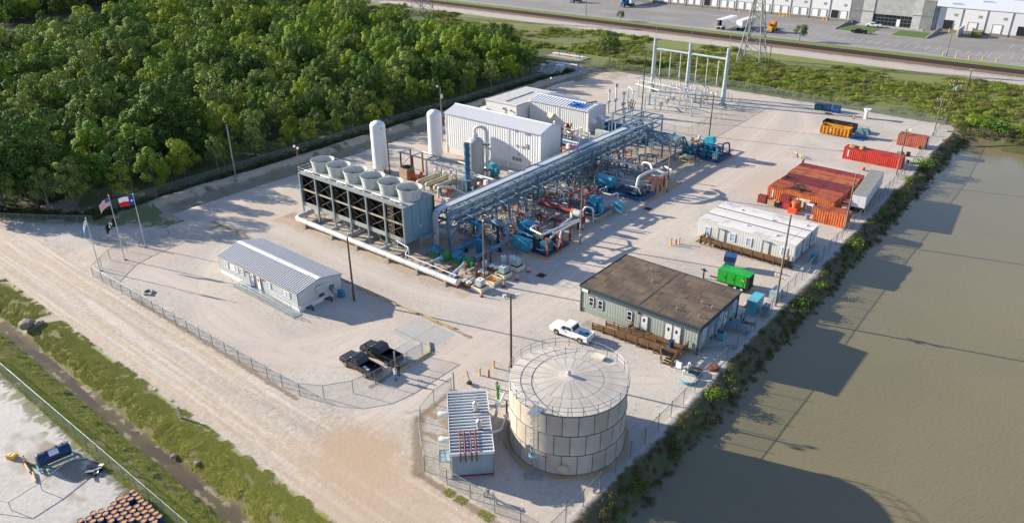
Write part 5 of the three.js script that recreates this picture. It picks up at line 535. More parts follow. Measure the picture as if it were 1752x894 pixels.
// circulation pumps
function circPump(label,x,z) { const t = thing('circulation_pump',label,'pump',[x,0,z]);part(t,'plinth',B(-3.6,0.9,0,0.22,-0.9,0.9),m.concrete);part(t,'base_frame',[B(-3.3,-0.7,0.22,0.75,-0.6,0.6)],m.green);const v = part(t,'volute',[new THREE.SphereGeometry(0.72,16,12).scale(1,1,0.8).translate(0,1.05,0),R([0,1.05,0.3],[0,1.05,1.0],0.36,14),R([0,1.05,-0.3],[0,1.05,-1.0],0.36,14),CB(0,0.2,0,0.8,0.4,0.9)],m.green);part(v,'flange',[R([0,1.05,0.95],[0,1.05,1.08],0.5,16),R([0,1.05,-0.95],[0,1.05,-1.08],0.5,16)],m.teal);const mo = part(t,'motor',[R([-1.2,1.2,0],[-3.2,1.2,0],0.52,16),R([-3.2,1.2,0],[-3.45,1.2,0],0.4,16),R([-0.6,1.15,0],[-1.2,1.15,0],0.2,10),CB(-2.2,0.75,0,1.4,0.25,0.9)],m.teal);part(mo,'terminal_box',B(-2.7,-1.7,1.6,2.15,-0.35,0.35),m.teal);part(t,'guard',B(-1.25,-0.65,0.75,1.45,-0.28,0.28),m.green);return t;}
circPump('green and teal circulation pump nearer the cooling tower',-76.3,-77.4);circPump('green and teal circulation pump nearer the chemical totes',-72,-78);
{
  const p = (label,pts,r,mat,extra) => { const t = thing('water_pipe',label,'pipe',[pts[0][0],0,pts[0][2]],{ world: true });part(t,'pipe',PIPE(pts,r,14),mat);const a = pts[0],b = pts[1],f = [];for (const k of [0.02,0.5,0.97]) { const x = lerp(a[0],b[0],k),y = lerp(a[1],b[1],k),z = lerp(a[2],b[2],k),d = V(b[0] - a[0],b[1] - a[1],b[2] - a[2]).normalize().multiplyScalar(0.08);f.push(R([x - d.x,y - d.y,z - d.z],[x + d.x,y + d.y,z + d.z],r * 1.35,14));} part(t,'flange',f,mat);(extra ?? []).forEach(([x,y,z]) => part(t,'support',[CB(x,0,z,0.3,y,0.3),CB(x,0,z,0.7,0.1,0.7)],m.navy));};
  p('light blue pipe between header and the pump nearer the tower',[[-76.3,1.05,-72.1],[-76.3,1.05,-76.4]],0.26,m.paleBlue,[[-76.3,0.8,-74.3]]);p('light grey pipe between header end and the pump nearer the totes',[[-70.6,1.2,-72.1],[-72,1.05,-76.9]],0.24,m.galvLight,[[-71.2,0.9,-74.3]]);
  p('straight blue suction pipe behind the pump nearer the tower',[[-76.3,1.05,-78.5],[-76.3,1.05,-85],[-76.3,3.2,-86],[-80,3.2,-86]],0.32,m.teal,[[-76.3,0.8,-82]]);p('thick blue pipe rising in a wide bend beside the chemical totes',[[-72,1.05,-79.1],[-72,1.05,-87.2],[-72,3.6,-87.6],[-76.5,3.6,-87.6],[-78,2.6,-87.6],[-79.5,2.6,-87.6]],0.36,m.steelBlue,[[-72,0.75,-81],[-72,0.75,-85.5],[-74.2,3.3,-87.6]]);
  const c = thing('control_cabinet','tall blue control cabinet between the blue suction pipes','cabinet',[-74.2,0,-83]);part(c,'body',B(-0.5,0.5,0.1,2.35,-0.4,0.4),m.teal);part(c,'door',B(-0.44,0.44,0.2,2.25,0.4,0.44),m.teal);part(c,'plinth',B(-0.55,0.55,0,0.1,-0.45,0.45),m.concrete);solo('pump_slab','stained concrete slab under the circulation pumps','slab',B(-80.6,-69.6,0.0,0.06,-80.2,-73.2),M(0xa99a86,0.95,0,rust));
}
// chemical totes and their tubs
function tub(label,x,z,w,d,h,inside) { const t = thing('spill_tub',label,'spill tub',[x,0,z]);part(t,'base',B(-w / 2,w / 2,0.08,0.2,-d / 2,d / 2),m.cream);part(t,'wall',[B(-w / 2,w / 2,0.2,h,d / 2 - 0.09,d / 2),B(-w / 2,w / 2,0.2,h,-d / 2,-d / 2 + 0.09),B(w / 2 - 0.09,w / 2,0.2,h,-d / 2 + 0.09,d / 2 - 0.09),B(-w / 2,-w / 2 + 0.09,0.2,h,-d / 2 + 0.09,d / 2 - 0.09)],m.cream);part(t,'grating',B(-w / 2 + 0.1,w / 2 - 0.1,h - 0.16,h - 0.1,-d / 2 + 0.1,d / 2 - 0.1),inside ?? m.darkGrey);for (const q of [-0.6,0,0.6]) part(t,'foot',B(q * w / 2 - 0.1,q * w / 2 + 0.1,0,0.08,-d / 2 + 0.05,d / 2 - 0.05),m.cream);return t;}
function tote(label,x,y,z,mat) { const t = thing('chemical_tote',label,'tote',[x,y,z]);const g = [];const s = 0.55;for (let i = 0;i <= 4;i++) { const q = -s + i * s / 2;g.push(B(q - 0.012,q + 0.012,0.12,1.15,s - 0.01,s + 0.015),B(q - 0.012,q + 0.012,0.12,1.15,-s - 0.015,-s + 0.01),B(s - 0.01,s + 0.015,0.12,1.15,q - 0.012,q + 0.012),B(-s - 0.015,-s + 0.01,0.12,1.15,q - 0.012,q + 0.012));} for (const yy of [0.3,0.6,0.9,1.14]) g.push(B(-s,s,yy - 0.012,yy + 0.012,s + 0.012,s + 0.03),B(-s,s,yy - 0.012,yy + 0.012,-s - 0.03,-s - 0.012),B(s + 0.012,s + 0.03,yy - 0.012,yy + 0.012,-s,s),B(-s - 0.03,-s - 0.012,yy - 0.012,yy + 0.012,-s,s));part(t,'bottle',B(-s + 0.03,s - 0.03,0.13,1.12,-s + 0.03,s - 0.03),mat);part(t,'cage',g,m.silver);part(t,'pallet',[B(-s - 0.02,s + 0.02,0.08,0.12,-s - 0.02,s + 0.02),B(-s,-s + 0.12,0,0.08,-s,s),B(s - 0.12,s,0,0.08,-s,s),B(-0.06,0.06,0,0.08,-s,s)],m.darkGrey);part(t,'cap',CY(0,1.12,0,0.11,0.06,12),m.black);}
[['nearest the leftmost cones',-65.9,-73.6,m.plastic],['second tote tub along the row',-65.9,-79.0,m.plasticGreen],['farthest along the row of totes',-65.9,-82.2,m.plasticGreen]].forEach(([l,x,z,mt],i) => { tub('cream spill tub, ' + l,x,z,1.9,1.9,0.75);tote(['white chemical tote in its cage nearest the cones','pale green chemical tote in the middle tub','pale teal chemical tote farthest from the header pipe'][i],x,0.65,z,mt);});
tub('empty cream spill tub with a rusty gold inside',-65.8,-76.4,2.0,1.9,0.7,m.gold);
[['white sacks on a wooden pallet nearest the header pipe',-68.3,-73.4],['white sacks on a pallet behind the pole',-68.4,-77.2],['white sacks on a pallet beside the middle tote',-68.3,-79.6]].forEach(([l,x,z]) => { const t = thing('loaded_pallet',l,'pallet',[x,0,z]);for (let i = 0;i < 5;i++) part(t,'plank',B(-0.9,0.9,0.1,0.14,-0.6 + i * 0.26,-0.42 + i * 0.26),m.wood);part(t,'crate',B(-0.85,0.85,0.14,0.6,-0.6,0.6),M(0x9a6a35,0.9,0,speck));for (const s of [-0.43,0.43]) part(t,'sack',new THREE.SphereGeometry(0.45,12,8).scale(0.95,0.45,1.2).translate(s,0.72,0),m.plastic);});
for (const [x,z,l] of [[-69,-82.8,'white plastic drum behind the far tote'],[-67.9,-83.6,'white plastic drum beside the far tub'],[-70.2,-79.6,'small white plastic drum among the red standpipes']]) { const t = thing('plastic_drum',l,'drum',[x,0,z]);part(t,'body',LATHE([[0,0],[0.42,0],[0.46,0.1],[0.46,1.0],[0.4,1.15],[0.2,1.2],[0,1.2]],0,0,0,16),m.plastic);part(t,'cap',CY(0,1.2,0,0.12,0.08,10),m.black);}
for (const [x,z,h,c,l] of [[-70.6,-81.5,1.5,'darkRed','dark red standpipe behind the white drum'],[-70.8,-80.4,1.6,'darkRed','dark red standpipe beside the blue pipe'],[-70.2,-76.6,1.8,'green','green standpipe beside the end of the header'],[-70.9,-76.0,1.6,'red','red standpipe left of the green one'],[-69.6,-77.0,1.7,'red','red standpipe right of the green one']]) { const t = thing('standpipe',l,'standpipe',[x,0,z]);part(t,'pipe',[CY(0,0,0,0.12,h,10)],m[c]);part(t,'flange',[CY(0,h,0,0.22,0.1,12),CY(0,0,0,0.22,0.08,12)],m[c]);}
const cone0 = (() => { const t = thing('traffic_cone','orange cone with white bands nearest the tubs','traffic cone',[-69.1,0,-72.0],{ group: 'traffic cones' });part(t,'cone',CY(0,0.06,0,0.16,1.05,12,0.05),m.orangeCone);part(t,'band',[CY(0,0.5,0,0.122,0.14,12,0.108),CY(0,0.78,0,0.094,0.12,12,0.082)],m.white);part(t,'base',B(-0.26,0.26,0,0.06,-0.26,0.26),m.rubber);return t;})();
cone0.userData.label = 'orange cone standing at the end of the white header pipe';
[[-64.4,-72.2,'orange cone in front of the nearest chemical tote'],[-63.8,-76.5,'orange cone beside the empty gold tub'],[-63.6,-79.4,'orange cone beside the middle chemical tote'],[-63.8,-82.5,'orange cone beside the farthest chemical tote'],[-33.2,-93.2,'orange cone beside the green generator trailer'],[-51.2,-200.1,'orange cone near the white valve housing at the back fence'],[-78.1,-15.7,'red-orange cone beside the blue fuel tank']].forEach(([x,z,l]) => clone(cone0,l,[x,0,z]));

// ================================================================ pipe rack
const steel = m.steelBlue;
{
  const xa = -82.5,xb = -79.2,z0 = -81.2,z1 = -147.2,N = 22,dz = (z1 - z0) / N,t = thing('pipe_rack','long blue steel pipe rack through the middle of the plant','pipe rack',[-81.5,0,-114],{ world: true });
  for (let i = 0;i <= N;i++) { const z = z0 + i * dz,col = i % 2 === 0;for (const x of [xa,xb]) part(t,col ? 'column' : 'truss_upright',B(x - (col ? 0.16 : 0.09),x + (col ? 0.16 : 0.09),col ? 0 : 3.4,6.3,z - (col ? 0.16 : 0.09),z + (col ? 0.16 : 0.09)),steel);if (col) { for (const y of [3.4,4.8,6.1]) part(t,'cross_beam',B(xa + 0.16,xb - 0.16,y - 0.14,y + 0.14,z - 0.1,z + 0.1),steel);part(t,'column_foot',[CB(xa,0,z,0.8,0.15,0.8),CB(xb,0,z,0.8,0.15,0.8)],m.concrete);}
    if (i < N) for (const x of [xa,xb]) { const up = i % 2 === 0;part(t,'truss_diagonal',BM([x,up ? 3.5 : 6.1,z],[x,up ? 6.1 : 3.5,z + dz],0.1),steel);} if (i % 4 === 0 && i < N) part(t,'knee_brace',[BM([xb,1.2,z],[xb,3.4,z + dz * 0.8],0.1),BM([xb,1.2,z],[xb,3.4,z - dz * 0.8],0.1)],steel);}
  for (const x of [xa,xb]) for (const [y,h] of [[3.4,0.3],[4.8,0.18],[6.2,0.3]]) part(t,'chord',B(x - 0.12,x + 0.12,y - h / 2,y + h / 2,z1,z0),steel);
  const tr = thing('cable_tray','wide pale cable tray on top of the pipe rack, bent down at its near end','cable tray',[-82.3,0,-110],{ world: true });const ty = 6.55;part(tr,'tray_bend',PRISM([[z0 - 0.5,ty],[z0 + 0.4,ty - 0.1],[z0 + 0.95,ty - 0.6],[z0 + 1.05,ty - 1.3],[z0 + 1.05,0],[z0 + 0.85,0],[z0 + 0.85,ty - 1.3],[z0 + 0.75,ty - 0.7],[z0 + 0.35,ty - 0.3],[z0 - 0.5,ty - 0.2]],-81.75,-80.65,'x'),m.galvLight);for (let i = 0;i < 10;i++) part(tr,'tray_cover',B(-81.77,-80.63,ty - 0.18,ty + 0.004 * (i % 2),z0 - 0.5 - i * 5.7 - 5.68,z0 - 0.5 - i * 5.7),m.galvLight);part(tr,'tray_support',[...Array(14)].map((_,i) => B(-82.5,-80.4,6.25,6.36,z0 - 2 - i * 4.2 - 0.1,z0 - 2 - i * 4.2)),steel);
  // pipes lying on the rack, each its own
  const lay = (label,x,y,r,mat,za = z0 + 0.6,zc = z1,down) => { x += 0.62;const q = thing('rack_pipe',label,'pipe',[x,0,(za + zc) / 2],{ world: true,group: 'pipes on the rack' });const pts = down ? [[x,0.4,za],[x,y,za],[x,y,zc]] : [[x,y,za],[x,y,zc]];part(q,'pipe',PIPE(pts,r,10),mat);const f = [];for (let z = za - 6;z > zc + 2;z -= 9.5) f.push(R([x,y,z - 0.07],[x,y,z + 0.07],r * 1.12,12));part(q,'band',f,m.galv);};
  lay('silver insulated pipe on the lower rack level, nearest the yard',-80.3,3.72,0.17,m.insul,-83,-146);lay('blue pipe on the lower rack level, second from the yard',-80.95,3.75,0.2,steel,-84,-146.5);lay('silver pipe on the lower rack level, in the middle',-81.6,3.72,0.17,m.galvLight,-82.5,-147,true);lay('thick insulated pipe on the lower rack level, towards the buildings',-82.3,3.8,0.25,m.insul,-84,-147);lay('dark pipe on the lower rack level, nearest the buildings',-82.9,3.66,0.1,m.midGrey,-83,-147);
  lay('silver pipe on the middle rack level, nearest the yard',-80.25,5.08,0.14,m.galvLight,-82.2,-138,true);lay('pale blue pipe on the middle rack level, second from the yard',-80.8,5.1,0.16,m.paleBlue,-82.2,-138,true);lay('thin silver pipe on the middle rack level, in the middle',-81.3,5.06,0.1,m.silver,-82.4,-138,true);lay('insulated pipe on the middle rack level, towards the buildings',-81.9,5.12,0.2,m.insul,-84,-138);lay('blue pipe on the top rack level beside the cable tray',-81.1,6.42,0.14,steel,-84,-136);lay('white pipe on the top rack level above the yard side',-80.4,6.4,0.11,m.insul,-86,-136);lay('black cable bundle hanging from the cable tray to the ground',-81.5,6.45,0.09,m.black,-82.6,-100,true);
  // the bundle of pipes that bends over at the far end
  for (let k = 0;k < 5;k++) { const x = -79.6 - 0.42 * k,y = 6.3 - k * 0.28,q = thing('bent_rack_pipe','silver pipe of the curved bundle at the far end, ' + ['outermost','second from outside','middle one','second from inside','innermost'][k],'pipe',[x,0,-140],{ world: true,group: 'curved pipe bundle' });part(q,'pipe',PIPE([[x,y - 0.3,-134],[x,y + 0.1,-139],[x + 0.9,y + 0.35,-144.5],[x + 1.1,y + 0.2,-148.5 - 0.2 * k]],0.13,8,1.5),m.galvLight);part(q,'clamp',[R([x,y - 0.02,-137.5],[x,y,-137.75],0.17,8)],steel);}
  // red valve frame with a white box, and its smaller twin
  const rf = (label,x,z,s,y) => { const q = thing('valve_gantry',label,'frame',[x,0,z],{ world: true }),g = [];for (const [a,b] of [[-1,-1],[1,-1],[1,1],[-1,1]]) g.push(BM([x + a * s,y - 0.9,z + b * s * 1.3],[x + a * s,y,z + b * s * 1.3],0.12));for (const a of [-1,1]) g.push(BM([x - s,y,z + a * s * 1.3],[x + s,y,z + a * s * 1.3],0.14),BM([x + a * s,y,z - s * 1.3],[x + a * s,y,z + s * 1.3],0.14),BM([x + a * s * 0.3,y,z - s * 1.3],[x + a * s * 0.3,y,z + s * 1.3],0.1));part(q,'frame',g,m.red);part(q,'instrument_box',CB(x + s * 0.2,y + 0.05,z + s * 0.5,0.6,0.9,0.6),m.white);};
  rf('red steel valve frame with a white box over the middle of the rack',-81.6,-118.2,1.1,7.3);rf('small red steel valve frame with a white box beside the grey vessel',-84.3,-96.6,0.9,5.4);
}
// the cross rack at the far end and its branch to the right
{
  const t = thing('cross_rack','blue steel frame crossing behind the far end of the pipe rack','pipe rack',[-84.5,0,-150],{ world: true });for (const x of [-90,-85,-80]) for (const z of [-147.8,-153]) { part(t,'column',CB(x,0,z,0.28,6.4,0.28),steel);} for (const y of [4.2,6.3]) { for (const z of [-147.8,-153]) part(t,'long_beam',B(-90,-80,y - 0.14,y + 0.14,z - 0.1,z + 0.1),steel);for (const x of [-90,-87.5,-85,-82.5,-80]) part(t,'cross_beam',B(x - 0.1,x + 0.1,y - 0.13,y + 0.13,-153,-147.8),steel);} part(t,'roof_brace',[BM([-90,6.3,-153],[-85,6.3,-147.8],0.1),BM([-85,6.3,-153],[-80,6.3,-147.8],0.1)],steel);
  const b = thing('branch_rack','low blue steel branch rack towards the yellow table','pipe rack',[-75,0,-145.5],{ world: true });for (const x of [-78.6,-74.5,-71.4]) for (const z of [-143.6,-147]) part(b,'column',CB(x,0,z,0.28,4.5,0.28),steel);for (const y of [3.0,4.4]) { for (const z of [-143.6,-147]) part(b,'long_beam',B(-79.6,-71.2,y - 0.12,y + 0.12,z - 0.09,z + 0.09),steel);for (const x of [-78.6,-76.5,-74.5,-71.4]) part(b,'cross_beam',B(x - 0.09,x + 0.09,y - 0.12,y + 0.12,-147,-143.6),steel);} part(b,'brace',[BM([-78.6,3,-143.6],[-74.5,4.4,-143.6],0.09),BM([-74.5,4.4,-143.6],[-71.4,3,-143.6],0.09),BM([-78.6,4.4,-147],[-74.5,4.4,-143.6],0.09)],steel);
  for (const [z,y,l] of [[-144.2,4.65,'nearest the table'],[-145.2,4.65,'in the middle'],[-146.2,4.65,'farthest back']]) { const q = thing('branch_pipe','blue pipe on the branch rack, ' + l,'pipe',[-75,0,z],{ world: true,group: 'branch rack pipes' });part(q,'pipe',PIPE([[-80.5,y + 1,z],[-79,y,z],[-70.8,y,z],[-70.6,1.5,z - 2.5]],0.16,8),steel);part(q,'valve',[CB(-73.2,y,z,0.4,0.5,0.3)],m.teal);}
}
// ---------------------------------------------------------------- vessels and buildings west of the rack
function vessel(name,label,x,z,r,h,mat,skirt) { const t = thing(name,label,'vessel',[x,0,z]);const y0 = skirt;part(t,'shell',LATHE([[0,h],[r * 0.5,h - r * 0.14],[r * 0.85,h - r * 0.34],[r,h - r * 0.62],[r,y0 + 0.3],[r * 0.8,y0],[0,y0]],0,0,0,36),mat);return t;}
for (const [x,z,l,a] of [[-115.6,-99.2,'tall white vertical tank nearest the cooling tower',0.3],[-112.4,-112.3,'tall white vertical tank beside the big white building',2.2]]) { const t = vessel('vertical_tank',l,x,z,1.55,11.0,m.white,0.8);for (let k = 0;k < 3;k++) { const q = k * 2.094;part(t,'leg',CB(Math.cos(q) * 1.2,0,Math.sin(q) * 1.2,0.3,1.2,0.3),m.grey);} part(t,'lifting_lug',[CB(0.3,10.9,0,0.25,0.2,0.08),CB(-0.5,10.85,0.3,0.2,0.2,0.08)],m.grey);part(t,'nozzle',R([Math.cos(a) * 1.5,9.7,Math.sin(a) * 1.5],[Math.cos(a) * 1.75,9.7,Math.sin(a) * 1.75],0.16,12),m.tan);part(t,'piping',[PIPE([[1.2,0.5,1.6],[-1.4,0.5,1.9],[-1.8,1.2,0.4]],0.07,6),PIPE([[1.7,0.3,-0.6],[1.8,1.6,0.9],[1.2,1.6,1.7]],0.06,6)],m.galvLight);solo('tank_foundation','round concrete foundation under the ' + l.replace('tall ',''),'foundation',CY(x,0,z,2.1,0.16,28),m.concrete);}
{
  const t = vessel('separator_vessel','grey pressure vessel with a looping overhead pipe',-93.6,-104.2,1.65,10.6,M(0xb9b8b2,0.45,0.1,streak),1.0);part(t,'skirt',CY(0,0,0,1.5,1.2,28),m.grey);part(t,'overhead_pipe',PIPE([[0,10.5,0],[0,12.4,0],[1.0,12.7,-0.4],[2.1,12.2,-1.0],[2.1,2.6,-1.0],[3.2,2.2,-1.2],[8,2.2,-1.4]],0.3,14,1.1),m.insul);part(t,'neck',[CY(0,10.45,0,0.5,0.5,16),CY(0,11.0,0,0.48,0.14,16)],m.insul);part(t,'clip',[B(1.5,2.5,9.1,9.25,-1.5,-0.5),B(1.5,2.5,4.0,4.15,-1.5,-0.5)],m.red);part(t,'side_pipe',PIPE([[1.7,8.6,-0.8],[3.0,8.5,-1.2],[3.1,6.4,-1.2],[2.2,5.4,-1]],0.2,10),m.insul);part(t,'nozzle',[R([1.2,1.9,0.9],[3.0,1.9,1.6],0.45,16),R([2.4,1.9,1.36],[2.55,1.9,1.42],0.6,16)],m.grey);
  const s = thing('blue_stack','slim blue stack with spiral fins before the grey vessel','stack',[-92.7,0,-100.8]);part(s,'shell',CY(0,0,0,0.5,10.3,20),M(0x2f6d92,0.5));const sp = [];for (let k = 0;k < 3;k++) { const p = [];for (let i = 0;i <= 40;i++) { const y = 4.6 + i * 0.14,a = y * 1.5 + k * 2.094;p.push([Math.cos(a) * 0.54,y,Math.sin(a) * 0.54]);} sp.push(PIPE(p,0.06,5,0.01));} part(s,'spiral_fin',sp,M(0x2f6d92,0.5));part(s,'rim',CY(0,10.25,0,0.56,0.12,20),m.darkGrey);part(s,'platform',[CY(0,3.2,0,1.3,0.1,16)],steel);const rl = [];for (let i = 0;i < 9;i++) { const a = i * 0.65;rl.push(CY(Math.cos(a) * 1.25,3.3,Math.sin(a) * 1.25,0.025,1,5));} rl.push(new THREE.TorusGeometry(1.25,0.03,5,24,5.3).rotateX(1.57).translate(0,4.3,0));part(s,'platform_railing',rl,m.galvLight);part(s,'brace',[BM([0.5,0,0.9],[0.5,3.2,0.9],0.15),BM([-0.5,0,0.9],[-0.5,3.2,0.9],0.15)],steel);
  const mt = thing('compressor_motor','teal compressor with a silver flywheel by the white building','compressor',[-95.6,0,-110.6]);part(mt,'frame',B(-1.6,1.6,0,1.0,-0.9,0.9),m.midGrey);part(mt,'housing',PRISM([[-1.6,1.0],[1.6,1.0],[1.6,2.5],[0.9,3.1],[-1.0,3.1],[-1.6,2.4]],-0.8,0.8,'z'),m.turq);part(mt,'side_box',B(1.6,2.3,1.2,2.6,-0.5,0.7),m.turq);const fw = part(mt,'flywheel',[new THREE.TorusGeometry(0.85,0.16,8,28).translate(0.2,1.6,1.05),CY(0,0,0,0.25,0.3,12).rotateX(1.57).translate(0.2,1.6,0.95)],m.silver);part(fw,'spoke',[0,1,2,3].map((k) => new THREE.BoxGeometry(1.6,0.12,0.08).rotateZ(k * 0.785).translate(0.2,1.6,1.05)),m.silver);
}
// heat exchangers: beige horizontal shells
function exchanger(label,x,z0,z1,y,r,mat,legs) { const t = thing('heat_exchanger',label,'heat exchanger',[x,0,(z0 + z1) / 2],{ world: true });part(t,'shell',[R([x,y,z0],[x,y,z1],r,20)],mat);part(t,'head',[new THREE.SphereGeometry(r,20,10).scale(1,1,0.45).translate(x,y,z0),R([x,y,z1],[x,y,z1 - 0.35],r * 1.15,20)],mat);part(t,'flange',[R([x,y,z0 - 0.5],[x,y,z0 - 0.38],r * 1.18,20),R([x,y,z1 + 0.5],[x,y,z1 + 0.38],r * 1.18,20)],mat);for (const k of [0.25,0.75]) part(t,'saddle',[CB(x,0,lerp(z0,z1,k),r * 1.7,y - r * 0.8,0.3)],legs);part(t,'riser',PIPE([[x,y + r * 0.8,z1 + 0.6],[x,y + 1.3,z1 + 0.6],[x + 0.5,y + 1.3,z1 + 0.3],[x + 0.5,y + 0.2,z1 - 0.4]],0.17,10),m.insul);return t;}
exchanger('beige horizontal heat exchanger nearest the fan stacks',-101.4,-96,-101.3,2.0,0.42,m.beige,m.midGrey);exchanger('beige horizontal heat exchanger in the middle of the three',-99.1,-96,-101.3,2.0,0.42,m.beige,m.midGrey);exchanger('beige horizontal heat exchanger nearest the blue stack',-96.7,-95.8,-101.2,2.0,0.42,m.beige,m.midGrey);
{
  const t = thing('west_rack','low steel pipe rack between the white tanks and the blue stack','pipe rack',[-105,0,-102],{ world: true }),rk = m.paleBlue;for (const x of [-112,-108.5,-104.5,-100.5,-96.5]) for (const z of [-101.6,-104.4]) part(t,'column',CB(x,0,z,0.24,4.4,0.24),x < -105 ? m.darkRed : rk);for (const z of [-101.6,-104.4]) part(t,'beam',B(-112.2,-93.8,4.3,4.55,z - 0.1,z + 0.1),rk);for (const x of [-112,-108.5,-104.5,-102.5,-100.5,-98.5,-96.5,-94.2]) part(t,'cross_beam',B(x - 0.08,x + 0.08,4.3,4.5,-104.4,-101.6),rk);part(t,'brace',[BM([-112,1.4,-101.6],[-109,4.3,-101.6],0.1),BM([-104.5,4.45,-104.4],[-100.5,4.45,-101.6],0.1),BM([-100.5,4.45,-104.4],[-96.5,4.45,-101.6],0.1),BM([-104.5,4.45,-101.6],[-100.5,4.45,-104.4],0.1)],rk);
  const P = (label,pts,r,mat) => { const q = thing('plant_pipe',label,'pipe',[pts[0][0],0,pts[0][2]],{ world: true,group: 'plant pipes' });part(q,'pipe',PIPE(pts,r,10),mat);const b = pts[Math.floor(pts.length / 2)],a = pts[Math.floor(pts.length / 2) - 1];part(q,'flange',R([lerp(a[0],b[0],0.4),lerp(a[1],b[1],0.4),lerp(a[2],b[2],0.4)],[lerp(a[0],b[0],0.45),lerp(a[1],b[1],0.45),lerp(a[2],b[2],0.45)],r * 1.5,10),mat);};
  P('silver pipe on the west rack, nearest the exchangers',[[-104,3.6,-102.2],[-90,3.6,-102.2],[-84,3.6,-102.2]],0.16,m.insul);P('silver pipe on the west rack, second row',[[-104,3.6,-102.9],[-88,3.6,-102.9],[-83.5,3.6,-102.9]],0.2,m.insul);P('silver pipe on the west rack, third row',[[-104,3.0,-103.6],[-88,3.0,-103.6],[-83.5,3.0,-103.6]],0.14,m.galvLight);P('silver pipe on the west rack, farthest row',[[-108,4.7,-104],[-95.5,4.7,-104],[-95.5,2,-104],[-84,2,-106.5]],0.18,m.insul);P('white hooked pipe between exchangers and the stack',[[-95,0.6,-95],[-95,2.8,-95],[-93.5,2.8,-96.6],[-91,1.6,-98]],0.2,m.insul);P('large silver pipe from the grey vessel to the rack',[[-91.5,1.9,-105.8],[-86.5,1.9,-106.6],[-83.4,3.4,-107.2]],0.34,m.insul);P('white low pipe before the building corner',[[-93,1.2,-113.6],[-88.5,1.2,-113.6],[-86,1.2,-116],[-83.6,2.6,-116]],0.2,m.insul);P('white bent pipe by the gable of the big building',[[-88.2,1.6,-120],[-85.6,1.6,-119.2],[-85.2,2.8,-122],[-83.6,2.8,-122.5]],0.18,m.insul);P('white pipe loop behind the rack near the red frame',[[-88,2.2,-128],[-85.5,2.2,-126],[-84.5,1.4,-130],[-83.4,1.4,-133]],0.16,m.insul);P('rusty pipe running on the ground by the exchangers',[[-103,0.4,-95],[-94,0.4,-94.2],[-88,0.4,-93.4],[-84,0.4,-93]],0.12,m.orange);P('grey pipe along the ground west of the rack',[[-90,0.5,-91],[-86,0.5,-90],[-84.2,0.5,-100],[-84.2,0.5,-115]],0.14,m.galvLight);
  const k = thing('cooler_box','tan box cooler with a black fan beside the first white tank','cooler',[-108.9,0,-100.2]);part(k,'casing',B(-1.1,1.1,0.15,2.2,-1.1,1.1),m.tan);part(k,'fan_shroud',[CY(0,2.2,0,0.95,0.25,24),CY(0,2.45,0,0.3,0.1,12)],m.black);part(k,'feet',[B(-1,-0.8,0,0.15,-1,1),B(0.8,1,0,0.15,-1,1)],m.darkGrey);
  for (const [x,z,l] of [[-107.0,-100.1,'red-orange upright pump left of the pair by the tan cooler'],[-105.3,-100.6,'red-orange upright pump right of the pair by the tan cooler']]) { const q = thing('red_pump',l,'pump',[x,0,z]);part(q,'barrel',LATHE([[0,1.9],[0.32,1.85],[0.4,1.6],[0.4,0.4],[0.5,0.35],[0.5,0.15],[0,0.15]],0,0,0,16),m.orange);part(q,'flange',[CY(0,1.5,0,0.5,0.1,16),CY(0,0,0,0.55,0.15,16)],m.orange);part(q,'side_pipe',PIPE([[0,1.0,0.3],[0,1.0,0.8],[0,0.2,0.9]],0.12,8),m.red);}
  for (const [x,z,c,l] of [[-92.6,-94.3,'blue','small blue pump with a white box left of the rack']]) { const q = thing('small_pump',l,'pump',[x,0,z]);part(q,'base',B(-1,1.3,0,0.12,-0.6,0.6),m.concrete);part(q,'motor',[R([-0.8,0.6,0],[0.1,0.6,0],0.38,14)],m.blue);part(q,'panel',B(0.4,1.0,0.12,1.5,-0.3,0.3),m.white2);}
  const of = thing('orange_frame','orange pipe support frame by the blue stack','frame',[-94.4,0,-97.2]);part(of,'post',[CB(-0.4,0,0,0.14,2.2,0.14)],m.orange);part(of,'post',[CB(0.4,0,0,0.14,2.2,0.14)],m.orange);part(of,'crossbar',[B(-0.4,0.4,2.0,2.15,-0.07,0.07),B(-0.4,0.4,1.1,1.22,-0.07,0.07)],m.orange);
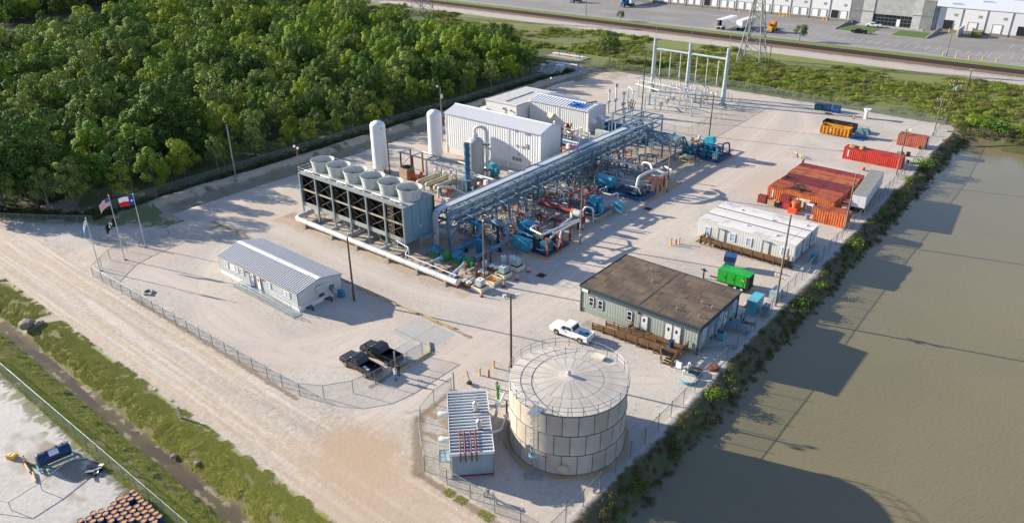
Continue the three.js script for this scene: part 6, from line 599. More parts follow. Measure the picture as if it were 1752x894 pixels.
  // small standpipes and valves that clutter the plant: each its own
  const sp = thing('valve_station','silver valve station behind the gable of the big building','valves',[-99,0,-139],{ world: true });part(sp,'deck',B(-105.5,-91.5,0.8,0.95,-143.6,-136.2),steel);part(sp,'legs',[[-105,-136.5],[-105,-143.3],[-98,-136.5],[-92,-136.5],[-92,-143.3]].map(([x,z]) => CB(x,0,z,0.2,0.8,0.2)),steel);for (let i = 0;i < 12;i++) { const x = -104.6 + i * 1.1,z = -138 - (i % 3) * 1.9,h = 1.5 + ((i * 37) % 7) * 0.28;const v = part(sp,'riser',PIPE([[x,0.9,z],[x,0.9 + h,z],[x + 0.7,0.9 + h,z + 0.4],[x + 0.7,1,z + 0.4]],0.13,8),i % 5 === 4 ? m.rust : m.insul);part(v,'valve',[new THREE.SphereGeometry(0.26,10,8).translate(x,1.5 + (i % 4) * 0.3,z),CY(x,1.7 + (i % 4) * 0.3,z,0.05,0.6,6),CY(x,2.3 + (i % 4) * 0.3,z,0.22,0.04,12)],i % 4 === 1 ? m.galv : m.insul);} part(sp,'manifold',[R([-105,1.5,-140.6],[-92,1.5,-140.6],0.28,12),R([-105,1.3,-137.2],[-92,1.3,-137.2],0.2,12),R([-104,2.2,-142.2],[-93,2.2,-142.2],0.18,12)],m.insul);const rs = thing('relief_stack','rusty relief valve stack before the ribbed white building','valve',[-97.4,0.9,-140.4]);part(rs,'body',[CY(0,0,0,0.3,2.4,10),new THREE.SphereGeometry(0.5,12,8).translate(0,2.6,0),CY(0,3.0,0,0.36,0.25,12)],m.rust);part(rs,'outlet',PIPE([[0,2.4,0],[0.9,2.4,0],[1.0,3.5,0]],0.16,8),m.rust);
  const cp = thing('junction_cabinet','cream junction cabinet standing behind the far end of the rack','cabinet',[-90.3,0,-144.8]);part(cp,'body',B(-2.1,2.1,0.9,2.7,-0.45,0.45),M(0xb9c9c0,0.55));part(cp,'door',B(-1.9,-0.05,1.0,2.6,0.45,0.5),M(0xb9c9c0,0.55));part(cp,'door',B(0.05,1.9,1.0,2.6,0.45,0.5),M(0xb9c9c0,0.55));part(cp,'legs',[CB(-1.9,0,0,0.2,0.9,0.6),CB(1.9,0,0,0.2,0.9,0.6)],steel);
  // dark skid of coolers behind the cross rack
  const ck = thing('exchanger_skid','dark blue skid of pipes under the cross rack','skid',[-89,0,-150],{ world: true });part(ck,'base',B(-94.5,-81,0,0.35,-154.5,-148.4),m.navy);for (let i = 0;i < 5;i++) part(ck,'shell',[R([-93.8,1.2 + (i % 2) * 1.3,-149.6 - i * 0.9],[-82.5,1.2 + (i % 2) * 1.3,-149.6 - i * 0.9],0.4,14)],m.deepBlue);for (let i = 0;i < 7;i++) { const x = -93.2 + i * 1.7;part(ck,'loop',PIPE([[x,0.4,-149],[x,3.2 + (i % 3) * 0.4,-149],[x + 0.5,3.2 + (i % 3) * 0.4,-152],[x + 0.5,1,-153.5]],0.15,8),i % 2 ? m.steelBlue : m.galvLight);}
}
// white buildings
function shed(label,x0,x1,z0,z1,e,rg,o = {}) {
  const zr = (z0 + z1) / 2,t = thing('metal_building',label,'building',[(x0 + x1) / 2,0,zr],{ world: true }),wm = o.wm ?? M(0xe4e8ec,0.5,0.05,streak),pt = o.pitch ?? 0.62;part(t,'base_wall',B(x0 + 0.02,x1 - 0.02,0,o.base ?? 1.6,z0 + 0.02,z1 - 0.02),M(0xd2d3d2,0.7,0,streak));const b = o.base ?? 1.6;
  const half = lerp(x0,x1,o.split ?? 0.68);part(t,'wall',WALL(x0,z1,half - 0.18,z1,b,e,pt,0.045),wm);part(t,'wall',WALL(half + 0.18,z1,x1,z1,b,e,pt,0.045),wm);part(t,'door_post',B(half - 0.18,half + 0.18,0,e,z1 - 0.05,z1 + 0.1),wm);part(t,'wall',WALL(x1,z0,x0,z0,b,e,pt,0.06),wm);for (const s of [1,-1]) { const x = s > 0 ? x1 : x0;part(t,'gable_wall',s > 0 ? WALL(x,z1,x,z0,b,e,pt,0.05) : WALL(x,z0,x,z1,b,e,pt,0.05),wm);part(t,'gable',PRISM([[z0,e],[z1,e],[zr,rg]],s > 0 ? x - 0.06 : x,s > 0 ? x : x + 0.06,'x'),wm);}
  const rm = o.rm ?? m.roofWhite;part(t,'roof',ROOF([x0 - 0.2,e,z1 + 0.25],[x1 + 0.2,e,z1 + 0.25],[x0 - 0.2,rg + 0.02,zr],o.rp ?? 0.42,o.rd ?? 0.06,0.35),rm);part(t,'roof',ROOF([x1 + 0.2,e,z0 - 0.25],[x0 - 0.2,e,z0 - 0.25],[x1 + 0.2,rg + 0.02,zr],o.rp ?? 0.42,o.rd ?? 0.06,0.35),rm);part(t,'ridge_cap',PRISM([[zr - 0.4,rg],[zr,rg + 0.15],[zr + 0.4,rg]],x0 - 0.22,x1 + 0.22,'x'),m.white);part(t,'gutter',B(x0 - 0.22,x1 + 0.22,e - 0.16,e + 0.02,z1 + 0.22,z1 + 0.34),M(0xc9ced2,0.5));for (const [x,z] of [[x0,z1],[x1,z1],[x1,z0],[x0,z0]]) part(t,'corner_trim',CB(x,0,z,0.22,e,0.22),m.white);return t;
}
{
  const t = shed('big white ribbed metal building beside the grey vessel',-113.8,-87.8,-124.2,-117.3,9.0,10.2),g = m.grey;for (const [x,y,w,h] of [[-93.9,5.2,0.35,0.5],[-92.6,5.2,0.6,0.5],[-91.4,5.3,0.5,1.0],[-95,2.2,0.6,0.7],[-94.1,2.2,0.6,0.7],[-93.2,2.2,0.5,0.7],[-93.4,3.5,0.3,0.4],[-91.8,8.2,1.2,0.35],[-94.3,8.3,0.4,0.3]]) part(t,'wall_vent',B(x,x + w,y,y + h,-117.24,-117.16),g);part(t,'gable_box',B(-87.74,-87.5,0.4,2.0,-123.2,-122.2),m.steelBlue);part(t,'downpipe',[R([-87.6,0,-124.3],[-87.6,9,-124.3],0.12,8)],m.darkRed);part(t,'end_box',[B(-114.6,-113.85,6.2,7.2,-118.6,-117.6),B(-114.5,-113.85,3.5,4.6,-119,-117.9)],m.orange);
  const f = thing('flat_roof_building','low flat-roofed white building behind the big white one','building',[-119.5,0,-151.5],{ world: true });part(f,'walls',B(-124.4,-114.6,0,4.7,-159.5,-143),m.white2);part(f,'roof',B(-124.55,-114.45,4.7,5.0,-159.65,-142.85),M(0xdedcd6,0.8,0,speck));part(f,'roof_parapet',[B(-124.6,-114.4,5.0,5.12,-142.98,-142.8),B(-114.6,-114.4,5.0,5.12,-159.6,-143)],m.white);part(f,'roof_duct',[BM([-118.9,5.08,-144.2],[-119.4,5.08,-156],0.22,0.14)],m.steelBlue);part(f,'door',B(-117.6,-116.5,0,2.2,-142.98,-142.93),m.grey);part(f,'lamp',[CB(-118.6,3.4,-142.8,0.3,0.3,0.3),CB(-116.2,3.3,-142.8,0.4,0.25,0.3)],m.black);part(f,'conduit',[R([-118.2,1,-142.9],[-118.2,4,-142.9],0.06),R([-116.9,2,-142.9],[-115.4,2.6,-142.9],0.05)],m.galv);part(f,'side_annex',B(-127,-124.4,0,2.4,-147,-143.4),m.white2);
  const s = shed('white ribbed metal building with a striped roof behind the valve station',-113.8,-96.6,-155,-147.6,5.6,6.3,{ base: 0.5,split: 0.5,rp: 0.9,rd: 0.14,wm: M(0xd6dadb,0.5,0.05,streak) });for (const z of [-149.2,-152.6]) part(s,'wall_hood',PRISM([[-96.6,3.6],[-95.3,2.9],[-95.3,2.6],[-96.6,2.6]],z - 0.7,z + 0.7,'z'),m.white);part(s,'exhaust_hood',PRISM([[-147.5,3.4],[-146.3,2.6],[-146.3,2.3],[-147.5,2.3]],-108,-106.5,'x'),m.cream);part(s,'roof_walkway',B(-112,-103.5,6.35,6.5,-154.2,-152.6),m.galv);
  const tp = thing('blue_tarpaulin','crumpled bright blue tarpaulin on the striped white roof','tarpaulin',[-100.6,5.9,-149]);const g2 = new THREE.PlaneGeometry(4.4,2.2,22,11).rotateX(-Math.PI / 2),p2 = g2.attributes.position;for (let i = 0;i < p2.count;i++) p2.setY(i,0.12 + 0.3 * (fbm(p2.getX(i) * 1.4,p2.getZ(i) * 1.4,3)) + p2.getZ(i) * -0.19);g2.computeVertexNormals();part(tp,'sheet',g2,M(0x1c62b8,0.45));part(tp,'fold',new THREE.SphereGeometry(0.5,12,8).scale(2.2,0.5,0.8).translate(-0.4,0.5,0.3),M(0x1c62b8,0.45));solo('rusty_pipe_length','dark red pipe length lying on the striped white roof','pipe',[R([-98.9,6.55,-150.2],[-97.6,6.75,-152.6],0.16,8),R([-98.9,6.55,-150.2],[-98.95,6.54,-150.1],0.24,8)],m.rust);
}
// ---------------------------------------------------------------- skids east of the rack
function motorBox(t,name,x0,x1,y0,y1,z0,z1,mat,vents = true) { const p = part(t,name,[B(x0,x1,y0,y1,z0,z1),B(x0 + 0.12,x1 - 0.12,y1,y1 + 0.12,z0 + 0.12,z1 - 0.12)],mat);if (vents) part(p,'louvre',[0,1,2,3].map((k) => B(x0 + 0.2,x1 - 0.2,lerp(y0,y1,0.2 + k * 0.14),lerp(y0,y1,0.2 + k * 0.14) + 0.05,z1,z1 + 0.03)),m.navy);return p;}
function skidPlate(t,x0,x1,z0,z1,h,mat) { part(t,'skid_base',[B(x0,x1,0,h,z0,z0 + 0.25),B(x0,x1,0,h,z1 - 0.25,z1),B(x0,x0 + 0.25,0,h,z0 + 0.25,z1 - 0.25),B(x1 - 0.25,x1,0,h,z0 + 0.25,z1 - 0.25)],mat);part(t,'skid_floor',B(x0 + 0.25,x1 - 0.25,h * 0.4,h * 0.7,z0 + 0.25,z1 - 0.25),m.darkGrey);}
const slabOf = (label,x0,x1,z0,z1,h = 0.1) => solo('equipment_slab',label,'slab',B(x0,x1,0,h,z0,z1),m.tan);
{
  slabOf('tan concrete slab under the compressor skid nearest the totes',-72.2,-64.1,-96.4,-87.4);
  const t = thing('compressor_skid','dark compressor skid between teal cabinet and wooden pole','skid',[-68,0.1,-91.5],{ world: true });const y = 0.1;part(t,'skid_base',[B(-69.2,-64.6,y,y + 0.35,-94.6,-88.4)],m.navy);part(t,'engine_block',[B(-68.6,-66.6,0.45,1.9,-91.2,-88.8),B(-68.2,-67,1.9,2.3,-91,-89.2)],M(0x31434c,0.5));part(t,'radiator',[B(-66.3,-64.9,0.45,2.2,-90.4,-88.7)],M(0x2b6c86,0.5));for (let i = 0;i < 6;i++) part(t,'cylinder',[CY(-68.2 + i * 0.34,2.2,-89.7,0.13,0.45,10)],m.midGrey);part(t,'oil_cooler',R([-68.6,1.2,-93.6],[-65.2,1.2,-93.6],0.42,16),m.midGrey);part(t,'scrubber',[CY(-66,0.45,-92.4,0.45,2.0,16),new THREE.SphereGeometry(0.45,14,8).translate(-66,2.45,-92.4)],M(0x2f5d75,0.5));part(t,'tubing',[PIPE([[-68,1.6,-91.4],[-68,2.6,-92],[-66.5,2.6,-93],[-66.4,1.2,-94]],0.1,8),PIPE([[-67,0.8,-88.7],[-65.8,1.0,-88.2],[-64.9,1.0,-89.5]],0.08,8)],m.galvLight);part(t,'cable_rail',BM([-72.6,1.9,-90.6],[-67.6,2.1,-89.5],0.35,0.12),m.galvLight);
  const c = thing('teal_control_panel','large teal control panel with doors beside the compressor skid','control panel',[-69.4,0,-88.2]);part(c,'body',B(-1.65,1.65,0.25,2.1,-0.55,0.55),m.turq);for (const s of [-0.82,0.82]) { const d = part(c,'door',B(s - 0.78,s + 0.78,0.32,2.02,0.55,0.6),m.turq);part(d,'handle',B(s + 0.55,s + 0.62,1.0,1.3,0.6,0.66),m.chrome);} part(c,'feet',[B(-1.6,-1.2,0,0.25,-0.5,0.5),B(1.2,1.6,0,0.25,-0.5,0.5),B(-0.2,0.2,0,0.25,-0.5,0.5)],m.turq);part(c,'side_box',B(1.65,1.9,0.9,1.7,-0.3,0.35),m.paleBlue);part(c,'label_plate',B(-0.5,-0.2,1.3,1.5,0.6,0.615),m.yellow);
  const mb = thing('electric_motor','big blue electric motor behind the teal control panel','motor',[-71.4,0,-92.4]);motorBox(mb,'housing',-1.4,1.4,0.7,2.8,-1.1,1.1,m.teal);part(mb,'terminal_box',B(-1.1,0.1,0.9,2.1,1.1,1.7),m.teal);part(mb,'pedestal',B(-1.5,1.5,0,0.7,-1.0,1.0),m.navy);part(mb,'shaft',R([1.4,1.4,0],[2.4,1.4,0],0.2,12),m.galv);
  // orange supports with white pipes
  const sup = (label,x,z,h,mat) => { const q = thing('pipe_support',label,'pipe support',[x,0,z]);part(q,'post',CB(0,0.06,0,0.24,h,0.24),mat);part(q,'head',CB(0,h,0,0.7,0.16,0.3),mat);part(q,'base_plate',CB(0,0,0,0.5,0.06,0.5),m.darkGrey);};
  sup('orange pipe support at the near corner of the compressor skid',-64.6,-88.4,3.2,m.orange);sup('orange pipe support in the middle beside the compressor skid',-64.5,-91.0,3.0,m.orange);sup('orange pipe support behind the middle one',-64.6,-92.3,2.8,m.orange);sup('dark red pipe support at the far corner of the compressor skid',-65.2,-95.6,3.1,m.darkRed);sup('orange pipe support next to the blue electric motor',-69.0,-91.6,3.1,m.orange);
  const P = (label,pts,r,mat = m.insul) => { const q = thing('white_pipe',label,'pipe',[pts[0][0],0,pts[0][2]],{ world: true,group: 'white insulated pipes' });part(q,'pipe',PIPE(pts,r,10),mat);const e = pts[pts.length - 1],d = pts[pts.length - 2],f = [[pts[0],pts[1]],[e,d]].map(([a,b]) => { const n = V(b[0] - a[0],b[1] - a[1],b[2] - a[2]).setLength(0.12);return R(a,[a[0] + n.x,a[1] + n.y,a[2] + n.z],r * 1.6,10);});part(q,'flange',f,m.galv);};
  P('white pipe over the compressor skid with a hooked left end',[[-69.2,2.3,-91.6],[-69.2,3.4,-91.4],[-69,3.4,-89.6],[-66,3.4,-88.9],[-65.2,3.4,-96.4],[-64.8,3.4,-97.6]],0.17);P('white pipe beside it that drops at its far end',[[-65.3,2.4,-89.6],[-65.0,3.2,-91],[-64.8,3.3,-95.8],[-64.6,3.3,-97.8],[-64.6,0.6,-97.9]],0.17);P('white S-shaped pipe at the near orange supports',[[-64.6,3.3,-92.2],[-63.9,3.0,-90.9],[-63.9,1.2,-90.5],[-65.6,1.0,-91.4]],0.16);P('pale ladder-like pipe pair near the red exchanger',[[-66.4,3.0,-94.4],[-66.2,3.5,-97.4],[-67.6,3.5,-99.2],[-68,1.6,-99.6]],0.12);
  for (const [z,l] of [[-86.5,'nearest the cooling tower'],[-90.2,'second from the cooling tower'],[-94.8,'third from the cooling tower'],[-99.4,'beside the lower red pipe'],[-104.2,'beside the long red exchanger'],[-113.0,'before the teal gearbox'],[-116.4,'beside the teal gearbox'],[-124.6,'behind the blue turbine skid'],[-131,'far along the rack']]) { const q = thing('drop_pipe','blue pair of pipes dropping from the rack, ' + l,'pipe',[-77,0,z],{ world: true,group: 'drop pipes' });const o = ((z * 13) % 5) * 0.12;part(q,'pipe',PIPE([[-80.2,3.9,z],[-77.2 + o,3.9,z],[-77.2 + o,0.8,z],[-73.5 + o,0.8,z]],0.17,10),steel);part(q,'pipe',PIPE([[-80.2,3.5,z - 0.5],[-77.8 + o,3.5,z - 0.5],[-77.8 + o,0.5,z - 0.5],[-74.5 + o,0.5,z - 0.9]],0.14,10),m.paleBlue);part(q,'valve',[CB(-75.4 + o,0.7,z,0.5,0.6,0.5),CY(-75.4 + o,1.3,z,0.06,0.4,6),CY(-75.4 + o,1.6,z,0.26,0.05,12)],m.midGrey);part(q,'stand',[CB(-74.5 + o,0,z,0.25,0.7,0.25)],m.navy);}
  // long red exchanger and lower red pipe
  const rx = thing('red_exchanger','long dark red exchanger tube with a silver end on concrete piers','heat exchanger',[-71.3,0,-100.5],{ world: true });part(rx,'shell',R([-75,3.0,-100.3],[-67.9,3.0,-100.6],0.44,20),m.darkRed);part(rx,'flange',[R([-75.1,3,-100.3],[-74.9,3,-100.3],0.52,20),R([-68.4,3,-100.58],[-67.9,3,-100.6],0.6,20)],m.orange);part(rx,'channel_head',[R([-67.9,3,-100.6],[-66.7,2.9,-100.65],0.62,20),new THREE.SphereGeometry(0.62,18,10).translate(-66.7,2.9,-100.65)],m.insul);for (const x of [-72.8,-68.6]) part(rx,'pier',[B(x - 0.5,x + 0.5,0,2.2,-101.1,-99.9),B(x - 0.3,x + 0.3,2.2,2.65,-100.8,-100.1)],m.concrete);for (const x of [-67,-66.2]) part(rx,'end_leg',[CB(x,0,-100.7,0.3,2.4,0.3)],m.darkRed);part(rx,'valve_wheel',new THREE.TorusGeometry(0.3,0.06,6,16).rotateY(0.7).translate(-66,1.0,-100.2),m.white);
  const rp = thing('red_pipe','lower dark red pipe in front of the long red exchanger','pipe',[-72,0,-98.6],{ world: true });part(rp,'pipe',R([-74.6,1.5,-98.5],[-69.4,1.5,-98.8],0.28,16),m.darkRed);part(rp,'stand',[CB(-73.5,0,-98.5,0.3,1.3,0.4),CB(-70.5,0,-98.7,0.3,1.3,0.4)],m.midGrey);part(rp,'flange',[R([-74.75,1.5,-98.5],[-74.55,1.5,-98.5],0.42,16)],m.galv);part(rp,'valve',[R([-74.4,1.4,-97.6],[-74.4,1.4,-97.2],0.4,16),CY(-74.4,1.6,-97.4,0.06,0.7,6)],m.galv);
  // concrete block skid with blue motors and red pipe frame
  const s2 = thing('block_skid','concrete block foundation beyond the long red exchanger','foundation',[-68,0,-107.5],{ world: true });part(s2,'block',B(-70.4,-66.1,0,0.85,-110.3,-104.9),m.concrete);part(s2,'deck',B(-70.2,-66.3,0.85,0.95,-110.1,-105.1),m.navy);part(s2,'handrail',PIPE([[-70,1,-104.95],[-68.4,1.4,-104.9],[-66.2,1.4,-104.9],[-66.1,1.4,-107]],0.06,6),m.beige);const m2 = thing('blue_gearbox','stacked blue gearbox and motor on the concrete block','motor',[-68.3,0.95,-107.8]);motorBox(m2,'lower_housing',-1.3,0.9,0,1.4,-1.3,1.2,m.teal);motorBox(m2,'upper_housing',-0.9,0.9,1.4,2.4,-1.0,0.9,m.teal,false);part(m2,'side_box',[B(1.2,1.8,0.2,1.7,-0.3,0.8)],m.turq);
  const fr = thing('pipe_gantry','red pipe frame over the concrete block','frame',[-68.5,0,-104.8],{ world: true });part(fr,'post',[R([-71.6,0,-104.4],[-71.6,4.2,-104.4],0.16,10)],m.red);part(fr,'post',[R([-67.8,0,-103.8],[-67.8,4,-103.8],0.16,10)],m.red);part(fr,'pipe',PIPE([[-71.6,4.1,-104.4],[-71.4,4.1,-110.2],[-71.4,2.8,-110.8]],0.18,10),m.red);part(fr,'pipe',PIPE([[-69.6,3.9,-104.2],[-69.4,3.9,-110.0],[-69.4,2.4,-110.8]],0.18,10),m.red);
  P('white pipe running from the red frame towards the turbine skid',[[-68.8,3.2,-110.8],[-66.8,3.2,-110.9],[-66.6,3.2,-112.6],[-66.6,0.6,-112.7]],0.14);P('white hooped pipe beside the concrete block',[[-66,0.5,-103.8],[-66,3.2,-103.6],[-67.2,3.4,-103.0],[-68,1.8,-103]],0.16);P('pale pipe from the rack to the red frame',[[-79.6,3.9,-108],[-73,3.9,-107.6],[-72.6,1.8,-107.6]],0.15,m.galvLight);P('second pale pipe from the rack to the red frame',[[-79.6,3.5,-106],[-74,3.5,-105.8],[-73.4,1.2,-105.8]],0.15,m.galvLight);
  const cb = thing('switch_cabinet','pale blue electrical panel beside the lane','cabinet',[-65.6,0,-111.7]);part(cb,'body',B(-0.85,0.85,0.15,1.95,-0.55,0.55),m.tealLight);part(cb,'door',B(-0.78,0.78,0.25,1.85,0.55,0.59),m.tealLight);part(cb,'pad',B(-1.1,1.1,0,0.15,-0.8,0.8),m.tan);
  // turbine skid
  slabOf('tan concrete slab under the turbine skid',-72.2,-63.4,-132.4,-117.8);const ts = thing('turbine_skid','deep blue turbine skid in front of the white hooped pipes','skid',[-68,0.1,-120.6],{ world: true });skidPlate(ts,-71.6,-64.6,-123.2,-118.2,0.6,m.blue);part(ts,'turbine',[R([-69.6,1.3,-120.6],[-67.6,1.3,-120.6],0.6,18),R([-67.6,1.3,-120.6],[-66.2,1.3,-120.6],0.85,18),R([-66.2,1.3,-120.6],[-65.4,1.3,-120.6],0.5,18)],m.midGrey);part(ts,'pump',[CY(-68.4,0.6,-122.2,0.3,0.8,12),CY(-66.4,0.6,-122.3,0.35,0.9,12),R([-68.6,0.9,-119.2],[-66.2,0.9,-119.2],0.25,12)],m.deepBlue);part(ts,'piping',[PIPE([[-69,1.6,-120],[-69,2.3,-119],[-66,2.3,-119],[-65.4,1.2,-119]],0.12,8),PIPE([[-70.6,0.7,-122.6],[-68,1.8,-122.8],[-65,1.8,-122.8]],0.1,8)],m.galvLight);
  const gb = thing('teal_gearbox','large teal gearbox housing behind the turbine skid','gearbox',[-73,0,-119.4]);part(gb,'housing',[B(-2.0,1.4,1.2,2.5,-1.0,1.0),PRISM([[-1.0,2.5],[1.0,2.5],[0.7,2.9],[-0.7,2.9]],-1.9,1.3,'x')],m.turq);part(gb,'pedestal',[B(-1.8,-0.9,0,1.2,-0.8,0.8),B(0.4,1.3,0,1.2,-0.8,0.8)],m.navy);part(gb,'duct',PIPE([[0.8,1.4,1],[0.8,1.4,1.6],[0.8,0.4,1.8]],0.3,12),m.steelBlue);
  [[-66.1,-123.6,'nearest the turbine'],[-64.8,-123.6,'nearest the lane'],[-64.8,-125.4,'second along the lane'],[-65.4,-128,'third along the lane'],[-66.5,-132,'farthest along the lane']].forEach(([x,z,l]) => sup('red pipe support under the white hooped pipes, ' + l,x,z,2.9,m.red));
  P('big white pipe hooped over beside the turbine, nearest',[[-67.0,1.2,-119.9],[-67.0,3.8,-120.6],[-66.6,4.1,-123.4],[-66.2,4.1,-125.2],[-63.8,3.9,-125.3],[-63.7,3.4,-127.4]],0.26);P('big white pipe hooped over beside the turbine, farthest',[[-70.2,2.4,-127.4],[-70.0,4.3,-127.3],[-68.2,4.4,-127.2],[-67.2,3.6,-126.2],[-66.4,3.4,-128.6]],0.26);P('white pipe loop on the red supports',[[-66.2,3.3,-124.2],[-64.4,3.5,-124.4],[-64.2,3.5,-128.6],[-66.4,3.4,-130]],0.2);P('silver pipe from the rack above the turbine skid',[[-79.4,4.2,-126],[-71.5,3.9,-125.6],[-70.3,3.0,-125.6]],0.2,m.galvLight);P('pale pipe pair along the turbine skid',[[-73.5,1.4,-122.6],[-69,1.4,-123.8],[-66.4,2.2,-123.8]],0.14,m.galvLight);
  // far skid
  slabOf('dark-edged slab under the far blue skid',-72.6,-62.4,-154.6,-146.9,0.12);const fs = thing('far_skid','crowded blue pump skid at the far end of the yard side','skid',[-67.5,0.12,-150.6],{ world: true });skidPlate(fs,-72.2,-63,-154,-147.3,0.5,m.deepBlue);for (let i = 0;i < 6;i++) { const x = -71.4 + i * 1.5;part(fs,'upright_pump',[CY(x,0.5,-148.4,0.35,1.5,12),CY(x,2.0,-148.4,0.5,0.15,12),CY(x,2.1,-148.4,0.28,0.6,12)],i % 2 ? m.teal : m.deepBlue);part(fs,'frame_bay',[BM([x,0.5,-147.5],[x,2.3,-147.5],0.12),BM([x,2.3,-147.5],[x + 1.5,2.3,-147.5],0.12),BM([x,1.4,-147.5],[x + 1.5,1.4,-147.5],0.1)],m.teal);part(fs,'riser',PIPE([[x,0.5,-151],[x,2.4 + (i % 3) * 0.5,-151],[x + 0.8,2.4 + (i % 3) * 0.5,-152.2],[x + 0.8,0.6,-153]],0.17,8),[m.steelBlue,m.galvLight,m.deepBlue][i % 3]);} part(fs,'vessel',[R([-70,1.5,-152.6],[-65,1.5,-152.6],0.6,16)],m.teal);part(fs,'stack',[CY(-70.6,0.5,-149.8,0.4,3.4,14),CY(-69.2,0.5,-150.2,0.3,3.9,12)],m.galvLight);part(fs,'valves',[CB(-69.6,3.2,-148.8,0.9,0.4,0.6),CB(-68.4,2.8,-148.6,0.5,0.5,0.5)],m.gold);part(fs,'side_panel',B(-64.6,-63.8,0.6,1.9,-148.2,-147.6),m.cream);const tb = thing('turquoise_motor','bright turquoise motor box on top of the far blue skid','motor',[-66.6,3.1,-150.2]);part(tb,'housing',PRISM([[-1.0,0.2],[1.0,0.2],[1.0,1.0],[0.6,1.45],[-0.6,1.45],[-1.0,1.0]],-0.8,0.8,'z'),M(0x1fa9bd,0.4));part(tb,'stand',[B(-0.7,0.7,-2.6,0.2,-0.5,0.5)],m.teal);
  const yt = thing('yellow_table','yellow steel work platform on four legs','platform',[-69.0,0,-144.6]);part(yt,'top',B(-1.2,1.2,1.05,1.15,-1.2,1.2),m.paleYellow);for (const [a,b] of [[-1.1,-1.1],[1.1,-1.1],[1.1,1.1],[-1.1,1.1]]) part(yt,'leg',CB(a,0,b,0.14,1.05,0.14),m.paleYellow);part(yt,'rail',[B(-1.1,1.1,0.35,0.45,1.05,1.15),B(1.05,1.15,0.35,0.45,-1.05,1.05)],m.paleYellow);
}
for (const [x,z,l] of [[-61.6,-82.9,'dark drain grate in the lane near the cones'],[-62.2,-116.2,'dark drain grate in the lane near the blue panel']]) { const t = thing('drain_grate',l,'drain',[x,0,z]);part(t,'frame',B(-0.65,0.65,0,0.02,-0.65,0.65),m.rust);part(t,'grate',[...Array(9)].map((_,i) => B(-0.55,0.55,0.02,0.035,-0.54 + i * 0.125,-0.48 + i * 0.125)),m.black);}

{ // small-bore piping too fine to count
  const bins = [[],[],[],[]];for (let i = 0;i < 460;i++) { const w = i % 5,x = w < 2 ? rr(-91,-84.6) : w < 4 ? rr(-79,-73) : rr(-83,-80),z = w < 2 ? rr(-134,-90) : rr(-140,-86),y = rr(0.3,2.2),l = rr(0.8,3.4),h = rr(0.3,1.6),a = rnd() < 0.5;const p = [[x,0.05,z],[x,y,z],a ? [x + l,y,z] : [x,y,z + l],a ? [x + l,y + h,z] : [x,y + h,z + l]];if (rnd() < 0.5) p.push(a ? [x + l,y + h,z + l * 0.6] : [x + l * 0.6,y + h,z + l]);bins[i % 11 === 0 ? 3 : i % 3].push(PIPE(p,rr(0.04,0.11),6),CB(p[1][0],y * 0.6,p[1][2],0.22,0.26,0.22));}
  const g = new THREE.Group();g.name = 'small_bore_piping';g._w = false;g.userData = { kind: 'stuff',label: 'tangle of thin pipes and valves at the foot of the rack',category: 'piping' };scene.add(g);bins.forEach((b,i) => part(g,'thin_pipes',b,[m.galvLight,m.steelBlue,m.midGrey,m.red][i]));
}
// ================================================================ poles, flags, wires
function flood(t,x,y,z,a) { const c = Math.cos(a),s = Math.sin(a),f = part(t,'floodlight',CB(x + c * 0.75,y - 0.05,z + s * 0.75,0.42,0.36,0.3,-a),m.cream);part(f,'bracket',PIPE([[x,y - 0.35,z],[x + c * 0.6,y - 0.35,z + s * 0.6],[x + c * 0.72,y,z + s * 0.72]],0.035,6),m.darkGrey);}
function pole(label,x,z,h,o = {}) { const t = thing('utility_pole',label,'pole',[x,0,z]);part(t,'shaft',CY(0,-0.1,0,0.16,h + 0.1,10,0.11),o.mat ?? m.pole);if (o.cap) part(t,'cap',CY(0,h,0,0.12,0.12,8),m.galv);if (o.band) part(t,'marker_band',CY(0,1.6,0,0.165,0.35,10),m.white);(o.lights ?? []).forEach((a) => flood(t,0,h - 0.1,0,a));for (const [y,a,w] of o.arms ?? []) { const c = Math.cos(a),s = Math.sin(a),r = part(t,'crossarm',BM([-c * w,y,-s * w],[c * w,y,s * w],0.11),m.poleGrey);part(r,'insulator',[-1,-0.4,0.4,1].map((k) => CY(c * w * k * 0.92,y + 0.05,s * w * k * 0.92,0.06,0.25,8)),m.white);} if (o.can) part(t,'transformer',[CY(0.35,h - 2.6,0,0.28,0.9,12)],m.galv);return t;}
pole('dark wooden pole beside the end of the white site trailer',-78,-59.8,10.1);pole('dark wooden pole with two floodlights behind the storage tank',-49.7,-60.9,10.2,{ lights: [2.2,5.6] });pole('grey wooden pole standing among the chemical totes',-66.9,-75.7,10,{ mat: m.poleGrey });pole('wooden pole with a white band near the red exchanger',-63.3,-95.9,10.8,{ mat: m.poleGrey,band: 1 });pole('tall wooden pole beside the white hooped pipes',-63.4,-125.6,11.4,{ mat: m.poleGrey });pole('dark pole with lamps along the switchyard fence',-73.1,-163.8,10.2,{ lights: [0.4,3.4] });pole('tallest wooden pole in front of the switchyard',-94.5,-169.1,16.8,{ cap: 1 });pole('grey pole with a lamp behind the second white tank',-121,-123.3,12.4,{ mat: m.poleGrey,lights: [2.6],can: 1 });pole('slim pale pole at the wood edge carrying two wires',-136,-78.1,11.2,{ mat: m.galv });pole('pole with two lamps beyond the left end of the cooling tower',-121.9,-83.8,8,{ mat: m.poleGrey,lights: [0.3,3.2] });pole('dark pole with lamps beside the first white tank',-113.2,-99.4,9.4,{ mat: m.poleGrey,lights: [5.6] });pole('dark pole behind the low flat-roofed building',-117.6,-160.8,8.1,{ lights: [0.5] });
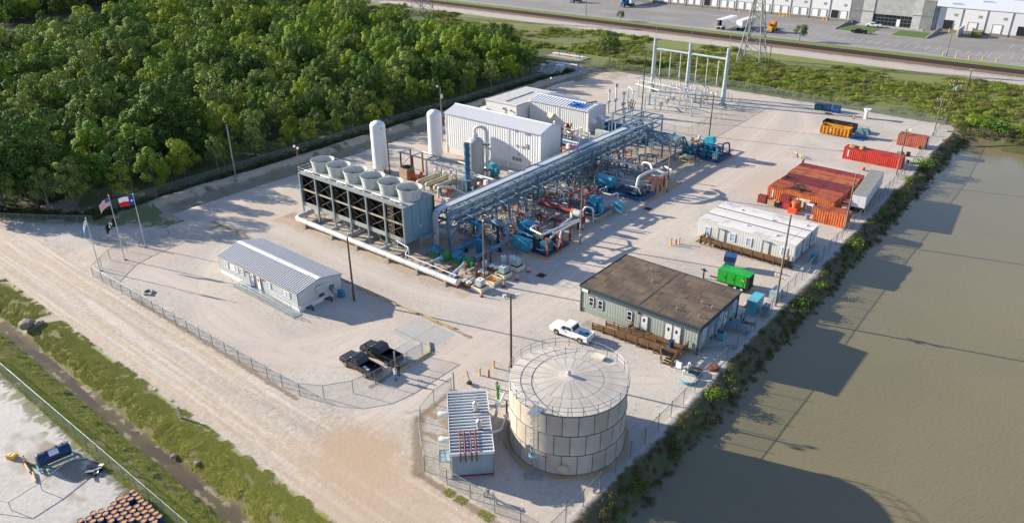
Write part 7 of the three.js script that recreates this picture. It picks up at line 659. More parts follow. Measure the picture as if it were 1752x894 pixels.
pole('tall wooden pole by the generator at the pond fence',-30,-96.1,14,{ mat: m.poleGrey,arms: [[5.2,0,1.3],[4.6,0.4,0.9]] });pole('wooden pole between the box trailer and the pond fence',-30.8,-128.8,10.3,{ mat: m.poleGrey });pole('wooden pole with a lamp beside the long red container',-31.5,-163.6,9.6,{ mat: m.poleGrey,lights: [0.2] });pole('wooden power pole with crossarms inside the fence corner',-32,-196.7,9.3,{ mat: m.poleGrey,arms: [[8.6,0.1,1.1],[6.4,0.1,1.2]] });pole('dark power pole with crossarms and transformer at the fence corner',-32.0,-209.6,11,{ arms: [[10.4,0,1.3],[9.4,0,1.3]],can: 1 });pole('dark pole in the field beyond the fence corner',-33.6,-239.1,8,{ arms: [[7.7,0,0.5]] });pole('dark pole in the field right of the lattice pylon',-88.7,-237,8.3);pole('wooden lamp pole at the edge of the warehouse car park',-50.5,-297.8,11,{ mat: m.poleGrey,lights: [1] });pole('wooden pole on the grass strip left of the parked trailers',-197.6,-296.6,9,{ mat: m.poleGrey });pole('lamp pole in the lorry yard behind the pylon',-122,-299,8,{ mat: m.galv,lights: [3] });
const wire = (label,a,b,sag,r = 0.03) => { const p = [];for (let i = 0;i <= 14;i++) { const k = i / 14;p.push([lerp(a[0],b[0],k),lerp(a[1],b[1],k) - sag * 4 * k * (1 - k),lerp(a[2],b[2],k)]);} solo('overhead_wire',label,'wire',PIPE(p,r,5,0.02),m.wire);};
wire('upper wire from the slim pale pole to the tower pole',[-136,11,-78.1],[-121.9,7.8,-83.8],1.0);wire('lower wire from the slim pale pole to the tower pole',[-136,10.5,-78.1],[-121.9,7.4,-83.8],1.2);wire('overhead wire along the pond fence, near span',[-30,9.8,-96.1],[-30.8,10.1,-128.8],0.7,0.02);wire('overhead wire along the pond fence, middle span',[-30.8,10.1,-128.8],[-31.5,9.4,-163.6],0.7,0.02);wire('overhead wire along the pond fence, far span',[-31.5,9.4,-163.6],[-32,8.8,-196.7],0.7,0.02);wire('drooping orange cable from the rack to the pole by the totes',[-80.2,5.6,-84.5],[-66.9,8.6,-75.7],2.4,0.035);wire('guy wire beside the pole among the totes',[-66.9,7.5,-75.7],[-69,0.1,-80.5],0.0,0.02);
function flagTex(draw,w = 256,h = 160) { const c = document.createElement('canvas');c.width = w;c.height = h;draw(c.getContext('2d'),w,h);const t = new THREE.CanvasTexture(c);t.colorSpace = THREE.SRGBColorSpace;return new THREE.MeshStandardMaterial({ map: t,roughness: 0.8,side: THREE.DoubleSide });}
const star = (g,x,y,r) => { g.beginPath();for (let i = 0;i < 10;i++) { const a = -Math.PI / 2 + i * Math.PI / 5,q = i % 2 ? r * 0.4 : r;g.lineTo(x + Math.cos(a) * q,y + Math.sin(a) * q);} g.fill();};
const FL = {
  us: flagTex((g,w,h) => { for (let i = 0;i < 13;i++) { g.fillStyle = i % 2 ? '#f2f2f2' : '#b22234';g.fillRect(0,i * h / 13,w,h / 13 + 1);} g.fillStyle = '#2a3a86';g.fillRect(0,0,w * 0.4,h * 7 / 13);g.fillStyle = '#fff';for (let j = 0;j < 5;j++) for (let i = 0;i < 6;i++) star(g,10 + i * 16,10 + j * 16,4.5);}),
  tx: flagTex((g,w,h) => { g.fillStyle = '#f4f4f4';g.fillRect(0,0,w,h / 2);g.fillStyle = '#d0202e';g.fillRect(0,h / 2,w,h / 2);g.fillStyle = '#14419b';g.fillRect(0,0,w / 3,h);g.fillStyle = '#fff';star(g,w / 6,h / 2,30);}),
  mia: flagTex((g,w,h) => { g.fillStyle = '#0c0d0f';g.fillRect(0,0,w,h);g.fillStyle = '#f2f2f2';g.beginPath();g.arc(w / 2,h * 0.5,46,0,7);g.fill();g.fillStyle = '#0c0d0f';g.beginPath();g.ellipse(w / 2 - 8,h * 0.5,17,24,0,0,7);g.fill();g.fillRect(w / 2 - 34,h * 0.66,46,16);g.fillRect(w / 2 + 18,h * 0.32,8,46);g.fillStyle = '#f2f2f2';g.font = 'bold 20px sans-serif';g.textAlign = 'center';g.fillText('POW ★ MIA',w / 2,22);g.font = 'bold 11px sans-serif';g.fillText('YOU ARE NOT FORGOTTEN',w / 2,h - 8);}),
  bl: flagTex((g,w,h) => { g.fillStyle = '#e9eef2';g.fillRect(0,0,w,h);g.fillStyle = '#2f9ad0';g.fillRect(0,h * 0.72,w,h * 0.28);g.fillRect(w * 0.78,0,w * 0.22,h);}),
};
function flag(t,y,w,h,mat,droop,label) { const g = new THREE.PlaneGeometry(w,h,18,8),p = g.attributes.position;for (let i = 0;i < p.count;i++) { const x = p.getX(i) + w / 2,v = p.getY(i);p.setXYZ(i,x * (1 - droop * 0.35),v - droop * x * x / w * 0.75 - droop * 0.15 * x,0.1 * Math.sin(x * 4.2 + v) * Math.min(1,x));} g.computeVertexNormals();const q = g.toNonIndexed();q.rotateY(Math.PI + 0.72).translate(-0.05,y - h / 2,0);q.userData = { keep: 1 };part(t,'flag',q,mat,label);}
[[-116.3,-41.3,8.8,'flagpole with the drooping white and blue flag'],[-117,-45.6,11,'tallest flagpole, with the stars-and-stripes and a black flag'],[-119.1,-50.1,9.3,'flagpole with the red, white and blue lone-star flag']].forEach(([x,z,h,l],i) => { const t = thing('flagpole',l,'flagpole',[x,0,z]);part(t,'shaft',CY(0,0,0,0.085,h,10,0.05),m.galvLight);part(t,'finial',new THREE.SphereGeometry(0.11,10,8).translate(0,h + 0.08,0),m.silver);part(t,'base_collar',CY(0,0,0,0.25,0.12,12),m.concrete);if (i === 0) flag(t,h - 0.1,1.9,1.15,FL.bl,1.35,'drooping white flag with blue edge');if (i === 1) { flag(t,h - 0.3,2.3,1.4,FL.us,0.62,'red and white striped flag with blue starry corner');flag(t,h - 3.8,2.3,1.35,FL.mia,0.72,'black flag with a white round emblem');} if (i === 2) flag(t,h - 0.25,2.6,1.55,FL.tx,0.18,'flag of blue, white and red with a white star');});

// ================================================================ vehicles and people
function pickup(label,paint,x,z,ry,bedCover) {           // nose towards -x
  const t = thing('pickup_truck',label,'pickup truck',[x,0,z],{ ry }),L = 2.95,W = 0.98;
  const side = (p,w,nm,mat) => part(t,nm,new THREE.ExtrudeGeometry(new THREE.Shape(p.map(([a,b]) => new THREE.Vector2(a,b))),{ depth: w * 2 - 0.12,bevelEnabled: true,bevelSize: 0.06,bevelThickness: 0.06,bevelSegments: 3 }).translate(0,0,-w + 0.06),mat);
  side([[-2.9,0.5],[-2.95,0.85],[-2.85,1.08],[-1.75,1.2],[-1.45,1.22],[0.75,1.22],[0.75,0.48],[-1.3,0.46],[-1.36,0.75],[-1.6,0.92],[-2.0,0.92],[-2.24,0.75],[-2.3,0.48]],W,'front_body',paint);
  const cab = side([[-1.5,1.2],[-0.85,1.82],[-0.6,1.88],[0.35,1.88],[0.68,1.24]],W - 0.1,'cab',paint);part(cab,'windscreen',BM([-1.4,1.34,0],[-0.93,1.78,0],1.5,0.03).translate(-0.075,0.05,0),m.glass);part(cab,'rear_window',BM([0.66,1.32,0],[0.42,1.76,0],1.4,0.03).translate(0.075,0.03,0),m.glass);for (const s of [-1,1]) { part(cab,'side_window',PRISM([[-1.18,1.3],[-0.8,1.74],[-0.35,1.76],[-0.35,1.3]],s > 0 ? W - 0.1 : -W + 0.06,s > 0 ? W - 0.06 : -W + 0.1,'z'),m.glass);part(cab,'side_window',PRISM([[-0.25,1.3],[-0.25,1.76],[0.28,1.76],[0.5,1.3]],s > 0 ? W - 0.1 : -W + 0.06,s > 0 ? W - 0.06 : -W + 0.1,'z'),m.glass);part(t,'wing_mirror',CB(-1.12,1.22,s * (W + 0.14),0.14,0.24,0.22),paint);part(t,'door_seam',[B(-0.32,-0.3,0.55,1.2,s * W - 0.005,s * W + 0.008),B(0.55,0.57,0.55,1.2,s * W - 0.005,s * W + 0.008)],m.black);part(t,'bed_side',new THREE.ExtrudeGeometry(new THREE.Shape([[0.8,0.5],[0.8,1.24],[2.92,1.24],[2.92,0.55],[2.35,0.5],[2.28,0.76],[2.05,0.92],[1.7,0.92],[1.45,0.76],[1.4,0.5]].map(([a,b]) => new THREE.Vector2(a,b))),{ depth: 0.14,bevelEnabled: true,bevelSize: 0.025,bevelThickness: 0.025,bevelSegments: 2 }).translate(0,0,s > 0 ? W - 0.16 : -W + 0.02),paint);}
  part(t,'bed_floor',B(0.8,2.9,0.62,0.7,-W + 0.15,W - 0.15),bedCover ?? m.black);part(t,'bed_front',B(0.78,0.86,0.6,1.24,-W + 0.14,W - 0.14),paint);const tg = part(t,'tailgate',B(2.86,2.96,0.62,1.24,-W + 0.14,W - 0.14),paint);part(tg,'handle',B(2.96,2.98,1.05,1.12,-0.14,0.14),m.black);part(t,'rear_bumper',B(2.96,3.12,0.45,0.65,-W + 0.06,W - 0.06),m.chrome);part(t,'front_bumper',B(-3.1,-2.9,0.42,0.66,-W + 0.04,W - 0.04),m.chrome);part(t,'grille',B(-3.02,-2.94,0.68,0.98,-0.6,0.6),m.chrome);
  for (const s of [-1,1]) { part(t,'headlight',CB(-2.95,0.75,s * 0.78,0.12,0.22,0.3),m.lampClear);part(t,'tail_light',CB(2.95,0.82,s * 0.88,0.06,0.36,0.16),m.lampRed);for (const wx of [-1.82,1.86]) { const w = part(t,'wheel',R([wx,0.4,s * (W - 0.28)],[wx,0.4,s * (W - 0.01)],0.4,20),m.rubber);part(w,'rim',[R([wx,0.4,s * (W - 0.02)],[wx,0.4,s * (W + 0.01)],0.25,16)],m.chrome);} } part(t,'chassis',B(-2.6,2.7,0.3,0.5,-0.6,0.6),m.black);return t;
}
pickup('white pickup truck beside the wooden ramp of the grey office',m.carWhite,-48.0,-71.55,0.03,m.tealLight);pickup('black pickup truck nearer the concrete slab',m.carBlack,-63.9,-52.3,0.02);const tb = pickup('black pickup truck with white boxes in its bed',m.carBlack,-64.0,-49.0,-0.02);part(tb,'cargo_box',[CB(1.3,0.7,0.4,0.5,0.4,0.4),CB(1.9,0.7,0.5,0.4,0.35,0.5)],m.plastic);
function person(label,x,z,ry,shirt,pants,hat) {
  const caps = [],C = (a,b,ra,rb) => caps.push([V(...a),V(...b),ra,rb]);
  C([0,0.95,0],[0,1.38,0],0.15,0.17);C([-0.14,1.38,0],[0.14,1.38,0],0.1,0.1);C([0,1.45,0],[0,1.52,0.01],0.06,0.06);C([0,1.6,0.02],[0,1.68,0.01],0.095,0.1);C([0,1.6,0.1],[0,1.58,0.125],0.015,0.02);
  for (const s of [-1,1]) { C([s * 0.09,0.95,0],[s * 0.11,0.5,0.02],0.1,0.07);C([s * 0.11,0.5,0.02],[s * 0.12,0.1,-0.01],0.065,0.048);C([s * 0.12,0.05,-0.03],[s * 0.13,0.045,0.14],0.05,0.04);C([s * 0.2,1.38,0],[s * 0.27,1.1,-0.03],0.065,0.05);C([s * 0.27,1.1,-0.03],[s * 0.22,0.98,0.2],0.045,0.035);C([s * 0.21,0.98,0.22],[s * 0.18,0.99,0.3],0.035,0.025);for (let f = 0;f < 4;f++) C([s * (0.215 - f * 0.016),0.985,0.27],[s * (0.2 - f * 0.018),0.965,0.34],0.011,0.009);C([s * 0.18,1.0,0.24],[s * 0.155,1.01,0.29],0.012,0.01);}
  const N = 72,S = 1.0,mc = new MarchingCubes(N,new THREE.MeshBasicMaterial(),false,false,60000);mc.isolation = 0;const p = V(0,0,0),d = V(0,0,0),e = V(0,0,0);
  for (let k = 0;k < N;k++) for (let j = 0;j < N;j++) for (let i = 0;i < N;i++) { p.set((i - N / 2) / (N / 2) * 0.5,0.93 + (j - N / 2) / (N / 2) * S,(k - N / 2) / (N / 2) * 0.5);let f = 9;for (const [a,b,ra,rb] of caps) { d.copy(b).sub(a);e.copy(p).sub(a);const h = clamp(e.dot(d) / d.lengthSq());const q = e.addScaledVector(d,-h).length() - lerp(ra,rb,h);const kk = 0.035,m2 = Math.max(kk - Math.abs(f - q),0) / kk;f = Math.min(f,q) - m2 * m2 * kk * 0.25;} mc.field[i + j * N + k * N * N] = -f;}
  mc.update();const n = mc.count,pos = new Float32Array(n * 3),col = new Float32Array(n * 3),cs = new THREE.Color(shirt),cp = new THREE.Color(pants),sk = new THREE.Color(0x9a6f55),bo = new THREE.Color(0x2a211b),hr = new THREE.Color(hat);
  for (let i = 0;i < n;i++) { const X = mc.positionArray[i * 3] * 0.5,Y = 0.93 + mc.positionArray[i * 3 + 1] * S,Zz = mc.positionArray[i * 3 + 2] * 0.5;pos.set([X,Y,Zz],i * 3);const c = Y > 1.655 || (Y > 1.56 && Zz < -0.03) ? hr : Y > 1.47 || (Zz > 0.17 && Y < 1.1 && Y > 0.9) ? sk : Y > 0.93 || Math.abs(X) > 0.22 ? cs : Y > 0.1 ? cp : bo;c.toArray(col,i * 3);}
  const g = new THREE.BufferGeometry();g.setAttribute('position',new THREE.BufferAttribute(pos,3));g.setAttribute('color',new THREE.BufferAttribute(col,3));g.computeVertexNormals();const o = shade(new THREE.Mesh(g,new THREE.MeshStandardMaterial({ vertexColors: true,roughness: 0.85,side: THREE.DoubleSide })));o.name = numbered('person');o.position.set(x,0,z);o.rotation.y = ry;o.scale.setScalar(1.0);scene.add(o);tag(o,label,'person');
}
person('person in a light blue shirt and blue jeans by the gate post',-58.9,-50.0,2.4,0xb9dff2,0x2f6ea8,0xd8d8d8);person('person in dark clothes and cap standing behind the blue jeans',-59.3,-50.9,3.6,0x23242a,0x23283a,0x1c1c1e);

// ================================================================ containers and yard equipment
function container(label,x0,x1,z0,z1,mat,o = {}) {
  const t = thing('shipping_container',label,'container',[(x0 + x1) / 2,0,(z0 + z1) / 2],{ world: true }),h = 2.59;part(t,'floor_frame',B(x0,x1,0.05,0.2,z0,z1),mat);part(t,'side_wall',WALL(x0 + 0.1,z1 - 0.06,x1 - 0.1,z1 - 0.06,0.2,h - 0.12,0.42,0.05),mat);part(t,'side_wall',WALL(x1 - 0.1,z0 + 0.06,x0 + 0.1,z0 + 0.06,0.2,h - 0.12,0.42,0.05),mat);part(t,'end_wall',WALL(x0 + 0.06,z0 + 0.1,x0 + 0.06,z1 - 0.1,0.2,h - 0.12,0.3,0.04),mat);
  for (const [x,z] of [[x0,z0],[x1,z0],[x0,z1],[x1,z1]]) part(t,'corner_post',CB(x + (x < (x0 + x1) / 2 ? 0.08 : -0.08),0,z + (z < (z0 + z1) / 2 ? 0.08 : -0.08),0.16,h,0.16),mat);part(t,'top_rail',[B(x0 + 0.16,x1 - 0.16,h - 0.12,h - 0.01,z1 - 0.12,z1 - 0.01),B(x0 + 0.16,x1 - 0.16,h - 0.12,h - 0.01,z0 + 0.01,z0 + 0.12),B(x0,x0 + 0.12,h - 0.12,h - 0.01,z0 + 0.16,z1 - 0.16),B(x1 - 0.12,x1,h - 0.12,h - 0.01,z0 + 0.16,z1 - 0.16)],mat);
  part(t,'roof',CORR(x1 - x0 - 0.24,z1 - z0 - 0.24,0.32,0.04,0.03).rotateX(-Math.PI / 2).translate(x0 + 0.12,h - 0.055,z1 - 0.12),o.roof ?? mat);const zm = (z0 + z1) / 2;for (const [a,b] of [[z0 + 0.17,zm - 0.01],[zm + 0.01,z1 - 0.17]]) { const d = part(t,'door',B(x1 - 0.08,x1 - 0.03,0.22,h - 0.14,a,b),mat);part(d,'lock_rod',[0.3,0.7].map((k) => R([x1,0.2,lerp(a,b,k)],[x1,h - 0.15,lerp(a,b,k)],0.022,6)),m.galv);} if (o.mark) part(t,'white_marking',B(x0 + 0.9,x0 + 1.15,0.7,2.1,z1 - 0.015,z1 - 0.005),m.white);return t;
}
[['contOrange','contRust','nearest orange shipping container of the seven side by side'],['contOrange','contRust','rust-streaked orange container, second of the seven side by side'],['contRed','contMaroon','crimson-roofed container, third of the seven side by side'],['contMaroon','contMaroon','dark maroon container, fourth of the seven side by side'],['contOrange','contPale','orange container, fifth of the seven side by side'],['contOrange','contOrange','brighter orange container, sixth of the seven side by side'],['contMaroon','contRed','dark red container farthest back of the seven']].forEach(([a,b,l],i) => { const z = -134.35 - i * 2.49;container(l,-46.9 + rr(-0.15,0.15),-34.75 + rr(-0.15,0.15),z - 2.37,z,m[a],{ roof: m[b],mark: i === 0 });});
container('short rusty orange container near the pond fence',-36.6,-30.9,-131.7,-129.3,m.contOrange,{ roof: m.contRust });container('single long bright red container with tarps on its roof',-43.5,-31.7,-169.7,-167.2,M(0xc23a2c,0.55,0,rust),{ mark: 1 });container('small faded pink-red container at the far fence corner',-37,-31.1,-187,-184.5,M(0xb0604f,0.65,0,rust));
{
  // things lying on the containers
  for (const [x,z,l] of [[-41.9,-168.3,'tan tarpaulin bundle left on the long red container'],[-39.9,-168.4,'tan tarpaulin bundle right on the long red container']]) { const g = new THREE.SphereGeometry(0.8,18,12),p = g.attributes.position;for (let i = 0;i < p.count;i++) { const k = 0.8 + 0.5 * fbm(p.getX(i) * 2 + x,p.getZ(i) * 2 + p.getY(i),3);p.setXYZ(i,p.getX(i) * k,Math.max(-0.02,p.getY(i) * k * 0.55),p.getZ(i) * k);} g.computeVertexNormals();const t = thing('tarpaulin_bundle',l,'tarpaulin',[x,2.6,z]);part(t,'sheet',g,M(0x8f7d55,0.9));part(t,'strap',new THREE.TorusGeometry(0.62,0.05,6,16).scale(1,0.7,1).translate(0,0.05,0),m.darkGrey);}
  const tr = (l,pts,r) => { const t = thing('steel_beam_stack',l,'beams',[pts[0][0][0],2.58,pts[0][0][2]],{ world: true });pts.forEach(([a,b]) => part(t,'beam',BM(a,b,r,r),M(0x3a3431,0.8,0,rust)));};tr('dark steel beams lying across the nearest container roof',[[[-43.6,2.72,-135.6],[-39.6,2.72,-136.2]],[[-43.2,2.95,-135.9],[-40.6,2.95,-136.1]],[[-41.6,2.74,-135.4],[-41.2,2.74,-136.6]]],0.2);tr('rusty steel offcuts on the second container roof',[[[-43.4,2.7,-138.2],[-41.2,2.7,-137.6]],[[-43.3,2.72,-137.2],[-43.3,3.1,-138.6]],[[-42.8,2.7,-138.4],[-41.6,2.9,-138.2]]],0.16);tr('dark steel cradle on the third container roof corner',[[[-46.4,2.7,-141.4],[-44.8,2.7,-141.2]],[[-46.2,2.7,-140.7],[-46.2,3.0,-141.8]]],0.18);tr('small black upright frame on the farthest container corner',[[[-46.6,2.65,-151],[-46.5,3.6,-151.2]],[[-46.7,2.7,-150.6],[-46.6,3.3,-151.1]]],0.16);
  const bx = (name,l,cat,x,z,w,h,d,mat,lid) => { const t = thing(name,l,cat,[x,0,z]);part(t,'body',B(-w / 2,w / 2,0.06,h,-d / 2,d / 2),mat);part(t,'lid',B(-w / 2 - 0.03,w / 2 + 0.03,h,h + 0.07,-d / 2 - 0.03,d / 2 + 0.03),lid ?? mat);part(t,'skids',[B(-w / 2,-w / 2 + 0.15,0,0.06,-d / 2,d / 2),B(w / 2 - 0.15,w / 2,0,0.06,-d / 2,d / 2)],m.darkGrey);};
  bx('storage_box','rust-red storage box farthest left before the containers','box',-47.0,-132.4,1.6,1.3,1.1,m.contMaroon);bx('storage_box','tan storage box next to the rust-red one','box',-45.2,-132.3,1.3,0.9,1.0,m.tan);bx('storage_box','tall rust-red box against the nearest orange container','box',-43.1,-133.6,1.8,1.9,1.2,m.contMaroon);bx('storage_box','rust-red box in front of the tall one','box',-42.3,-132.1,1.6,1.3,1.1,m.contRed);bx('storage_box','small bright orange box in front of the rusty cylinder','box',-40.7,-130.7,1.5,0.75,0.8,m.orangeCone);bx('cream_cabinet','cream cabinet left of the pair against the orange container','cabinet',-41.6,-133.9,1.1,1.6,0.7,m.cream);bx('cream_cabinet','cream cabinet in the middle against the orange container','cabinet',-40.2,-133.8,1.0,1.7,0.7,m.cream);bx('cream_cabinet','beige cabinet right against the orange container','cabinet',-39.2,-133.7,0.8,1.8,0.7,m.beige);bx('cream_cabinet','low beige machine beside the white louvred box','cabinet',-37.2,-133.2,1.2,1.2,0.9,m.beige);
  { const t = thing('louvred_box','white louvred air unit before the containers','air unit',[-38.4,0,-133.0]);part(t,'casing',B(-0.6,0.6,0.08,1.6,-0.4,0.4),m.white);part(t,'louvre',[...Array(9)].map((_,i) => B(-0.5 + (i % 3) * 0.35,-0.2 + (i % 3) * 0.35,0.25 + Math.floor(i / 3) * 0.42,0.55 + Math.floor(i / 3) * 0.42,0.4,0.42)),m.darkGrey);part(t,'feet',[B(-0.55,-0.4,0,0.08,-0.4,0.4),B(0.4,0.55,0,0.08,-0.4,0.4)],m.grey);const c = thing('rusty_cylinder','upright rusty cylinder tank before the containers','tank',[-40.7,0,-132.3]);part(c,'shell',CY(0,0.05,0,0.85,1.75,22),m.contRust);part(c,'lid',LATHE([[0,0.15],[0.5,0.1],[0.88,0]],0,1.8,0,22),m.contRust);part(c,'hoop',[0.4,1.1].map((y) => new THREE.TorusGeometry(0.86,0.03,5,28).rotateX(1.57).translate(0,y,0)),m.rust);const w = thing('blue_barrel','grey-blue barrel before the short orange container','barrel',[-37.6,0,-129.7]);part(w,'body',CY(0,0,0,0.35,0.85,16),m.steelBlue);part(w,'rim',[CY(0,0.83,0,0.38,0.05,16),CY(0,0.3,0,0.37,0.04,16)],m.galv);const k = thing('engine_block','small black engine lying between tan and red boxes','engine',[-44.0,0,-131.9]);part(k,'block',[CB(0,0,0,0.8,0.6,0.6),CY(0,0.5,0,0.25,0.3,10)],m.black);part(k,'pulley',R([0.42,0.35,0],[0.5,0.35,0],0.22,14),m.midGrey);}
  for (const [x,z,l] of [[-37.6,-162.1,'orange marker ball on the gravel by the long red container'],[-34.2,-134.9,'orange marker ball at the door end of the nearest container']]) { const t = thing('marker_ball',l,'ball',[x,0,z]);part(t,'ball',new THREE.SphereGeometry(0.36,18,12).translate(0,0.36,0),m.orangeCone);part(t,'seam',new THREE.TorusGeometry(0.362,0.015,5,26).rotateX(1.57).translate(0,0.36,0),m.rust);}
  for (const [x,z,a,l] of [[-33.6,-137.6,0.1,'pale pink stacked frame between containers and box trailer'],[-32.9,-134.6,0.3,'pink and white crate pile at the container doors']]) { const t = thing('frame_pile',l,'frame',[x,0,z],{ ry: a });for (let i = 0;i < 6;i++) part(t,'rung',B(-0.5,0.5,0.2 + i * 0.38,0.3 + i * 0.38,-0.3,0.3),i % 2 ? m.contRed : m.cream);part(t,'upright',B(-0.6,-0.5,0,2.4,-0.1,0.1),m.red);part(t,'upright',B(0.5,0.6,0,2.4,-0.1,0.1),m.red);}
  // box trailer
  const vt = thing('box_trailer','long white box trailer with grey roof beside the containers','trailer',[-32.3,0,-145.7],{ ry: 0.085 }),L = 7.9;part(vt,'box',B(-1.25,1.25,1.1,3.35,-L,L),m.white2);part(vt,'roof',B(-1.27,1.27,3.35,3.4,-L - 0.02,L + 0.02),M(0x9a9a94,0.85,0,speck));part(vt,'rear_door',[B(-1.2,-0.02,1.15,3.3,L,L + 0.05),B(0.02,1.2,1.15,3.3,L,L + 0.05)],m.white);part(vt,'side_rail',[B(1.25,1.29,1.05,1.2,-L,L),B(-1.29,-1.25,1.05,1.2,-L,L)],m.galv);for (const z of [5.2,6.6]) for (const s of [-1,1]) { const w = part(vt,'wheel',R([s * 0.75,0.5,z],[s * 1.22,0.5,z],0.5,18),m.rubber);part(w,'rim',R([s * 1.2,0.5,z],[s * 1.24,0.5,z],0.27,14),m.galv);} for (const s of [-0.8,0.8]) part(vt,'landing_leg',CB(s,0,-5.4,0.18,1.1,0.18),m.galv);part(vt,'bumper',B(-1.2,1.2,0.5,0.62,L - 0.05,L + 0.08),m.darkGrey);
  // roll-off bins
  const roll = (l,x0,x1,z0,z1,h,mat,rot) => { const t = thing('roll_off_bin',l,'skip',[(x0 + x1) / 2,0,(z0 + z1) / 2],{ ry: rot }),w = (x1 - x0) / 2,d = (z1 - z0) / 2;part(t,'floor',B(-w,w,0.15,0.3,-d,d),mat);part(t,'side',[B(-w,w,0.3,h,d - 0.08,d)],mat);part(t,'side',[B(-w,w,0.3,h,-d,-d + 0.08)],mat);part(t,'end',B(w - 0.08,w,0.3,h,-d + 0.08,d - 0.08),mat);part(t,'end',B(-w,-w + 0.08,0.3,h,-d + 0.08,d - 0.08),mat);for (let i = 0;i <= 8;i++) { part(t,'rib',B(-w + i * w / 4 - 0.06 + (i ? 0 : 0.06),-w + i * w / 4 + 0.06,0.15,h,d,d + 0.12),mat);part(t,'rib',B(-w + i * w / 4 - 0.06,-w + i * w / 4 + 0.06,0.15,h,-d - 0.12,-d),mat);} part(t,'top_rim',[B(-w,w,h,h + 0.1,d - 0.1,d + 0.1),B(-w,w,h,h + 0.1,-d - 0.1,-d + 0.1),B(w - 0.1,w + 0.05,h,h + 0.1,-d + 0.1,d - 0.1),B(-w - 0.05,-w + 0.1,h,h + 0.1,-d + 0.1,d - 0.1)],mat);for (const q of [-w + 0.5,w - 0.5]) part(t,'roller',R([q,0.1,-0.7],[q,0.1,0.7],0.1,10),m.black);return t;};
  const y1 = roll('open yellow roll-off bin with ribbed sides',-53.7,-47.2,-185.4,-182.7,1.9,m.gold,0.02);part(y1,'notice',B(-1.0,-0.6,0.9,1.4,1.36,1.4),m.white);const k1 = roll('open black roll-off bin behind the yellow one',-54.8,-47.4,-190,-187.4,1.7,m.black,-0.02);part(k1,'rubbish',[CB(-1.5,0.3,0,1.6,1.0,1.2,0.4),CB(0.9,0.3,0.3,2.0,0.8,1.0,1.0),CB(2.4,0.3,-0.3,0.9,1.1,0.8)],m.midGrey);
  const hr = thing('hose_reel_machine','grey machine with round drums on a blue skid beside the bins','machine',[-44.8,0,-185]);part(hr,'skid',B(-1.6,1.3,0,0.25,-0.9,1.7),m.blue);for (const [x,z] of [[-0.5,0],[0.6,-0.2]]) part(hr,'drum',[R([x,1.2,z - 0.7],[x,1.2,z + 0.7],0.75,18),R([x,1.2,z - 0.8],[x,1.2,z - 0.7],1.0,18),R([x,1.2,z + 0.7],[x,1.2,z + 0.8],1.0,18)],m.steelBlue);part(hr,'frame',[BM([-1.2,0.25,-0.8],[-1.2,2.5,-0.8],0.12),BM([1.1,0.25,-0.8],[1.1,2.5,-0.8],0.12),BM([-1.2,2.5,-0.8],[1.1,2.5,-0.8],0.12)],m.galv);part(hr,'ramp_plate',B(-1.8,1.0,0.02,0.12,1.7,2.6),m.blue);
  const dump = (l,x,z,mat,w) => { const t = thing('dumpster',l,'dumpster',[x,0,z]);part(t,'body',PRISM([[-0.8,0.15],[0.7,0.15],[0.9,1.2],[-0.9,1.45]],-w / 2,w / 2,'x'),mat);part(t,'lid',BM([0,1.32,0.95],[0,1.55,-0.95],w + 0.06,0.06),m.navy);for (const q of [-w / 2 + 0.2,w / 2 - 0.2]) part(t,'caster',CY(q,0,0,0.1,0.15,8),m.black);part(t,'fork_pocket',[B(-w / 2 - 0.12,-w / 2,0.6,0.8,-0.5,0.6),B(w / 2,w / 2 + 0.12,0.6,0.8,-0.5,0.6)],mat);};dump('green dumpster by the back fence',-61.3,-203.6,M(0x1f6f63,0.5),1.7);dump('blue dumpster in the middle by the back fence',-59.2,-204,m.blue,1.8);dump('blue dumpster right of the others by the back fence',-56.8,-203.9,m.blue,1.8);solo('flat_pallet','brown pallet lying before the blue dumpsters','pallet',[0,1,2,3].map((i) => B(-58.6,-57,0.1,0.16,-201.5 + i * 0.3,-201.28 + i * 0.3)).concat([B(-58.5,-58.3,0,0.1,-201.5,-200.4),B(-57.3,-57.1,0,0.1,-201.5,-200.4)]),m.rust);
  const wv = thing('white_gooseneck','white flared chute housing at the back fence','chute',[-48.9,0,-202.2]);part(wv,'stem',CY(0,0,0,0.55,1.7,4,0.42).rotateY(0.785),m.white);part(wv,'hopper',new THREE.CylinderGeometry(1.1,0.6,0.9,4).rotateY(0.785).translate(0.1,2.1,0),m.white);part(wv,'rim',B(-0.7,0.9,2.5,2.6,-0.8,0.8),m.white);
  const ys = thing('valve_barrier','yellow posts round a red valve in the open yard','barrier',[-51.4,0,-162]);for (const [x,z] of [[-1,-0.8],[1,-0.8],[1,0.8],[-1,0.8]]) part(ys,'post',CY(x,0,z,0.09,1.1,8),m.paleYellow);part(ys,'rail',[R([-1,0.8,-0.8],[1,0.8,0.8],0.05,6)],m.paleYellow);part(ys,'valve',[CY(0,0,0,0.14,0.9,8),new THREE.SphereGeometry(0.22,10,8).translate(0,0.7,0)],m.red);
  for (const [x,z,c,h,l] of [[-50.8,-105.7,'red',0.8,'short red post before the triple trailer'],[-51.3,-104.9,'yellow',1.2,'yellow post left of the short red post'],[-50.5,-106.3,'yellow',1.1,'yellow post right of the short red post']]) { const t = thing('marker_post',l,'post',[x,0,z]);part(t,'post',CY(0,0,0,0.12,h,10),m[c]);part(t,'cap',new THREE.SphereGeometry(0.12,10,6).translate(0,h,0),m[c]);}
  const fh = thing('fire_monitor','dark fire monitor on a stub beside the generator','fire monitor',[-41.8,0,-97.5]);part(fh,'riser',CY(0,0,0,0.12,1.3,8),m.black);part(fh,'nozzle',[R([-0.5,1.4,0],[0.5,1.3,0],0.1,8),CY(0,1.25,0,0.2,0.3,10)],m.black);
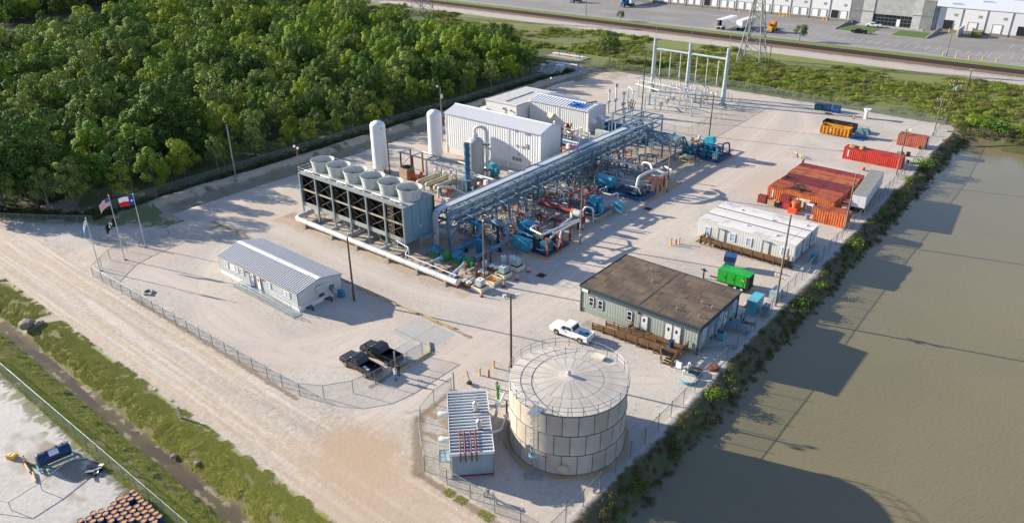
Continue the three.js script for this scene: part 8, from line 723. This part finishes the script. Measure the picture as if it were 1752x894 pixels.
  // generator, cabinets, blue hopper
  const gt = thing('generator_trailer','bright green towable generator behind the grey office','generator',[-36.9,0,-97.9],{ ry: 0.02 });part(gt,'enclosure',B(-2.5,1.9,0.75,2.6,-1.0,1.0),m.genGreen);part(gt,'front_grille',B(1.9,2.3,0.75,2.55,-0.98,0.98),m.fill);part(gt,'roof',[B(-1.6,2.3,2.6,2.68,-1.03,1.03),B(-2.5,-1.6,2.6,2.64,-1,1)],m.genGreen);for (const x of [-1.7,-0.4,0.9]) { const d = part(gt,'door',B(x - 0.58,x + 0.58,0.85,2.45,1.0,1.04),m.genGreen);part(d,'handle',B(x + 0.35,x + 0.42,1.5,1.8,1.04,1.08),m.black);} part(gt,'label_plate',B(1.2,1.6,1.6,2.0,1.03,1.05),m.yellow);part(gt,'chassis',[B(-2.6,2.4,0.55,0.75,-0.9,0.9),BM([-2.6,0.6,0],[-4.0,0.55,0],0.16)],m.black);for (const x of [0.4,1.4]) for (const s of [-1,1]) { const w = part(gt,'wheel',R([x,0.38,s * 0.85],[x,0.38,s * 1.1],0.38,16),m.rubber);part(w,'rim',R([x,0.38,s * 1.08],[x,0.38,s * 1.12],0.2,12),m.white2);} part(gt,'exhaust',CY(-2.1,2.62,-0.4,0.09,0.3,8),m.black);
  const bh = thing('blue_hopper','dark blue tipping hopper before the triple trailer deck','hopper',[-40.4,0,-103.6],{ ry: 0.3 });part(bh,'bowl',PRISM([[-0.9,1.2],[0.9,1.2],[0.9,2.0],[-1.0,2.0]],-0.9,0.9,'x'),m.deepBlue);part(bh,'chute',PRISM([[0.3,0.25],[0.6,0.25],[0.9,1.2],[-0.6,1.2]],-0.7,0.7,'x'),m.teal);part(bh,'base',[B(-0.8,0.8,0,0.25,-0.3,1.0)],m.green);part(bh,'frame',[CB(-0.7,0,-0.6,0.12,1.2,0.12),CB(0.7,0,-0.6,0.12,1.2,0.12)],m.deepBlue);
  const cab = (l,x,z,w,d,h,mat) => { const t = thing('electrical_cabinet',l,'cabinet',[x,0,z]);part(t,'body',B(-w / 2,w / 2,0.1,h,-d / 2,d / 2),mat);part(t,'roof',B(-w / 2 - 0.05,w / 2 + 0.05,h,h + 0.08,-d / 2 - 0.05,d / 2 + 0.05),mat);const n = Math.max(1,Math.round(d / 1.1));for (let i = 0;i < n;i++) part(t,'door',B(-w / 2 - 0.03,-w / 2,0.2,h - 0.1,-d / 2 + i * d / n + 0.04,-d / 2 + (i + 1) * d / n - 0.04),mat);part(t,'pad',B(-w / 2 - 0.2,w / 2 + 0.2,0,0.1,-d / 2 - 0.2,d / 2 + 0.2),m.concrete);};cab('large pale blue cabinet beside the generator',-31.8,-92.9,1.3,2.8,2.2,m.tealLight);cab('slim blue cabinet next to the pond fence',-30.1,-92.7,0.7,1.1,1.6,m.steelBlue);cab('pale machine cabinet at the foot of the tall pole',-30.9,-98.4,1.1,2.4,1.3,m.paleBlue);cab('blue cabinet at the corner of the triple trailer',-30.7,-113.4,0.8,1.4,1.5,m.teal);
  solo('cable_coil','black cables lying beside the large pale blue cabinet','cable',[PIPE([[-32.8,0.06,-91.2],[-32.4,0.06,-89.8],[-31.4,0.06,-89.2],[-30.2,0.06,-89.8]],0.06,6),PIPE([[-32.2,0.07,-91],[-31.8,0.07,-88.8],[-30,0.07,-89.3]],0.06,6)],m.black);
  for (const [x,z,l] of [[-33.2,-185.4,'grey pump set before the faded far container'],[-32.6,-172.3,'small grey scrap heap behind the long red container'],[-33.4,-177.6,'tan scrap timber heap by the far fence']]) { const t = thing('scrap_heap',l,'scrap',[x,0,z]);for (let i = 0;i < 7;i++) part(t,'scrap_piece',CB(rr(-1.2,1.0),0,rr(-0.9,0.9),rr(0.3,1.1),rr(0.25,1.0),rr(0.25,0.7),rr(0,3)),[m.midGrey,m.rust,m.wood,m.galv][i % 4]);}
  // bottom-left lot
  const ft = thing('fuel_tank','dark blue horizontal fuel tank on a light blue frame','fuel tank',[-75.9,0,-17.8],{ ry: 1.42 });part(ft,'shell',R([-1.4,1.05,0],[1.4,1.05,0],0.72,28),m.navy);part(ft,'head',[new THREE.SphereGeometry(0.72,22,12).scale(0.35,1,1).translate(-1.4,1.05,0),new THREE.SphereGeometry(0.72,22,12).scale(0.35,1,1).translate(1.4,1.05,0)],m.navy);part(ft,'white_label',new THREE.CylinderGeometry(0.732,0.732,0.9,14,1,true,0.5,0.8).rotateZ(Math.PI / 2).translate(0,1.05,0),m.white);part(ft,'frame',[BM([-1.7,0.35,-0.75],[1.7,0.35,-0.75],0.14),BM([-1.7,0.35,0.75],[1.7,0.35,0.75],0.14),BM([-1.7,0.35,-0.75],[-1.7,0.35,0.75],0.14),BM([1.7,0.35,-0.75],[1.7,0.35,0.75],0.14)],m.tealLight);for (const [x,z] of [[-1.6,-0.75],[1.6,-0.75],[-1.6,0.75],[1.6,0.75]]) part(ft,'leg',CB(x,0,z,0.12,0.35,0.12),m.tealLight);part(ft,'fitting',[CY(0.4,1.75,0,0.1,0.25,8),CY(-0.6,1.75,0,0.14,0.12,8),CY(1.0,1.72,0,0.06,0.3,8)],m.red);
  const ob = thing('barrier_block','yellow-orange plastic barrier block lying on the pale lot','barrier',[-80.2,0,-15.2],{ ry: 0.5 });part(ob,'block',new THREE.BoxGeometry(1.0,0.45,0.6,2,2,2).translate(0,0.225,0),m.yellow);part(ob,'recess',[B(-0.3,-0.12,0.45,0.49,-0.2,0.2),B(0.12,0.3,0.45,0.49,-0.2,0.2)],m.cream);
  [['pale log lying beside the blue tank',[-77.6,0.15,-15.9],[-75.7,0.15,-17.0],0.13],['pale log end-on before the blue tank',[-78,0.15,-15.6],[-76.2,0.15,-15.4],0.13],['short pale post leaning in the pale lot',[-76,0.15,-15.6],[-74.3,0.12,-15.2],0.12]].forEach(([l,a,b,r]) => solo('log',l,'log',R(a,b,r,9),m.timber));const rl = thing('pipe_rail','thin bent pipe rail round the blue fuel tank','railing',[-74,0,-15],{ world: true });part(rl,'post',CY(-72.2,0,-12.1,0.04,1.0,6),m.galv);part(rl,'post',CY(-72.6,0,-15.1,0.04,1.0,6),m.galv);part(rl,'post',CY(-73.8,0,-18.4,0.04,1.1,6),m.galv);part(rl,'rail',PIPE([[-76,1,-10],[-72.2,1,-12.1],[-72.6,1,-15.1],[-73.8,1.05,-18.4],[-71.8,1.1,-20.6]],0.035,6),m.galv);
  const jk = thing('junk_pile','heap of bent metal scrap beside the drums','scrap',[-71.3,0,-19.8]);for (let i = 0;i < 9;i++) part(jk,'scrap_piece',new THREE.BoxGeometry(rr(0.5,1.6),0.05,rr(0.2,0.6)).rotateZ(rr(-0.5,0.5)).rotateY(rr(0,3)).translate(rr(-0.8,0.8),rr(0.15,0.5),rr(-0.7,0.7)),[m.galvLight,m.black,m.midGrey][i % 3]);
  const dr = thing('steel_drum','','drum',[-64.6,0,-20.3],{ group: 'drums with orange lids' });part(dr,'body',LATHE([[0,0],[0.29,0],[0.29,0.29],[0.305,0.31],[0.29,0.33],[0.29,0.58],[0.305,0.6],[0.29,0.62],[0.29,0.87],[0.3,0.89],[0.27,0.89],[0.27,0.86]],0,0,0,18),m.deepBlue);part(dr,'lid',CY(0,0.84,0,0.25,0.02,18),M(0xc98a48,0.7));part(dr,'bung',CY(0.15,0.865,0,0.035,0.02,8),m.black);
  const lab = ['blue steel drum with a rusty orange lid in the outer row by the fence','blue steel drum with a rusty orange lid inside the cluster'];dr.userData.label = lab[0];for (let i = 0;i < 9;i++) for (let j = 0;j < 10;j++) { if (!i && !j) continue;const x = -64.6 + i * 0.66 + (j % 2) * 0.3 + rr(-0.03,0.03),z = -20.3 + j * 0.6 + rr(-0.03,0.03) + (i % 3 === 0 ? 0.1 : 0);if (!seen(x,0.5,z,1.01)) continue;if ((i === 2 && j === 1) || (i === 0 && j === 4)) continue;clone(dr,lab[j ? 1 : 0],[x,0,z],rr(0,6));}
  const st = thing('marker_pipe','leaning grey pipe stub on the grass by the road','pipe',[-72.6,-0.15,-29.8]);part(st,'pipe',R([0,0,0],[-0.25,1.5,0.1],0.13,12),m.galvLight);part(st,'cap',R([-0.25,1.5,0.1],[-0.26,1.55,0.1],0.15,12),m.galv);
  const rock = (l,x,z,s,y = 0) => { const g = new THREE.IcosahedronGeometry(s,3),p = g.attributes.position;for (let i = 0;i < p.count;i++) { const k = 0.72 + 0.55 * fbm(p.getX(i) * 1.6 / s + x,p.getZ(i) * 1.6 / s + p.getY(i) / s + z,3);p.setXYZ(i,p.getX(i) * k,p.getY(i) * k * 0.6,p.getZ(i) * k);} g.computeVertexNormals();g.translate(x,y + s * 0.25,z);solo('boulder',l,'rock',g,m.rock);};rock('large pale boulder at the culvert by the road',-108.2,-27.4,1.1,-0.3);rock('smaller boulder beside the large one at the culvert',-106.9,-28.6,0.6,-0.1);rock('grey stone by the ditch near the drums',-68.2,-26.4,0.35,-0.9);rock('white lump beside the ditch',-64.9,-27.2,0.3,-0.6);
  const mh = thing('broken_manhole','broken white concrete manhole ring in the compound','manhole',[-103.6,0,-42.4]);part(mh,'ring',new THREE.TorusGeometry(0.6,0.22,8,20).scale(1,1,0.8).rotateX(1.57).translate(0,0.1,0),m.slab);part(mh,'hole',CY(0,0.02,0,0.5,0.05,18),m.black);part(mh,'fragment',[CB(0.9,0,0.2,0.5,0.25,0.35,0.6),CB(-0.8,0,-0.4,0.4,0.2,0.3,0.2)],m.slab);
}
// ================================================================ switchyard
{
  const gal = M(0xb4c3cc,0.45,0.25),px = [-105.4,-94.4,-83.2],pz = [-193.6,-193.2,-192.6];
  const t = thing('switchyard_gantry','tall pale blue steel gantry of three tapered posts and beams','gantry',[-94.4,0,-193.2],{ world: true });px.forEach((x,i) => { part(t,'post',CY(x,0.2,pz[i],0.62,14.6,16,0.42),gal);part(t,'base_plate',[CY(x,0,pz[i],0.95,0.22,16)],m.concrete);part(t,'lightning_rod',CY(x,14.8,pz[i],0.035,3.4,6),m.galv);});for (let i = 0;i < 2;i++) part(t,'beam',R([px[i] + 0.4,12,pz[i]],[px[i + 1] - 0.4,12,pz[i + 1]],0.3,14),gal);
  let n = 0;const nth = ['first','second','third','fourth','fifth','sixth'];for (const i of [0,1]) for (const k of [0.2,0.48,0.76]) { const x = lerp(px[i],px[i + 1],k),z = -193.2,q = thing('insulator_string',nth[n++] + ' hanging insulator string from the left under the gantry beams','insulator',[x,0,z],{ world: true,group: 'insulator strings' });part(q,'rod',[CY(x,5.2,z,0.09,6.5,8)],m.white);part(q,'clamp',[CY(x,11.5,z,0.16,0.3,8),CB(x,5.0,z,0.3,0.25,0.2)],m.galv);part(q,'jumper',PIPE([[x,5.1,z],[x + 0.6,4.3,z + 1.2],[x + 0.4,5.2,z + 2.6]],0.05,6),m.galvLight);}
  const ins = (p,x,y,z,h,r = 0.2) => part(p,'insulator',LATHE([[r * 0.6,0]].concat([...Array(6)].flatMap((_,i) => [[r,h * (i + 0.35) / 6],[r * 0.6,h * (i + 0.95) / 6]])),x,y,z,10),m.white2);
  const stand = (l,x,z,h) => { const q = thing('bus_support',l,'bus support',[x,0,z],{ group: 'bus supports' });part(q,'column',[CB(0,0.1,0,0.3,h,0.3)],gal);part(q,'base_plate',CB(0,0,0,0.55,0.1,0.55),m.concrete);ins(q,0,h + 0.1,0,0.9);return q;};
  [[-100.6,-174.8],[-96.7,-174.4],[-98.6,-180.3],[-95.3,-177.3],[-91.7,-184.2],[-88.2,-180.8],[-84.6,-177],[-86.4,-186],[-101.8,-183.2],[-104.2,-178.4],[-90.0,-190],[-101.3,-190.6],[-86.5,-189.8],[-105.4,-186]].forEach(([x,z],i) => stand('slim steel bus support in the switchyard, ' + ['left front','front beside the left one','left of centre','front centre','centre back','right of centre','right front corner','right middle','left middle','far left front','back right of the middle post','back by the left post','right back','far left back'][i],x,z,3.4));
  [[-93.3,-177],[-93.7,-181],[-93.6,-184.2]].forEach(([x,z],i) => { const q = thing('current_transformer','grey current transformer on a stand, ' + ['front one','middle one','back one'][i] + ' of three','transformer',[x,0,z]);part(q,'column',CB(0,0,0,0.25,1.4,0.25),gal);part(q,'tank',[CB(0,1.4,0,0.9,0.55,0.6),CY(0,1.95,0,0.35,0.2,12)],m.galv);ins(q,0,2.1,0,1.3,0.18);});
  const bus = (l,pts) => { const q = thing('bus_tube',l,'bus tube',[pts[0][0],0,pts[0][2]],{ world: true,group: 'bus tubes' });part(q,'tube',PIPE(pts,0.13,8),m.galvLight);part(q,'clamp',pts.map((p) => CB(p[0],p[1] - 0.12,p[2],0.25,0.24,0.25)),m.galv);};
  bus('long bus tube across the front of the switchyard',[[-104.2,4.5,-178.4],[-100.6,4.5,-174.8],[-84.6,4.5,-177]]);bus('bus tube across the middle of the switchyard',[[-104,4.6,-181.6],[-95.3,4.5,-179.3],[-86.4,4.5,-181.4]]);bus('bus tube across the back of the switchyard',[[-105.4,4.6,-186],[-91.7,4.5,-184.2],[-86.4,4.5,-186]]);bus('arched bus tube near the left gantry post',[[-101.3,4.5,-190.6],[-104,5.6,-189.8],[-106.6,4.8,-187]]);bus('arched bus tube near the right gantry post',[[-86.5,4.5,-189.8],[-89.5,5.6,-189],[-92,4.8,-186]]);
  const sw = (l,x,z,a) => { const q = thing('disconnect_switch',l,'switch',[x,0,z],{ ry: a });for (const s of [-2.2,2.2]) part(q,'column',CB(s,0,0,0.22,3.4,0.22),gal);part(q,'frame',[B(-2.6,2.6,3.4,3.6,-0.9,-0.75),B(-2.6,2.6,3.4,3.6,0.75,0.9),B(-2.6,-2.4,3.4,3.6,-0.75,0.75),B(2.4,2.6,3.4,3.6,-0.75,0.75)],gal);for (const s of [-2,0,2]) { ins(q,s,3.6,-0.8,1.1);ins(q,s,3.6,0.8,1.1);part(q,'blade',PIPE([[s,4.75,-0.8],[s,5.5,0],[s,4.75,0.8]],0.06,6),m.galvLight);} part(q,'drive_box',CB(2.2,1.2,0.25,0.4,0.6,0.3),m.galv);};
  sw('three-pole disconnect switch frame on the left of the switchyard',-100.2,-187.6,0);sw('three-pole disconnect switch frame on the right of the switchyard',-88.6,-187.2,0);sw('three-pole disconnect switch frame behind the current transformers',-94.6,-188.6,0);
  [[-102.8,-166.5,6.4,'left'],[-100.7,-166.4,8.3,'middle, tallest'],[-98.8,-167.2,6.2,'right']].forEach(([x,z,h,l]) => { const q = thing('voltage_transformer','pale blue upright instrument transformer, ' + l + ' of three','transformer',[x,0,z]);part(q,'column',CY(0,0,0,0.2,h * 0.45,12),gal);part(q,'collar',[CY(0,h * 0.45,0,0.55,0.35,14),CB(0,h * 0.4,0.5,0.4,0.4,0.4)],m.galv);ins(q,0,h * 0.5,0,h * 0.36,0.26);part(q,'head',[CY(0,h * 0.86,0,0.4,h * 0.11,14)],gal);});
  [[-98.2,-168.8],[-97.2,-168.2],[-96.2,-167.4]].forEach(([x,z],i) => { const q = thing('slanted_arrester','slanted dark arrester beside the instrument transformers, ' + ['left','middle','right'][i],'arrester',[x,0,z]);part(q,'post',CY(0,0,0,0.12,1.6,8),gal);part(q,'arm',[R([0,1.5,0],[0.9,4.0,0.3],0.11,8),R([0,1.5,0],[-0.5,3.4,-0.2],0.1,8)],m.darkGrey);});
  // lattice pylons
  const pylon = (l,x,z,h,b,rot) => { const q = thing('lattice_pylon',l,'pylon',[x,0,z],{ ry: rot }),lv = 9,W = (y) => lerp(b,0.9,Math.min(1,y / (h * 0.78))) / 2;for (const [sx,sz] of [[1,1],[1,-1],[-1,-1],[-1,1]]) { const p = [...Array(lv + 1)].map((_,i) => { const y = i / lv * h,w = W(y);return [sx * w,y,sz * w];});part(q,'leg',p.slice(1).map((c,i) => BM(p[i],c,0.26)),m.grey);} const br = [];for (let i = 0;i < lv;i++) { const y0 = i / lv * h,y1 = (i + 1) / lv * h,a = W(y0),c = W(y1);for (const [ux,uz,vx,vz] of [[1,1,1,-1],[1,-1,-1,-1],[-1,-1,-1,1],[-1,1,1,1]]) br.push(BM([ux * a,y0,uz * a],[vx * c,y1,vz * c],0.14),BM([vx * a,y0,vz * a],[ux * c,y1,uz * c],0.14),BM([ux * c,y1,uz * c],[vx * c,y1,vz * c],0.08));} part(q,'bracing',br,m.grey);for (const y of [h * 0.72,h * 0.84,h * 0.96]) part(q,'crossarm',[BM([-4.5,y,0],[4.5,y,0],0.16),BM([-4.5,y,0],[0,y + 1.2,0],0.09),BM([4.5,y,0],[0,y + 1.2,0],0.09)],m.galvLight);};
  pylon('lattice steel pylon in the field right of the gantry',-99.9,-250.5,34,7.6,0.1);pylon('lattice steel pylon far left beside the gravel road',-254.5,-250,34,8,0.1);
  // gas meter station in the corner by the wood
  const gs = thing('meter_station','small pipe meter station in the corner behind the white buildings','meter station',[-143,0,-203],{ world: true });part(gs,'pad',B(-147,-134.5,0,0.1,-207,-193),m.slab);for (let i = 0;i < 4;i++) part(gs,'pipe',PIPE([[-146 + i * 2.6,0.3,-205],[-146 + i * 2.6,1.4 + (i % 2) * 0.5,-204],[-146 + i * 2.6,1.4 + (i % 2) * 0.5,-196],[-146 + i * 2.6,0.3,-194.5]],0.18,8),i % 2 ? m.paleBlue : m.galvLight);part(gs,'header',R([-147.4,2.1,-199.6],[-136,2.1,-200.6],0.3,12),m.insul);part(gs,'shelter',[B(-141.4,-139.2,0.1,2.4,-198,-196)],m.white2);part(gs,'valves',[CB(-143.4,1.4,-201.5,0.5,0.8,0.5),CB(-138.2,1.6,-202,0.5,0.8,0.5),CB(-146,1.6,-198,0.5,0.7,0.5)],m.teal);
  const gv = thing('valve_manifold','orange and blue valve manifold out in the field','valves',[-151.7,0,-218]);part(gv,'pad',B(-7,7,0,0.12,-3,3),m.slab);for (let i = 0;i < 6;i++) part(gv,'riser',[CY(-5.5 + i * 2.1,0.1,(i % 2) * 1.4 - 0.7,0.16,1.3,8),CY(-5.5 + i * 2.1,1.4,(i % 2) * 1.4 - 0.7,0.32,0.12,10)],i % 3 ? m.blue : m.orangeCone);part(gv,'header',[R([-6.4,0.7,0.7],[6.4,0.7,0.7],0.18,10),R([-6.4,0.6,-0.7],[6.4,0.6,-0.7],0.18,10)],m.galvLight);
}
// ================================================================ warehouse beyond the railway
{
  const zf = -349.5,t = thing('warehouse','long white distribution warehouse with loading docks and a grey entrance block','warehouse',[-95,0,-370],{ world: true }),wm = [0xd6dade,0xcfd4d9,0xdadddf].map((c) => M(c,0.7,0,streak));part(t,'body',B(-262,42,0,8.6,-430,zf - 0.3),M(0xb9bec2,0.8));part(t,'roof',B(-262,42,8.6,8.8,-430,zf - 0.3),M(0xd9dde0,0.7,0,streak));const P = 8.45;let k = 0;
  const opening = (p,x,w,h,y,mat) => { const d = part(t,'dock_door',B(x - w / 2,x + w / 2,y,y + h,zf + 0.02,zf + 0.1),mat);part(d,'frame',[B(x - w / 2 - 0.18,x - w / 2,y,y + h + 0.18,zf + 0.02,zf + 0.16),B(x + w / 2,x + w / 2 + 0.18,y,y + h + 0.18,zf + 0.02,zf + 0.16),B(x - w / 2,x + w / 2,y + h,y + h + 0.18,zf + 0.02,zf + 0.16)],mat === m.fill ? m.darkGrey : m.grey);return d;};
  for (let x = -260;x < 40;x += P) { const xe = x + P;if (xe > -99 && x < -67) continue;part(t,'wall_panel',B(x + 0.06,Math.min(xe,42) - 0.06,0.9,9.0,zf - 0.3,zf),wm[k % 3]);part(t,'plinth_panel',B(x,Math.min(xe,42),0,0.9,zf - 0.28,zf + 0.03),M(0x8f8c86,0.9,0,speck));part(t,'downpipe',B(x - 0.12,x + 0.12,0,9,zf + 0.0,zf + 0.16),m.midGrey);if (x < -99) { opening(t,x + 2.4,2.6,3.0,1.1,k % 7 === 4 ? m.fill : m.white);opening(t,x + 6.0,2.6,3.0,1.1,m.white);} else { const open = [1,4,5].includes(k % 6);opening(t,x + 4.2,3.0,3.2,1.0,open ? m.fill : m.white);} part(t,'wall_vent',B(x + 5.6,x + 6.9,6.0,7.0,zf,zf + 0.05),m.grey);k++;}
  part(t,'cornice',[B(-262,-98,8.9,9.15,zf - 0.35,zf + 0.08),B(-67,42,8.9,9.15,zf - 0.35,zf + 0.08)],m.grey);
  const g1 = M(0xa8acae,0.75),g2 = M(0x7f8486,0.75),g3 = M(0xb9bdbf,0.75),zo = zf + 1.2;[[-98.5,-94.2,g2],[-94.2,-89.6,g3],[-89.6,-74.6,g1],[-74.6,-71.4,g3],[-71.4,-67,g2]].forEach(([a,b,mt],i) => part(t,'entrance_panel',B(a + 0.03,b - 0.03,i === 2 ? 4.4 : 0,i === 2 ? 12.2 : 11.2,zf - 0.4,zo + (i === 2 ? -0.2 : 0)),mt));part(t,'entrance_band',[B(-98.5,-89.6,5.0,5.3,zo,zo + 0.06),B(-74.6,-67,5.0,5.3,zo,zo + 0.06)],M(0x5c7a70,0.7));for (let i = 0;i < 10;i++) { const a = -89.4 + i * 1.48;const w = part(t,'entrance_window',B(a + 0.05,a + 1.43,0.5,4.35,zo - 0.5,zo - 0.4),m.glass);part(w,'mullion',[B(a + 0.02,a + 0.08,0.4,4.4,zo - 0.42,zo - 0.32),B(a + 0.08,a + 1.43,1.7,1.8,zo - 0.42,zo - 0.32),B(a + 0.08,a + 1.43,3.0,3.1,zo - 0.42,zo - 0.32)],m.grey);} part(t,'entrance_door',B(-80.2,-78.9,0.2,2.9,zo - 0.42,zo - 0.3),m.white);
  for (let i = 0;i < 12;i++) part(t,'roof_light',CB(-62 + i * 8.5,8.8,-362 - (i % 3) * 14,3.4,0.45,1.6,0.1),m.paleBlue);struct('entrance_walk',B(-95,-69,0.01,0.14,zo + 0.1,zo + 4),m.slab);
  for (const [a,b,c,d,n] of [[-96.4,-84.2,-327,-341,'left'],[-76.4,-64.6,-327.5,-341,'right']]) { struct('grass_island',B(a,b,0.02,0.16,d,c),M(0x557a2a,0.95,0,speck));struct('island_kerb',[B(a - 0.2,b + 0.2,0,0.14,c,c + 0.2),B(a - 0.2,a,0,0.14,d,c),B(b,b + 0.2,0,0.14,d,c)],m.slab);}
  { const w = thing('ramp_wall','low concrete ramp wall left of the warehouse entrance','wall',[-98,0,-335],{ world: true });part(w,'wall',PRISM([[-348,1.5],[-328,0.3],[-328,0],[-348,0]],-98.2,-97.8,'x'),m.slab);const w2 = thing('ramp_wall','low concrete ramp wall right of the warehouse entrance','wall',[-64,0,-338],{ world: true });part(w2,'wall',PRISM([[-348,1.6],[-328,0.3],[-328,0],[-348,0]],-64.2,-63.8,'x'),m.slab);}
  const lines = [];for (let x = -112;x < -18;x += 3.3) lines.push(new THREE.PlaneGeometry(0.22,8).rotateX(-Math.PI / 2).translate(x,0.012,-309));struct('parking_lines',lines,M(0xd8d8d4,0.8,0,speck));const ln2 = [];for (let x = -36;x < -16;x += 4) ln2.push(new THREE.PlaneGeometry(0.22,12).rotateX(-Math.PI / 2).translate(x,0.012,-330));struct('dock_lines',ln2,M(0xd8d8d4,0.8,0,speck));
  [[-152,'far left of the parked trailers'],[-147,'second from the left by the docks'],[-128,'left of the open dock door'],[-126.5,'beside the open dock door'],[-125,'right of the open dock door'],[-123.5,'second right of the open dock door'],[-109,'left of the entrance block'],[-107.5,'nearer the entrance block'],[-60,'right of the entrance block'],[-57,'by the first right-hand dock'],[-52,'left of the skip by the docks'],[-49,'right of the skip by the docks'],[-46,'by the second right-hand dock']].forEach(([x,l]) => { const b = thing('dock_bollard','yellow dock bollard at the warehouse, ' + l,'bollard',[x,0,zf + 2.6]);part(b,'post',CY(0,0,0,0.22,1.5,10),m.yellow);part(b,'cap',new THREE.SphereGeometry(0.22,10,6).translate(0,1.5,0),m.yellow);});[...Array(5)].forEach((_,i) => { const b = thing('kerb_bollard','short yellow bollard along the car park edge, ' + ['leftmost','second','third','fourth','rightmost'][i],'bollard',[-51.5 + i * 4,0,-297.2]);part(b,'post',CY(0,0,0,0.2,1.1,10),m.yellow);part(b,'cap',new THREE.SphereGeometry(0.2,8,6).translate(0,1.1,0),m.yellow);});
  const sk = thing('dock_skip','green skip between the right-hand docks','skip',[-50,0,-344.6]);part(sk,'body',PRISM([[-2,0.2],[2,0.2],[2.4,2],[-2.4,2]],-1.6,1.6,'x'),M(0x77843f,0.7));part(sk,'rim',[B(-1.7,1.7,2,2.12,2.3,2.5),B(-1.7,1.7,2,2.12,-2.5,-2.3)],m.midGrey);const sc = thing('dock_screen','pale blue dock screen wall beside the green skip','screen',[-55.4,0,-343.5]);part(sc,'panel',B(-0.15,0.15,0,3.2,-5,5),m.paleBlue);part(sc,'cap',B(-0.22,0.22,3.2,3.35,-5.05,5.05),m.white);
  function semi(l,x,z0,z1,mat,open) { const q = thing('semi_trailer',l,'trailer',[x,0,(z0 + z1) / 2],{ world: true });part(q,'box',[B(x - 1.3,x + 1.3,1.2,1.35,z0,z1),B(x - 1.3,x - 1.22,1.35,3.95,z0,z1),B(x + 1.22,x + 1.3,1.35,3.95,z0,z1),B(x - 1.3,x + 1.3,3.95,4.05,z0,z1),B(x - 1.22,x + 1.22,1.35,3.95,z0,z0 + 0.1)],mat);if (open) part(q,'inside',B(x - 1.2,x + 1.2,1.36,3.94,z1 - 3,z1 - 2.9),m.fill);else part(q,'rear_door',B(x - 1.2,x + 1.2,1.36,3.94,z1 - 0.1,z1),mat);part(q,'emblem',[PRISM([[lerp(z0,z1,0.45),2.2],[lerp(z0,z1,0.6),2.5],[lerp(z0,z1,0.72),3.1],[lerp(z0,z1,0.58),2.75]],x + 1.3,x + 1.33,'x')],m.blue);for (const z of [z1 - 1.6,z1 - 2.9]) for (const s of [-1,1]) { const w = part(q,'wheel',R([x + s * 0.8,0.52,z],[x + s * 1.28,0.52,z],0.52,16),m.rubber);part(w,'rim',R([x + s * 1.27,0.52,z],[x + s * 1.3,0.52,z],0.26,10),m.galv);} for (const s of [-0.8,0.8]) part(q,'landing_leg',CB(x + s,0,z0 + 2.5,0.18,1.2,0.18),m.galv);}
  semi('white semi-trailer with an open dark rear in the lorry yard',-134.2,-312,-297.8,m.white,true);semi('white semi-trailer with closed doors right of the open one',-127,-313.5,-300.8,m.white);semi('white semi-trailer behind the blue tractor at the docks',-197.4,-348,-333,m.white);
  function tractor(l,x,z,mat) { const q = thing('truck_tractor',l,'lorry',[x,0,z]);part(q,'cab',[B(-1.2,1.2,1.1,3.3,-2.4,0.4),PRISM([[-2.4,3.3],[0.2,3.3],[-0.6,3.9],[-2.4,4.0]],-1.15,1.15,'x')],mat);part(q,'bonnet',PRISM([[0.4,1.0],[2.4,1.0],[2.4,1.7],[0.4,2.2]],-1.0,1.0,'x'),mat);part(q,'windscreen',BM([0,2.3,0.44],[0,3.2,0.38],2.0,0.06),m.glass);part(q,'bumper',B(-1.2,1.2,0.4,0.9,2.4,2.55),m.chrome);part(q,'chassis',B(-0.5,0.5,0.7,1.0,-5.4,2.2),m.black);for (const z2 of [1.4,-3.6,-4.8]) for (const s of [-1,1]) { const w = part(q,'wheel',R([s * 0.75,0.52,z2],[s * 1.2,0.52,z2],0.52,16),m.rubber);part(w,'rim',R([s * 1.19,0.52,z2],[s * 1.22,0.52,z2],0.27,10),m.chrome);} for (const s of [-0.8,0.8]) part(q,'headlight',CB(s,0.95,2.42,0.4,0.28,0.1),m.lampClear);}
  tractor('blue lorry tractor at the docks left of centre',-197.4,-329,m.blue);tractor('blue lorry tractor farthest left in the lorry yard',-225,-326.6,m.blue);tractor('orange lorry tractor right of the white trailers',-115.6,-306,m.gold);pickup('dark pickup parked by the left grass island',m.carBlack,-87.4,-324.6,0.1);pickup('silver pickup parked behind the dark one by the entrance',m.carWhite,-87.2,-342.6,0.1);
}
renderer.render(scene,camera);
